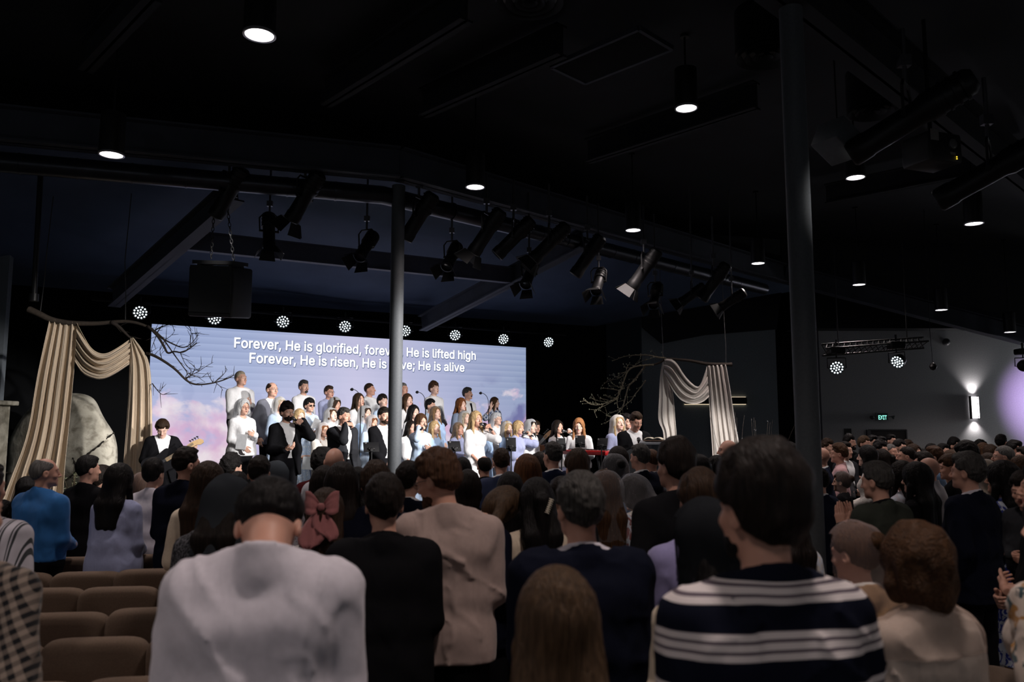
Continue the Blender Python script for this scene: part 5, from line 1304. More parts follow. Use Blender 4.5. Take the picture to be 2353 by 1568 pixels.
b = MB(); q0, q1 = at(78, 684, 10.9), at(92, 425, 10.9); b.tube([q0, q1, q1 + Vector((0, 0, 1.0))], .035, 12); b.lathe([(.06, -.05), (.06, .05)], 14, Matrix.Translation(q0)); tag(b.build('hanging_pole', M_STEEL, None, True), 'black pipe coming down from the ceiling at the far left', 'pipe')
M_DRAPE2 = drape_mat('linen', (.60, .55, .51))
dr = thing('draped_fabric', 'pale linen drape over the branch behind the lectern', 'drape', at(1600, 950, 15.2))
par(panel('hanging_panel', [(1524, 824), (1516, 860), (1514, 920), (1511, 968), (1526, 992), (1524, 1040), (1522, 1130)], [(1531, 826), (1540, 880), (1548, 905), (1551, 950), (1555, 1000), (1557, 1060), (1558, 1130)], 15.25, 2.5, .05, M_DRAPE2, None, 7, gather=.2), dr)
par(panel('hanging_panel', [(1622, 841), (1627, 900), (1631, 960), (1634, 1000), (1638, 1060), (1640, 1140)], [(1669, 838), (1680, 900), (1690, 970), (1698, 1010), (1706, 1060), (1716, 1140)], 15.2, 5, .06, M_DRAPE2, None, 8), dr)
swag('swag', [(1527, 824), (1551, 826), (1575, 868), (1603, 893), (1612, 880), (1624, 843)], [(1526, 858), (1545, 897), (1565, 922), (1592, 930), (1614, 926), (1630, 912)], 15.2, M_DRAPE2, dr, 9, 3, .05)
# stone of the tomb: a big rounded slab with cracks, and a wall pier at the far left
out = [(6, 1120), (9, 1040), (34, 982), (70, 932), (108, 906), (150, 902), (190, 906), (218, 918), (238, 948), (252, 985), (262, 1010), (270, 1040), (268, 1085), (255, 1130), (238, 1190), (60, 1190)]
sd = 12.9; O = smooth_poly(out + [out[0]], 2); cen = Vector((140, 1060, 0)); Vs = []; Fs = []; prof = [(.0, -.34), (.35, -.33), (.62, -.29), (.82, -.20), (.94, -.08), (1.0, .06), (.97, .22), (.0, .24)]
rnd = random.Random(11); nO = len(O)
b = MB()
for k, (s_, dz) in enumerate(prof):
    for i, p in enumerate(O):
        q = cen + (Vector((p.x, p.y, 0)) - cen) * max(s_, .001); wv = at(q.x, q.y, sd + dz)
        nz = float(vnoise(np.array([wv.x * 2.3]), np.array([wv.y * 2.3]), np.array([wv.z * 2.3]))[0]); Vs.append(wv + Vector((0, nz * .07 * (0 < k < 7), nz * .03)))
Fs = [(k * nO + i, k * nO + (i + 1) % nO, (k + 1) * nO + (i + 1) % nO, (k + 1) * nO + i) for k in range(len(prof) - 1) for i in range(nO)]
m, nt, bb = _new('painted_stone'); bb.inputs['Roughness'].default_value = .9
n1 = noise(nt, objco(nt), 1.6, 6, .8); n2 = noise(nt, objco(nt), 7, 5, .4)
cc = mixc(nt, ramp(nt, n1, [(.35, 0.0), (.62, 1.0)]), (.17, .155, .12), (.46, .43, .36)); cc = mixc(nt, ramp(nt, n2, [(.30, .75), (.5, 0.0)]), cc, (.09, .075, .05)); nt.links.new(cc, bb.inputs['Base Color'])
bump(nt, bb, math_n(nt, 'ADD', n1, math_n(nt, 'MULTIPLY', n2, .4)), .6, .06)
boul = thing('boulder', 'huge rounded grey tomb stone with dark cracks behind the left drape', 'stone', at(140, 1060, sd))
b.add([v - boul.location for v in Vs], Fs); b.build('slab', m, boul, True, 60)
for L in ([(262, 995), (245, 1008), (228, 1025), (212, 1036), (200, 1046), (190, 1055)], [(148, 1033), (160, 1042), (168, 1052), (172, 1066), (178, 1082), (160, 1098)], [(8, 1088), (20, 1086), (34, 1091)]):
    Q = smooth_poly(L, 2); b = MB(); b.tube([at(p.x, p.y, sd - (.30 if 60 < p.x < 235 else .12)) - boul.location for p in Q], [.012 + .008 * math.sin(i * 2.1) for i in range(len(Q))], 6)
    b.build('crack', plain('crack_dark', (.02, .016, .012), .9), boul, True, 0)
p = at(4, 1060, 12.2); t = thing('stone_pier', 'pale stone block with a flat cap cut by the left edge', 'pillar', (p.x - .12, p.y - .3, .45))
zt_ = at(4, 926, 12.2).z; b = MB(); b.box((-.35, .25, (zt_ - .45) / 2), (.85, .5, zt_ - .45), None, .02); b.build('shaft', m, t); b = MB(); b.box((-.33, .25, zt_ - .45), (1.0, .62, .07), None, .015); b.build('cap', m, t)
def plant(label, p, sprigs, leaf, stem, h, seed, leafy=True, up=1.0):
    rnd = random.Random(seed); t = thing('leafy_sprigs' if leafy else 'twig_arrangement', label, 'plant', p); b = MB(); l = MB()
    for k in range(sprigs):
        a = rnd.uniform(0, 6.28); sp = rnd.uniform(.1, .45) / up; q = Vector((rnd.uniform(-.06, .06), rnd.uniform(-.06, .06), 0)); pts = [q]
        for i in range(7): q = q + Vector((math.cos(a) * sp * h / 7 + rnd.uniform(-.01, .01), math.sin(a) * sp * h / 7, h / 7 * rnd.uniform(.85, 1.1))); pts.append(q)
        b.tube(pts, [.006 - .0006 * i for i in range(8)], 5)
        for i in range(2, 8):
            for s_ in range(4 if leafy else 1):
                c = pts[i] + (pts[i] - pts[i - 1]) * rnd.uniform(-.8, .2); dv = Vector((rnd.uniform(-1, 1), rnd.uniform(-1, 1), rnd.uniform(.0, 1.2))).normalized(); sv = dv.cross(Vector((rnd.random(), rnd.random(), .3))).normalized(); L = .05 if leafy else .022
                l.add([c, c + dv * L * .4 + sv * L * .16, c + dv * L, c + dv * L * .4 - sv * L * .16], [(0, 1, 2, 3)])
    b.build('stems', stem, t, True, 0); o = l.build('leaves', leaf, t); o['kind'] = 'stuff'; return t
M_LEAF = plain('olive_leaf', (.17, .19, .11), .6); M_STEM = plain('olive_stem', (.12, .09, .05), .8)
plant('olive sprigs in front of the tomb stone, beside the black haired man', Vector((at(150, 1100, 11.6).x, at(150, 1100, 11.6).y, .45)), 9, M_LEAF, M_STEM, .78, 1)
plant('second bunch of olive sprigs nearer the right drape panel', Vector((at(183, 1100, 11.7).x, at(183, 1100, 11.7).y, .45)), 9, M_LEAF, M_STEM, .76, 2)
M_BLOS = plain('blossom_white', (.55, .56, .58), .7)
plant('bare twigs with white blossom specks before the right drape panel', Vector((at(1690, 1100, 13.6).x, at(1690, 1100, 13.6).y, .45)), 8, M_BLOS, M_TWIG, 1.65, 3, False, 1.6)
plant('bare twigs with white blossom specks right of the linen drape', Vector((at(1745, 1100, 14.0).x, at(1745, 1100, 14.0).y, .45)), 7, M_BLOS, M_TWIG, 1.6, 4, False, 1.2)
plant('white flowering stems low before the linen drape', Vector((at(1612, 1100, 13.0).x, at(1612, 1100, 13.0).y, .45)), 6, M_BLOS, M_STEM, .85, 6, False, 1.1)
# backlit cross on the grey wall
pc = at(1645, 921, 20.35); t = thing('wall_cross', 'black wooden cross glowing along its edge, half hidden behind the linen drape', 'cross', (pc.x, 20.42, pc.z))
xl, xr = at(1574, 921, 20.35).x - pc.x, at(1716, 921, 20.35).x - pc.x
b = MB(); b.box(((xl + xr) / 2, 0, 0), (xr - xl, .10, .17)); b.build('beam', M_STEEL, t); b = MB(); b.box((0, 0, -.55), (.17, .10, 2.3)); b.build('upright', M_STEEL, t)
b = MB(); b.box(((xl + xr) / 2, .055, -.09), (xr - xl, .02, .02)); b.box(((xl + xr) / 2, .055, .09), (xr - xl, .02, .02)); b.build('light_strip', emis('strip_glow', (1.0, .80, .55), .9), t)
# ------------------------------------------------------------------ lectern, stands, instruments
pl = at(1478, 1040, 10.35); LZ = .45; t = thing('lectern', 'grey lectern with slanted side and aluminium truss legs', 'lectern', (pl.x, pl.y, LZ), R(-12))
zt_ = at(1490, 1017, 10.3).z - LZ
b = MB(); b.box((.14, .02, zt_), (.36, .45, .025), Matrix.Rotation(R(3), 3, 'X')); b.build('top_board', plain('lectern_grey', (.16, .17, .19), .5), t)
b = MB(); V = [(-.31, -.21, zt_ - .17), (-.02, -.21, zt_ - .01), (-.02, -.21, zt_ - .55), (-.31, -.21, zt_ - .95)]; b.add(V + [(x, y + .03, z) for x, y, z in V], [(0, 3, 2, 1), (4, 5, 6, 7), (0, 1, 5, 4), (1, 2, 6, 5), (2, 3, 7, 6), (3, 0, 4, 7)]); b.build('front_panel', plain('lectern_dark', (.03, .032, .036), .5), t)
b = MB()
for x in (-.27, .27):
    for y in (-.17, .17): b.tube([(x, y, 0), (x, y, zt_ - (.02 if x > 0 else .22))], .02, 10)
for z0 in (.05, .42, .79):
    for y in (-.17, .17): b.tube([(-.27, y, z0), (.27, y, min(z0 + .36, zt_ - .24))], .009, 6); b.tube([(.27, y, z0), (-.27, y, min(z0 + .36, zt_ - .24))], .009, 6)
    b.tube([(.27, -.17, z0), (.27, .17, z0 + .3)], .009, 6); b.tube([(-.27, -.17, z0), (-.27, .17, z0 + .3)], .009, 6)
b.build('truss_legs', M_ALU, t, True); b = MB(); b.box((0, 0, .012), (.70, .52, .024), None, .008); b.build('base', M_STEEL, t)
pb_ = at(1503, 1011, 10.3); t = thing('open_book', 'open book with cream pages on the lectern', 'book', pb_, R(-20)); b = MB()
for s_ in (-1, 1):
    G = [[Vector((s_ * (.005 + .11 * i / 6), .09 * (j - 1), .012 + .028 * math.sin(i / 6 * 2.6) - .004 * i)) for i in range(7)] for j in range(3)]; b.sheet(G)
solid(b.build('pages', plain('paper_cream', (.66, .60, .48), .8), t, True, 0), .012); b = MB(); b.box((0, 0, -.01), (.25, .19, .012)); b.build('cover', plain('book_cover', (.10, .06, .04), .6), t)
def music_stand(label, x, y, d, w_, h_, turn, tilt, pole=True):
    p = at(x, y, d); t = thing('music_stand', label, 'music stand', (p.x, p.y, LZ), R(turn), 'tablet stands along the stage front'); z = p.z - LZ; rot = Matrix.Rotation(R(tilt), 3, 'X')
    b = MB(); b.box((0, 0, z), (w_, .012, h_), rot, .006); b.build('tablet', plain('tablet_black', (.006, .006, .007), .6, 0, .15), t, True)
    b = MB(); b.lathe([(.012, 0), (.014, .004), (.006, .008), (.001, .008)], 10, Matrix.Translation(Vector((-w_ * .36, -.008, z + h_ * .36))) @ Matrix.Rotation(R(90), 4, 'X')); b.build('camera_lens', plain('lens_grey', (.12, .12, .12), .3), t)
    b = MB(); b.box((0, -.03, z - h_ * .15), (w_ * .45, .04, h_ * .22), rot, .01); b.tube([(-w_ * .5, -.02, z - h_ * .2), (w_ * .5, -.02, z - h_ * .2)], .01, 6); b.lathe([(.022, -.02), (.028, 0), (.022, .02)], 12, Matrix.Translation((0, -.05, z - h_ * .22)) @ Matrix.Rotation(R(90), 4, 'X')); b.build('clamp', M_STEEL, t, True)
    b = MB(); b.tube([(0, -.04, z - h_ * .3), (0, -.04, .25)], .010, 8); b.tube([(0, -.04, z * .62), (0, -.04, .2)], .014, 8); b.build('pole', M_STEEL, t, True)
    for k in range(3):
        a = 2 * math.pi * k / 3 + .4; b = MB(); b.tube([(0, -.04, .25), (.28 * math.cos(a), -.04 + .28 * math.sin(a), .012)], .008, 6); b.build('leg', M_STEEL, t, True)
music_stand('tablet stand before the man in black at the grey column', 853, 1028, 11.3, .22, .17, 18, -38)
music_stand('tilted tablet stand before the woman in pale blue, right of the column', 1044, 1026, 11.6, .19, .17, 20, -30)
music_stand('upright tablet stand with a camera dot before the blonde singing into her mic', 1174, 1022, 12.0, .155, .21, 6, -10)
music_stand('tablet stand before the dark haired woman singing in white', 1289, 1022, 12.2, .15, .20, 8, -14)
music_stand('tablet stand before the ginger keyboard player', 1333, 1015, 12.0, .15, .18, -4, -8)
music_stand('dark tablet stand between the red keyboard and the lectern', 1384, 1020, 11.6, .155, .17, -25, -20)
k0, k1 = at(1338, 1036, 12.1), at(1397, 1036, 11.7); t = thing('keyboard', 'red electronic keyboard on a black stand', 'keyboard', ((k0.x + k1.x) / 2, (k0.y + k1.y) / 2, LZ), math.atan2(k1.y - k0.y, k1.x - k0.x))
kz = k0.z - LZ - .03; b = MB(); b.box((-.25, .1, kz), (1.0, .28, .065), None, .015); b.build('body', plain('keyboard_red', (.34, .008, .010), .35), t, True)
b = MB(); 
for i in range(36): b.box((-.66 + .0232 * i, .16, kz + .036), (.0215, .13, .012))
b.build('white_keys', plain('key_white', (.7, .7, .68), .3), t)
b = MB()
for i in range(36):
    if i % 7 not in (2, 6): b.box((-.648 + .0232 * i, .12, kz + .046), (.012, .08, .012))
b.build('black_keys', M_STEEL, t)
b = MB()
for x in (-.55, .05): b.tube([(x, .0, kz - .05), (x + .05, .2, .03)], .016, 8); b.tube([(x, .2, kz - .05), (x + .05, .0, .03)], .016, 8)
b.build('stand', M_STEEL, t, True)
def guitar(label, body_p, head_p, col, wood, nm, s=1.0, roll=0):
    bp, hp_ = Vector(body_p), Vector(head_p); t = thing(nm, label, 'guitar', bp); y = (hp_ - bp); L = y.length; y.normalize(); z = Vector((.15, -1, .15)); z = (z - y * z.dot(y)).normalized(); x = y.cross(z); M = Matrix((x, y, z)).transposed()
    o_ = [(0, -.20), (.10, -.21), (.165, -.15), (.17, -.06), (.125, .03), (.135, .10), (.165, .20), (.13, .25), (.07, .17), (.03, .12), (-.03, .12), (-.07, .16), (-.12, .21), (-.15, .17), (-.125, .07), (-.12, .0), (-.165, -.08), (-.165, -.16), (-.10, -.21)]
    O = [Vector((p.x * s, p.y * s, 0)) for p in smooth_poly([(a, c, 0) for a, c in o_] + [(0, -.20, 0)], 2)]; n = len(O); b = MB()
    b.add([M @ (p + Vector((0, 0, -.022))) for p in O] + [M @ (p + Vector((0, 0, .022))) for p in O], [tuple(range(n))[::-1], tuple(range(n, 2 * n))] + [(i, (i + 1) % n, n + (i + 1) % n, n + i) for i in range(n)]); b.build('body', col, t)
    b = MB(); b.box(M @ Vector((0, (.10 + L - .06) / 2, .03)), (.05, L - .16, .022), M, .006); b.build('neck', wood, t, True)
    b = MB()
    for i in range(20): b.box(M @ Vector((0, .16 + (L - .24) * (1 - .94 ** i) / (1 - .94 ** 20), .043)), (.048, .004, .004), M)
    b.build('frets', M_ALU, t)
    H = [(-.03, L - .08), (-.035, L + .0), (-.02, L + .10), (.02, L + .13), (.055, L + .12), (.06, L + .07), (.035, L + .03), (.03, L - .08)]; n = len(H); b = MB()
    b.add([M @ Vector((a, c, .018)) for a, c in H] + [M @ Vector((a, c, .038)) for a, c in H], [tuple(range(n))[::-1], tuple(range(n, 2 * n))] + [(i, (i + 1) % n, n + (i + 1) % n, n + i) for i in range(n)]); b.build('headstock', wood, t)
    b = MB()
    for i in range(4): c = Vector((-.05, L - .02 + .035 * i, .028)); b.tube([M @ c, M @ (c + Vector((.025, 0, 0)))], .004, 5); b.lathe([(.014, -.008), (.016, 0), (.014, .008)], 8, Matrix.Translation(M @ (c - Vector((.01, 0, 0)))))
    b.build('tuning_peg', M_STEEL, t, True)
    b = MB()
    for i in range(4): b.tube([M @ Vector((-.015 + .01 * i, -.12, .048)), M @ Vector((-.014 + .009 * i, L + .0, .046))], .0022, 4)
    b.build('strings', M_ALU, t); return t
guitar('electric bass held by the seated looking young man in black', at(366, 1068, 10.75), at(446, 1021, 10.9), plain('bass_black', (.012, .012, .014), .25), plain('maple', (.55, .38, .20), .4), 'bass_guitar', 1.0)
guitar('dark guitar whose neck shows between two women in white', at(1228, 1032, 14.5), at(1258, 999, 14.4), plain('guitar_brown', (.05, .02, .01), .3), plain('rosewood', (.20, .11, .06), .5), 'guitar')
for (x, y, d, lb) in ((807, 899, 12.9, 'thin choir microphone on a stand left of the girl with long dark hair'), (957, 905, 13.9, 'thin choir microphone on a stand left of the tall young man'), (1103, 907, 14.6, 'thin choir microphone on a stand right of the man with a tie')):
    p = at(x, y, d); t = thing('choir_microphone', lb, 'microphone', (p.x + .16, p.y, LZ), 0, 'choir microphones on tall stands'); z = p.z - LZ
    b = MB(); b.tube([(-.02, 0, 0.03), (0, 0, z - .5), (.0, 0, z - .25)], .008, 6); b.lathe([(.13, 0), (.13, .015), (.02, .03)], 18); b.build('stand', M_STEEL, t, True)
    b = MB(); b.tube(smooth_poly([(0, 0, z - .25), (-.01, 0, z - .08), (-.06, 0, z), (-.13, 0, z + .03)], 3), .005, 6); b.build('gooseneck', M_STEEL, t, True)
    b = MB(); b.lathe([(.001, -.03), (.018, -.02), (.026, .0), (.022, .02), (.001, .03)], 12, Matrix.Translation((-.15, 0, z + .025)) @ Matrix.Rotation(R(80), 4, 'Y')); b.build('capsule', M_STEEL, t, True)
M_PAPER = plain('folder_white', (.72, .73, .76), .6)
def folder(label, quad, d, mat, dd=(0, 0, 0, 0)):
    c = at(sum(q[0] for q in quad) / 4, sum(q[1] for q in quad) / 4, d); t = thing('song_folder', label, 'folder', c, 0, 'song folders held by the choir')
    V = [at(q[0], q[1], d + e) - c for q, e in zip(quad, dd)]; b = MB(); b.add(V, [(0, 1, 2, 3)]); solid(b.build('cover', mat, t), .012); return t
folder('white folder hanging in the hand of the grey haired woman', [(545, 998), (569, 999), (564, 1034), (541, 1032)], 12.0, M_PAPER)
folder('white folder held open by the woman in sunglasses', [(713, 985), (724, 960), (738, 968), (733, 984)], 13.4, M_PAPER, (-.1, .1, .1, -.1))
folder('pale grey folder held low before the dotted blue dress', [(697, 1050), (728, 1050), (724, 1080), (693, 1079)], 12.45, plain('folder_grey', (.50, .54, .58), .5))
# ------------------------------------------------------------------ chairs
M_SEAT = plain('tan_upholstery', (.135, .092, .065), .92, grain=.12, gscale=120); M_FRAME = plain('chair_frame', (.02, .018, .017), .4, .5)
def chair_proto():
    t = thing('upholstered_chair', 'x', 'chair', (0, 0, 0), 0, 'tan padded stacking chairs in rows')
    def cushion(w_, h_, th, round_, cx=0):
        # rounded rectangle pillow in x,z ; th thickness along y
        V = []; F = []; pr = [(0, -.5), (.55, -.5), (.80, -.48), (.93, -.38), (1, -.15), (1, .15), (.93, .38), (.80, .48), (.55, .5), (0, .5)]; n = 40
        for s_, q in pr:
            for k in range(n):
                a = 2 * math.pi * k / n; c, s2 = math.cos(a), math.sin(a); e = .34
                x = math.copysign(abs(c) ** e, c) * (w_ / 2) * (1 - (1 - s_) * min(1, .12 / (w_ / 2)) if s_ > .5 else s_ / .55 * .7); z = math.copysign(abs(s2) ** e, s2) * (h_ / 2) * (1 - (1 - s_) * min(1, .12 / (h_ / 2)) if s_ > .5 else s_ / .55 * .7)
                V.append((x, q * th, z))
        for i in range(len(pr) - 1):
            for k in range(n): F.append((i * n + k, i * n + (k + 1) % n, (i + 1) * n + (k + 1) % n, (i + 1) * n + k))
        return V, F
    V, F = cushion(.505, .50, .095, .1); rot = Matrix.Rotation(R(9), 3, 'X'); b = MB(); b.add([rot @ Vector(v) + Vector((0, -.25, .625)) for v in V], F); b.build('backrest', M_SEAT, t, True, 0)
    V, F = cushion(.50, .46, .09, .1); b = MB(); b.add([(v[0], v[2] + .02, v[1] + .44) for v in V], F); b.build('seat', M_SEAT, t, True, 0)
    for x in (-.22, .22):
        b = MB(); b.tube([(x, -.28, 0), (x, -.235, .42), (x, -.30, .75)], .012, 8); b.build('leg', M_FRAME, t, True); b = MB(); b.tube([(x, .22, 0), (x, .20, .40)], .012, 8); b.build('leg', M_FRAME, t, True)
    b = MB(); b.tube([(-.22, .20, .39), (.22, .20, .39), (.22, -.23, .39), (-.22, -.23, .39)], .011, 6, closed=True); b.build('frame', M_FRAME, t, True); return t
CH = chair_proto(); CH_USED = []
def chair(px, top, d, yaw, label):
    p = at(px, top, d); loc = (p.x, p.y, 0)
    if not CH_USED: o = CH; o.location = loc; o['label'] = label
    else: o = copy_thing(CH, loc, None, label)
    o.rotation_euler = (0, 0, R(yaw)); k = min(1.08, max(.92, p.z / .875)); o.scale = (1, 1, k); CH_USED.append(o)
RW = {'A': ('row nearest the camera', 3.50, [(-155, 1536), (112, 1524), (382, 1510)]), 'B': ('second empty row from the camera', 4.08, [(45, 1445), (272, 1432), (498, 1420)]), 'C': ('third empty row from the camera', 4.60, [(-6, 1390), (194, 1382), (392, 1371)]), 'D': ('fourth empty row from the camera', 5.30, [(-25, 1338), (150, 1332), (312, 1329), (484, 1326)]), 'E': ('fifth empty row from the camera', 5.90, [(82, 1301), (238, 1298), (376, 1292), (530, 1288)])}
for k, (nm, d, L) in RW.items():
    for i, (px, ty) in enumerate(L):
        chair(px, ty, d, 7, 'empty tan padded chair, %s in the %s' % (('leftmost', 'second from left', 'third from left', 'rightmost')[i], nm))
chair(182, 1268, 6.55, 10, 'tan chair half hidden between the blue shirt and the lavender coat')
chair(352, 1262, 6.55, 10, 'tan chair half hidden between the lavender coat and the navy man')
chair(2300, 1392, 4.4, 28, 'tan padded chair at right below the navy suited man')
chair(1472, 1235, 4.5, 0, 'tan chair peeking out beside the tall man in black')
chair(1478, 1290, 3.9, 0, 'lower tan chair peeking out below the pink flowered sleeve')
# ------------------------------------------------------------------ the choir, singers and band
prep_mic()
OFFS = {3: (1.3, 1.0), 2: (2.1, .80), 1: (2.9, .60), 0: (3.5, .45), -1: (4.4, .45)}
GC, GS = 'choir on the risers before the screen', 'singers along the front of the stage'
def S(row, label, x, y, g, base=None, off=None, **k):
    o, b0 = OFFS[row]; p = on_row(x, y, off or o); k.setdefault('yaw', math.degrees(STAGE_YAW) + (22 if row >= 0 else 12) + k.pop('turn', 0)); k.setdefault('lod', 1); k.setdefault('group', GC if row >= 0 else GS)
    return person(label, x, y, depth_of(p), g, base=b0 if base is None else base, **k)
# back row
S(3, 'bald man in a white shirt standing highest at the left end of the choir', 553, 853, 'm', hair=('buzz', 'ash'), top='tucked:white', fat=1.08, head=(10, -4, 0), beard=None, arms='chest')
S(3, 'goateed grey man in white shirt under the word glorified', 698, 873, 'm', hair=('short', 'pepper'), top='tucked:white', head=(-6, -4, 0), beard=('goatee', 'pepper'), arms='low', mouth=.5)
S(3, 'dark haired man with glasses in lilac shirt, back row', 756, 886, 'm', hair=('short', 'brown'), top='tucked:lavender', glasses='dark', sk='ruddy', head=(0, -3, 0), arms='low', mouth=.5)
S(3, 'man with shaved head and open collar left of the column', 849, 881, 'm', hair=('buzz', 'brown'), top='tucked:white', sk='ruddy', head=(25, -3, 0), arms='low', mouth=.4)
S(3, 'red faced bald man mostly hidden behind the column', 926, 880, 'm', hair=('buzz', 'grey'), top='tucked:white', sk='ruddy', arms='low')
S(3, 'tall young man with swept brown hair and white shirt', 997, 875, 'm', hair=('thick', 'chestnut', 1.3, .006), top='tucked:white', sk='pale', head=(-2, -4, 0), arms='low', mouth=.4)
S(3, 'grey man with a moustache, white shirt and dark tie', 1074, 890, 'm', hair=('short', 'salt', 1.3, .006), top='tucked:white', tie=True, beard=('moustache', 'pepper'), head=(12, -2, 0), arms='low', fat=1.08)
S(3, 'young woman in blue floral dress at the right end of the back row', 1136, 913, 'f', hair=('long', 'chestnut', 1.18), top='puffdress:bluegrey:floral', sk='pale', head=(18, 0, 0), arms=('raise', 'low'))
# second row
S(2, 'man with receding hair and glasses in a grey blazer', 625, 879, 'm', hair=('balding', 'brown'), top='jacket:slate', inner='white', glasses='wire', head=(0, 0, 0), arms='down', off=2.0, base=.80)
S(2, 'woman with white veil and pale blue dress behind the bearded singer', 643, 912, 'f', off=2.62, hair=('bob', 'ash', 1.52), top='dress:paleblue', veil=('hood', 'white', 1.30), head=(0, 4, 0))
S(2, 'woman in dark sunglasses with short black hair and pale blue top', 711, 914, 'f', off=2.25, hair=('fringe', 'black', 1.5, .012), top='blouse:paleblue:floral', bot='skirt:paleblue', glasses='sun', arms=('palm', 'book'), head=(-6, 2, 0))
S(2, 'woman with brown fringe and white veil beside the choir microphone', 770, 912, 'f', hair=('bob', 'brown', 1.5, .008), top='blouse:offwhite', bot='skirt:white', veil=('long', 'white', 1.25), head=(10, 4, 0))
S(2, 'girl with very long dark hair in white singing under the shaved man', 824, 904, 'f', off=2.25, hair=('long', 'brown', 1.15), top='dress:white', sk='fair', head=(4, -6, 0), mouth=.5)
S(2, 'woman with dark fringe and ponytail in pale blue left of the column', 879, 905, 'f', off=1.95, hair=('fringe', 'dark', 1.4, .006), top='dress:paleblue', sk='pale', head=(-4, -2, 0))
S(2, 'woman with long chestnut hair right beside the column', 936, 905, 'f', off=2.25, hair=('long', 'chestnut', 1.2), top='dress:white', sk='pale', head=(-6, -2, 0))
S(2, 'dark haired woman below the tall young man, looking aside', 989, 916, 'f', hair=('updo', 'black', 1.4, .01), top='dress:paleblue', head=(14, 0, 0))
S(2, 'girl with curly auburn hair and grey blue dress', 1059, 915, 'f', hair=('curlylong', 'auburn', 1.18, .008), top='puffdress:greyblue', sk='pale', head=(-4, -2, 0))
# first row
S(1, 'grey haired woman with red glasses and white sweater holding a folder', 559, 915, 'f', base=.62, hair=('bob', 'silver', 1.5, .006), top='sweater:white', bot='skirt:black', veil=('cap', 'white', 1.44), glasses='red', fat=1.22, arms=(dict(W=(.13, .24, 1.02), Z=(-.3, .6, -.7), X=(-.6, .5, .6), pose='cup'), 'chest'), head=(-4, 0, 0), mouth=.5)
S(1, 'blonde woman in dotted pale blue dress beside the bearded singer', 688, 940, 'f', base=.58, hair=('bob', 'blonde', 1.46), top='dress:paleblue:dots', sk='pale', head=(-8, 2, 0), arms='low')
S(1, 'brown haired woman with white veil above the older singer', 762, 937, 'f', base=.6, hair=('bob', 'chestnut', 1.5), top='blouse:white', bot='skirt:white', veil=('hood', 'white', 1.30), sk='pale', head=(-4, -10, 0), mouth=.4)
S(1, 'veiled woman with long brown hair in white puff sleeves between the two singers in black', 743, 971, 'f', base=.45, hair=('long', 'auburn', 1.15), top='puffdress:offwhite', veil=('hood', 'white', 1.32), head=(-4, 6, 0), arms='low', off=3.3)
S(1, 'young woman in pale blue with a white hood veil left of the column', 840, 932, 'f', hair=('bob', 'brown', 1.5), top='dress:skyblue', veil=('hood', 'white', 1.28), sk='pale', head=(0, 0, 0))
S(1, 'woman with mist veil looking down over the black suit shoulder', 855, 954, 'f', base=.6, hair=('bob', 'auburn', 1.5), top='dress:paleblue', veil=('hood', 'white', 1.36), head=(4, 8, 0), off=3.4)
S(1, 'woman with straight black hair in white right of the column', 950, 931, 'f', hair=('long', 'black', 1.28, .006), top='blouse:white', bot='skirt:white', sk='pale', head=(-4, 0, 0))
S(1, 'woman with light brown hair, long mist veil and pale blue sweater', 1000, 933, 'f', off=2.65, hair=('long', 'light', 1.34), top='sweater:skyblue', bot='skirt:white', veil=('long', 'mist', 1.30), sk='pale', fat=1.15, head=(0, -6, 0), mouth=.4)
S(1, 'pale blonde woman half behind the singer in white', 1068, 944, 'f', hair=('long', 'ash', 1.22), top='dress:white', sk='pale', veil=('cap', 'white', 1.50), head=(-4, -2, 0))
S(1, 'older woman with glasses and white lace headscarf in white cardigan', 1141, 947, 'f', hair=('fringe', 'silver', 1.4), top='sweater:white', bot='skirt:white', veil=('cap', 'white', 1.48), glasses='wire', sk='pale', head=(-2, 0, 0))
S(0, 'girl in white with long dark hair at the right foot of the column', 944, 967, 'f', hair=('long', 'dark', 1.12), top='puffdress:white', head=(-8, 0, 0), arms='low')
S(0, 'blonde woman with long wavy hair in sky blue behind the bob haired singer', 998, 968, 'f', hair=('long', 'blonde', 1.2, .006), top='puffdress:skyblue', head=(-6, -8, 0), mouth=.4, sk='pale')
S(0, 'woman with grey veil and pale lavender blouse behind a tilted tablet stand', 1053, 970, 'f', hair=('long', 'light', 1.36), top='blouse:lavender', bot='skirt:white', veil=('hood', 'mist', 1.38), sk='ruddy', fat=1.15, head=(0, -4, 0), arms=('palm', 'low'))
S(0, 'dark haired woman in blue behind the microphone of the blonde singer in white', 1112, 973, 'f', hair=('long', 'dark', 1.15), top='puffdress:skyblue', sk='pale', head=(0, 0, 0), arms='low')
S(0, 'woman with curled blonde hair, white veil and blue lace dress', 1165, 967, 'f', hair=('curlylong', 'blonde', 1.24, .004), top='dress:skyblue:lace', veil=('long', 'white', 1.36), sk='pale', head=(-4, 2, 0), arms='low')
S(0, 'young woman with white hood veil and white blouse at the right end of the choir', 1219, 963, 'f', hair=('long', 'dark', 1.25), top='blouse:white', bot='skirt:skyblue', veil=('hood', 'white', 1.34), sk='pale', head=(0, 2, 0), arms='low', off=4.2)
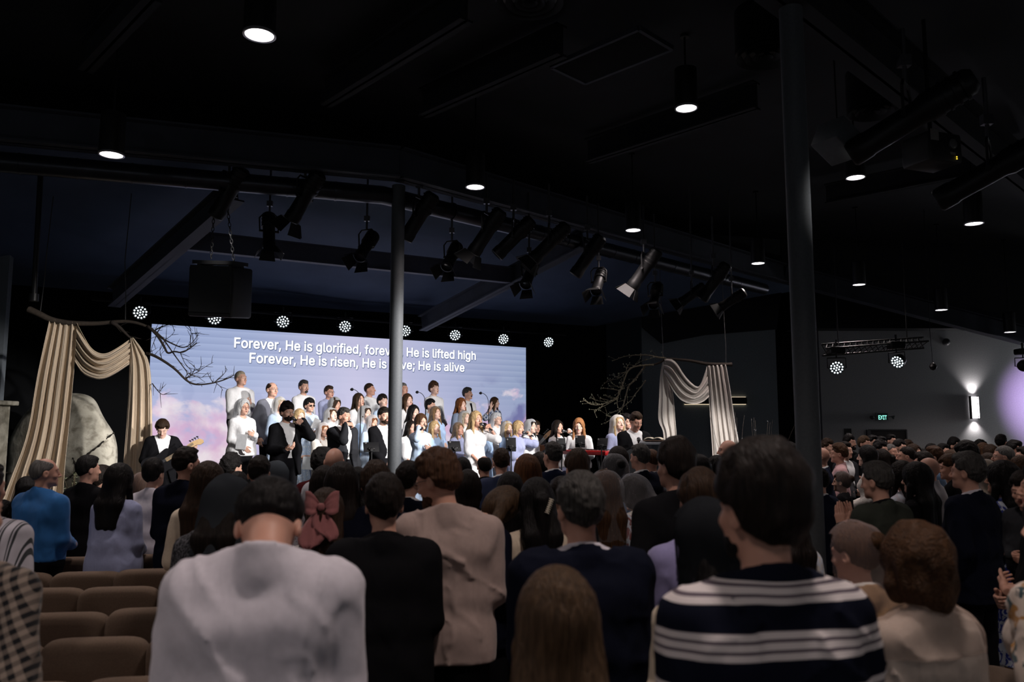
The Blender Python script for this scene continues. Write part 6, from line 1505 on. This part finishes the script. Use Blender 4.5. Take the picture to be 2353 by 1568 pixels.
# front singers
S(-1, 'dark bearded singer with glasses in black suit, one palm open', 660, 921, 'm', hair=('swept', 'dark', 1.4, .006), top='jacket:black', beard=('full', 'dark'), glasses='wire', arms=('palm', 'mic'), mouth=.8, head=(0, 2, 0), mic='hand:bearded singer', turn=4)
S(-1, 'stout older singer in black suit with eyes closed and microphone at his mouth', 790, 936, 'm', hair=('short', 'pepper'), top='jacket:charcoal', fat=1.16, sk='ruddy', arms=('mic', 'down'), mouth=.7, head=(12, 2, 0), mic='hand:stout older singer', turn=6)
S(-1, 'dark haired man in black suit close to the left of the column', 882, 935, 'm', hair=('fade', 'dark'), top='jacket:black', beard=('full', 'brown'), arms='low', head=(0, 2, 0))
S(-1, 'woman with dark red bob and glasses singing in a long blue dress', 967, 951, 'f', hair=('bob', 'chestnut', 1.48, .006), top='dress:paleblue', glasses='wire', arms=('mic2', 'chest'), mouth=.6, head=(0, 0, 0), mic='hand:woman with the dark red bob')
S(-1, 'blonde woman in white puff sleeve dress with microphone before the mustached man', 1093, 945, 'f', hair=('long', 'blonde', 1.18, .008), top='puffdress:white', sk='ruddy', arms=('low', 'mic'), mouth=.7, head=(0, -2, 0), mic='hand:blonde in the white dress')
S(-1, 'blonde woman in pale lavender singing to the right of the upright tablet', 1190, 967, 'f', hair=('bob', 'blonde', 1.46), top='puffdress:lavender', arms=('low', 'mic2'), mouth=.5, head=(0, 8, 0), mic='hand:blonde in pale lavender', turn=20)
S(-1, 'dark haired woman in white blouse singing behind a tablet stand', 1281, 966, 'f', hair=('long', 'dark', 1.24, .006), top='blouse:white', bot='skirt:lavender', arms=('chest', 'mic2'), mouth=.6, head=(0, -4, 0), mic='hand:dark haired woman in white', off=4.6)
p_, *_r = person('woman with long ginger hair in white at the red keyboard', 1330, 961, 12.9, 'f', base=.45, hair=('long', 'straw', 1.14, .008), top='blouse:white', bot='skirt:white', arms='book', head=(0, 10, 0), yaw=172, lod=1, group=GS, sk='pale')
person('woman with white hood veil and lilac blouse behind the man at the lectern', 1420, 953, 12.2, 'f', base=.45, hair=('long', 'blonde', 1.3), top='puffshort:lavender', bot='skirt:lavender', veil=('hood', 'white', 1.36), arms='chest', yaw=-155, lod=1, group=GS, sk='pale', head=(0, -4, 0))
person('dark haired man hidden behind the speaker at the lectern', 1440, 950, 12.6, 'm', base=.45, hair=('thick', 'black'), top='shirt:black', yaw=-150, lod=1, group=GS)
person('man in black suit reading at the lectern with a microphone in his hand', 1461, 946, 11.0, 'm', base=.45, hair=('short', 'brown', 1.4, .006), top='jacket:black', arms=(dict(W=(.12, .27, 1.24), Z=(-1, .25, .1), X=(-.3, .35, .9), pose='grip'), 'low'), head=(4, 20, 0), yaw=-163, lod=1, group=GS, sk='ruddy', fat=1.06, mic='black microphone held low by the man at the lectern')
person('dark guitarist glimpsed behind the veiled woman at the right of the choir', 1231, 966, 15.0, 'm', base=.45, hair=('thick', 'brown'), top='shirt:black', yaw=-150, lod=1, group=GS)
person('young bass player with brown fringe and white collar beside the cream drape', 374, 962, 10.95, 'm', base=.45, hair=('fringe', 'brown', 1.4, .014), top='jacket:black', arms=(dict(W=(.16, .20, 1.04), Z=(-.8, .3, -.4), X=(0, .4, 1), pose='cup'), dict(W=(-.42, .26, 1.26), Z=(.2, .5, .8), X=(.8, .5, 0), pose='grip')), head=(-14, 34, 0), yaw=-145, lod=1, group=GS, sk='pale')
# ------------------------------------------------------------------ the congregation, left and centre
A = person
A('man in bright blue shirt with thinning grey hair standing by the drape', 103, 1053, 6.1, 'm', hair=('balding', 'grey'), top='tucked:blue', fat=1.16, head=(-30, 0, 0), lod=1, sk='ruddy', hem=.93, arms='clasp', face=True)
A('dark haired woman hidden behind the blue shirted man', 63, 1096, 7.4, 'f', hair=('long', 'black'), top='blouse:black')
A('black haired man in black shirt before the olive sprigs', 203, 1046, 7.0, 'm', hair=('short', 'black'), top='shirt:black', fat=1.12, head=(-14, 0, 0), sk='ruddy')
A('boy with dark hair seen between the black shirt and the black haired woman', 236, 1070, 8.0, 'c', hair=('short', 'dark'), top='tee:black')
A('woman with long black hair in lavender coat', 275, 1066, 6.15, 'f', hair=('long', 'black', 1.27, .012), top='coat:lavender', fat=1.16, lod=1, head=(-8, 2, 0), hem=.72, bot='skirt:black')
A('woman in a thin grey veil right of the black haired woman', 331, 1085, 7.2, 'f', hair=('long', 'chestnut'), top='blouse:black', veil=('long', 'rose', 1.36))
A('black haired man in white shirt half covered by the navy man', 383, 1052, 6.7, 'm', hair=('thick', 'black'), top='shirt:shirtwhite', hem=.80, off=(-.10, 0))
A('tall man with long beard and fade haircut in navy shirt', 430, 1027, 6.2, 'm', hair=('fade', 'dark'), top='shirt:midnight', beard=('long', 'dark'), head=(-34, 0, 0), lod=1, bot='trousers:midnight', sk='ruddy', fat=1.04)
A('small blond child looking back over a shoulder', 464, 1079, 5.75, 'c', base=.55, hair=('fringe', 'light', 1.4, .01), top='tee:darkblue', yaw=165, head=(0, 8, 0), lod=1, face=True, sk='ruddy')
A('woman with very long brown hair in cream off shoulder dress', 500, 1062, 5.2, 'f', hair=('long', 'brown', 1.08, .014), top='scoopdress:cream', lod=1, head=(-10, 4, 0), off=(-.06, 0))
A('man with curly dark hair in front of the black skirt on stage', 533, 1040, 7.4, 'm', hair=('curly', 'black'), top='shirt:maroon', head=(-20, 0, 0))
A('woman with dark hair behind the long haired woman in cream', 548, 1084, 6.4, 'f', hair=('bunhair', 'black'), top='blouse:midnight')
A('woman in dark grey veil and speckled grey sweater', 556, 1092, 4.0, 'f', hair=('long', 'dark', 1.34), top='sweater:heather:heather', veil=('long', 'steel', 1.38), lod=1, head=(-20, 24, 0), bot='skirt:black', fat=1.12, off=(-.06, 0))
A('man with short dark hair and lit left ear near the bearded singer', 597, 1047, 5.9, 'm', hair=('fade', 'dark'), top='shirt:black', head=(10, 2, 0), sk='ruddy')
A('person in dark mesh veil next to the man with the lit ear', 636, 1057, 7.0, 'f', hair=('short', 'dark'), top='blouse:charcoal', veil=('cap', 'steel', 1.5))
A('man in front in a pale dress shirt bowing his head', 622, 1093, 2.30, 'm', hair=('fade', 'black', 1.4, .008), top='shirt:shirtwhite', head=(8, 62, 0), lod=0, fat=1.10, hem=.82, sk='ruddy', arms='clasp', seed=2.0, bot='trousers:charcoal', sc=1.023, z0=0.0)
A('curly black haired man in maroon beside the bald man', 742, 1026, 7.2, 'm', hair=('curly', 'black', 1.4, .01), top='shirt:maroon', fat=1.1)
A('bald man in grey tee shirt before the older singer', 769, 1030, 6.6, 'm', hair=None, top='tee:lightgrey', fat=1.15, lod=1, sk='ruddy', head=(0, 2, 0))
A('woman with long straight dark hair behind the pink bow', 786, 1064, 4.75, 'f', hair=('long', 'dark', 1.08, .012), top='blouse:black', lod=1)
A('girl with dark hair left of the long straight hair', 745, 1072, 5.3, 'f', hair=('long', 'dark', 1.25), top='blouse:shirtwhite:lace')
A('girl with a big dusty pink bow in her brown hair and white lace top', 750, 1124, 4.05, 'f', hair=('longtied', 'brown', 1.20, .008), top='blouse:offwhite:lace', lod=1, bow=True, head=(0, 10, 0))
A('man with round dark hair left of the boy in dark suit', 864, 1057, 4.7, 'm', hair=('short', 'brown', 1.4, .012), top='shirt:midnight', sk='ruddy')
A('boy in dark suit with white collar behind the tan shirted man', 939, 1059, 5.5, 'm', hair=('short', 'dark', 1.4, .006), top='jacket:midnight', head=(-30, 0, 0))
A('dark haired woman between round haired man and grey column', 822, 1075, 6.2, 'f', hair=('long', 'black'), top='blouse:black')
A('man in black jacket with lit ear right of the pale shirted man', 884, 1086, 3.5, 'm', hair=('short', 'dark', 1.4, .008), top='jacket:black', lod=1, fat=1.1, head=(10, 4, 0), sk='ruddy', inner='black')
A('man with short ginger hair and beard in tan shirt turned left', 1008, 1028, 3.75, 'm', hair=('short', 'ginger', 1.4, .012), top='shirt:taupe', beard=('full', 'ginger'), head=(56, 16, 0), lod=0, face=True, sk='ruddy', fat=1.10, hem=.82, yaw=4, seed=5.0, glasses='wire')
A('girl with light brown ponytail leaning her head on a shoulder', 1150, 1112, 4.35, 'f', hair=('pony', 'mid', 1.40, .006), top='shirt:midnight', lod=1, head=(55, 20, 52), arms='down', yaw=-35)
A('woman with ivory claw clip in long black hair and cream blouse', 1234, 1100, 4.3, 'f', hair=('longtied', 'black', 1.22, .006), top='blouse:cream', clip=True, lod=1, head=(0, 8, 0))
A('black haired woman in front of the white dress on stage', 1063, 1052, 7.9, 'f', hair=('long', 'black', 1.3), top='blouse:black')
A('balding man in black sweater below the white dress on stage', 1113, 1048, 8.3, 'm', hair=('balding', 'dark'), top='polo:black', fat=1.1, sk='ruddy')
A('short brown haired man in steel blue suit', 1152, 1030, 7.6, 'm', hair=('short', 'brown'), top='jacket:dusk', lod=1, sk='ruddy', head=(-6, 2, 0))
A('woman with long straight copper brown hair right of the steel blue suit', 1212, 1045, 6.3, 'f', hair=('long', 'copper', 1.1, .018), top='blouse:black', lod=1)
A('grey haired man in navy suit with white collar at centre', 1270, 1015, 7.7, 'm', hair=('fade', 'pepper'), top='jacket:navy', lod=1, sk='ruddy', fat=1.08, head=(10, 0, 0))
A('boy partly hidden at the left of the navy suit with white collar', 1241, 1040, 9.0, 'c', hair=('short', 'dark'), top='tee:black')
A('man with thick brown hair right of the navy suit with white collar', 1326, 1031, 5.7, 'm', hair=('thick', 'brown'), top='shirt:black', sk='ruddy')
A('woman in black beaded head cover behind the girl with the ponytail', 1172, 1086, 5.6, 'f', hair=('long', 'black', 1.3, .012), top='blouse:black', band=True)
A('dark haired person right behind the tan shirted man', 1076, 1081, 5.4, 'f', hair=('bob', 'dark', 1.5), top='blouse:black')
A('grey jacket man behind the claw clip woman', 1290, 1095, 4.9, 'm', hair=('short', 'dark'), top='jacket:charcoal')
A('woman in sparkling mist veil and light blue dress before the red keyboard', 1411, 1041, 6.9, 'f', hair=('bunhair', 'black'), top='dress:skyblue', veil=('cap', 'mist', 1.47), lod=1)
A('dark haired woman between the red keyboard and the lectern', 1420, 1027, 8.2, 'f', hair=('bob', 'dark', 1.5, .01), top='blouse:black')
A('grey haired man in black suit with white collar before the lectern', 1471, 1020, 7.8, 'm', hair=('short', 'salt'), top='jacket:midnight', lod=1, sk='ruddy', head=(10, 0, 0), fat=1.05)
A('red necked man in grey suit right of the black suited man', 1496, 1033, 8.4, 'm', hair=('buzz', 'ginger'), top='jacket:slate', sk='ruddy')
A('man in navy suit with grey temples, large at centre', 1332, 1082, 2.95, 'm', hair=('short', 'salt', 1.4, .006), top='jacket:midnight', lod=0, head=(8, 3, 0), fat=1.3, sk='ruddy', inner='shirtwhite', seed=3.0)
A('woman with long brown hair under a sparkling grey veil and pink flowered sleeves', 1390, 1078, 5.2, 'f', hair=('long', 'chestnut', 1.05, .006), top='blouse:rose:floral', veil=('long', 'mist', 1.30), lod=1)
A('bent woman in white knit sweater with a pale lace veil', 1443, 1092, 5.7, 'f', hair=('bob', 'dark', 1.5), top='sweater:offwhite', veil=('cap', 'mist', 1.5), head=(20, 45, 0), lod=1, off=(.04, 0), sc=.945, bot='skirt:midnight')
A('tall young man in black shirt with full dark hair', 1552, 1003, 4.3, 'm', hair=('thick', 'dark', 1.4, .004), top='shirt:black', lod=1, sk='ruddy', head=(14, 0, 0), bot='trousers:black', arms='down')
A('black haired woman behind the tall young man in black, left one of two', 1606, 1046, 7.0, 'f', hair=('long', 'black', 1.3, .012), top='blouse:cream')
A('black haired person touching the linen drape below, right one of two', 1645, 1047, 7.4, 'm', hair=('thick', 'black'), top='shirt:navy')
A('youth with brown hair and glowing ear in lavender shirt', 1606, 1075, 3.35, 'm', hair=('thick', 'brown'), top='tee:lilac', lod=1, head=(-18, 4, 0), sk='ruddy')
A('woman in black and grey veil with cream blouse printed with black flowers', 1622, 1148, 2.55, 'f', hair=('long', 'black', 1.3), top='blouse:cream:flowers', veil=('long', 'dark', 1.28), lod=0, head=(20, 12, 0), bot='skirt:black')
A('man in front with dark hair and full beard in striped navy sweater', 1746, 1004, 1.88, 'm', hair=('thick', 'dark', 1.4, .010), top='polo:midnight:bands', beard=('full', 'black'), lod=0, head=(14, 0, 0), fat=1.02, sk='ruddy', seed=1.0, yaw=10, hem=.80)
A('girl with straight light brown hair close to the camera', 1281, 1308, 1.88, 'f', hair=('long', 'mid', 1.05, .018), top='blouse:black', lod=0, head=(0, 4, 0), yaw=2)
A('bald man with a lit ear behind the striped sweater man', 1674, 1012, 8.7, 'm', hair=None, top='shirt:black', sk='ruddy', head=(30, 0, 0))
A('dark haired man right of the striped sweater man, beside the thick column', 1812, 1016, 8.6, 'm', hair=('short', 'black'), top='shirt:black', head=(20, 0, 0))
A('woman in flowered cream top half hidden between striped sweater and column', 1810, 1150, 4.2, 'f', hair=('long', 'dark'), top='blouse:offwhite:floral')
A('woman in sheer lace veil and tan jacket near the foot of the thick column', 1962, 1196, 3.15, 'f', hair=('bunhair', 'chestnut'), top='jacket:tan', inner='offwhite', veil=('long', 'rose', 1.42), lod=0, head=(24, 8, 0), face=True, sk='ruddy', yaw=8)
A('woman with wavy chestnut hair and sheer scarf over a cream blouse', 2104, 1202, 2.45, 'f', hair=('curlylong', 'chestnut', 1.55, .012), top='blouse:ivory', shawl=True, lod=0, yaw=20, fat=1.05, arms='clasp')
A('man at the far left edge in white short sleeve shirt with dark stripes', -34, 1060, 3.9, 'm', hair=('short', 'dark'), top='shortsleeve:shirtwhite:pinstripe', lod=0, fat=1.2, arms='down', sk='ruddy')
A('man at the lower left edge in brown plaid shirt', -66, 1085, 2.55, 'm', hair=('short', 'dark'), top='shirt:cream:plaid', lod=0, fat=1.1, arms='down', yaw=-6)
A('black haired person low behind the far left striped shirt', 8, 1150, 7.4, 'f', hair=('long', 'black'), top='blouse:black')
# ------------------------------------------------------------------ the congregation at the right, in profile towards the stage
A('bald man in white collar hidden at the left by the thick column', 1888, 1029, 9.6, 'm', hair=None, top='jacket:navy', sk='ruddy')
A('man in deep blue jacket close behind the thick column', 1880, 1075, 6.9, 'm', hair=('short', 'dark'), top='jacket:navy', fat=1.15, lod=1, head=(0, 4, 0))
A('curly dark haired youth right beside the column, far back', 1901, 1007, 13.2, 'm', hair=('curly', 'brown'), top='tee:black')
A('youth with undercut brown hair in pink shirt', 1927, 1018, 10.4, 'm', hair=('fade', 'chestnut', 1.4, .01), top='shirt:pink', lod=1, sk='ruddy')
A('tall black haired man under the small black plaque', 1951, 997, 13.6, 'm', hair=('thick', 'black'), top='shirt:black', sk='ruddy', beard=('full', 'black'))
A('man in dark suit with white collar right of the pink shirt', 1941, 1015, 11.6, 'm', hair=('short', 'dark'), top='jacket:charcoal')
A('strawberry blond youth left of the doorway', 1985, 1001, 13.2, 'm', hair=('fringe', 'mid'), top='tee:black', sk='ruddy')
A('dark youth whose face shows before the door frame', 2004, 1000, 14.5, 'm', hair=('short', 'black'), top='tee:black')
A('dark youth under the lit slit of the doorway', 2024, 1003, 15.0, 'm', hair=('short', 'black'), top='tee:charcoal')
A('tall dark person in front of the right side of the doorway', 2046, 998, 16.4, 'm', hair=('short', 'black'), top='shirt:black')
A('girl with long straight black hair and white lace dress', 1993, 1024, 9.6, 'f', hair=('long', 'black', 1.15, .008), top='dress:offwhite:lace', lod=1, sk='pale')
A('person with black curls before the doorway', 2022, 1010, 11.8, 'm', hair=('curly', 'black'), top='tee:black')
A('girl with dark hair gathered up, below the black curls', 2026, 1033, 10.4, 'f', hair=('longtied', 'dark', 1.2), top='blouse:black')
A('older man in black suit with white shirt behind the girl with gathered hair', 2046, 1021, 12.0, 'm', hair=('buzz', 'grey'), top='jacket:black', sk='ruddy')
A('dark fringed youth at the right edge of the doorway', 2066, 1009, 12.4, 'm', hair=('fringe', 'black'), top='tee:black')
A('brown haired youth just past the right edge of the doorway', 2085, 1010, 13.0, 'm', hair=('fringe', 'brown'), top='tee:black')
A('man with cropped dark hair and sharp profile below the doorway edge', 2083, 1027, 9.6, 'm', hair=('buzz', 'dark'), top='shirt:shirtwhite', sk='ruddy', lod=1)
A('long dark haired person behind the cropped man', 2098, 1021, 11.0, 'f', hair=('long', 'brown', 1.3), top='blouse:black')
A('grey haired heavy man in black jacket praying with raised hands', 2014, 1059, 5.2, 'm', hair=('short', 'salt', 1.4, .004), top='jacket:olive', inner='black', fat=1.14, lod=0, arms=(dict(W=(.0, .24, 1.30), Z=(-.1, .15, 1), X=(-.2, -1, .1), pose='flat'), dict(W=(-.10, .25, 1.30), Z=(0, .15, 1), X=(.2, -1, .1), pose='flat')), head=(8, 6, 0), sk='ruddy', face=True)
A('woman in small sparkling grey veil behind the praying man', 1934, 1082, 8.4, 'f', hair=('bunhair', 'chestnut'), top='blouse:black', veil=('cap', 'mist', 1.46), lod=1)
A('woman with long dark hair facing left behind the black haired woman', 2072, 1060, 6.7, 'f', hair=('long', 'dark', 1.2, .006), top='blouse:shirtwhite:floral', lod=1, sk='ruddy')
A('woman with long black hair and black dress with white print', 2106, 1063, 6.3, 'f', hair=('long', 'black', 1.05, .016), top='dress:black:white_print', lod=1, head=(10, 0, 0))
A('fringed youth far back in front of the grey wall', 2140, 1019, 13.0, 'm', hair=('fringe', 'black'), top='tee:black')
A('balding red haired man in denim jacket', 2145, 1025, 9.2, 'm', hair=('fade', 'ginger'), top='shirt:denim', lod=1, sk='ruddy')
A('dark haired man in profile above the bald man in grey', 2121, 1037, 8.8, 'm', hair=('short', 'dark', 1.4, .01), top='shirt:black', sk='ruddy')
A('bald man in light grey sweater', 2134, 1052, 7.3, 'm', hair=None, top='polo:lightgrey', lod=1, fat=1.1, sk='ruddy', head=(6, 0, 0))
A('small dark head far back right of the doorway', 2117, 1031, 12.0, 'm', hair=('short', 'black'), top='tee:black')
A('tall dark haired youth silhouetted under the sconce light', 2192, 1004, 13.2, 'm', hair=('thick', 'black'), top='tee:black')
A('dark head half hidden left of the silhouetted youth', 2166, 1019, 12.6, 'm', hair=('short', 'black'), top='tee:black')
A('bowing tall man in navy shirt with pale lines', 2222, 1012, 8.4, 'm', hair=('short', 'black', 1.4, .006), top='shirt:darkblue:lines', lod=1, head=(0, 26, 0), sk='ruddy')
A('boy with brown fringe facing the aisle behind the grey haired navy suit', 2181, 1043, 7.6, 'm', hair=('fringe', 'chestnut'), top='tee:black', head=(22, 8, 0), lod=1, face=True, sk='ruddy')
A('woman with brown hair above the fringed boy', 2186, 1035, 9.6, 'f', hair=('bob', 'chestnut', 1.5, .01), top='blouse:brown')
A('grey haired man in navy suit, large at the right', 2222, 1037, 5.4, 'm', hair=('short', 'salt', 1.4, .008), top='jacket:midnight', lod=0, head=(6, 0, 0), inner='shirtwhite', fat=1.06, sk='ruddy', face=True, arms='down')
A('woman with long light brown hair under a white kerchief', 2257, 1055, 7.2, 'f', hair=('long', 'light', 1.2), top='blouse:cream', veil=('cap', 'ivory', 1.46), lod=1)
A('black haired youth in a gap at the left of two brown heads', 2252, 1010, 13.6, 'm', hair=('curly', 'black'), top='tee:black')
A('first of two brown heads between the navy shirt and the bald man with glasses', 2259, 1018, 12.4, 'f', hair=('bob', 'chestnut', 1.5), top='blouse:black')
A('second of two brown heads, nearer the bald man with glasses', 2276, 1022, 12.0, 'f', hair=('long', 'brown', 1.3), top='blouse:black')
A('woman with long dark brown hair left of the bald man with glasses', 2270, 1042, 9.0, 'f', hair=('long', 'brown', 1.2), top='blouse:black')
A('tall youth facing right before the purple light', 2300, 998, 13.4, 'm', hair=('fade', 'black'), top='shirt:black', yaw=-60, sk='ruddy')
A('dark haired man in light blue shirt before the purple light', 2330, 1011, 11.0, 'm', hair=('short', 'black', 1.4, .01), top='shirt:paleblue', sk='ruddy', lod=1)
A('bald man with glasses in dark suit', 2306, 1025, 8.6, 'm', hair=('buzz', 'grey'), top='jacket:black', glasses='wire', lod=1, sk='ruddy', face=True)
A('woman with long black hair and white and blue flowered dress', 2303, 1060, 5.9, 'f', hair=('long', 'black', 1.16, .016), top='dress:royal:floral', lod=0, sk='ruddy', face=True, head=(10, -4, 0))
A('woman with long light brown hair at the right edge behind the child', 2345, 1048, 7.6, 'f', hair=('long', 'chestnut', 1.2), top='blouse:black')
A('small dark head at the right edge below the purple light', 2352, 1026, 10.5, 'm', hair=('short', 'dark'), top='tee:black')
A('boy with dark hair held on an arm at the right edge', 2349, 1084, 4.35, 'c', base=.62, hair=('short', 'dark', 1.4, .008), top='sweater:charcoal', yaw=120, head=(10, 14, 0), lod=1, face=True, sk='ruddy')
A('person in black tee shirt at the right edge carrying the boy', 2396, 1062, 4.1, 'm', hair=('short', 'dark'), top='tee:black', lod=1, arms=('clasp', 'carry'), fat=1.12, sk='ruddy', yaw=65)
A('person at the lower right edge in white sleeve printed with flowers', 2432, 1120, 2.55, 'f', hair=('long', 'dark'), top='capsleeve:ivory:bright_flowers', lod=0, sk='ruddy', arms=('down', 'down'), bot='skirt:black', fat=1.12, yaw=25)
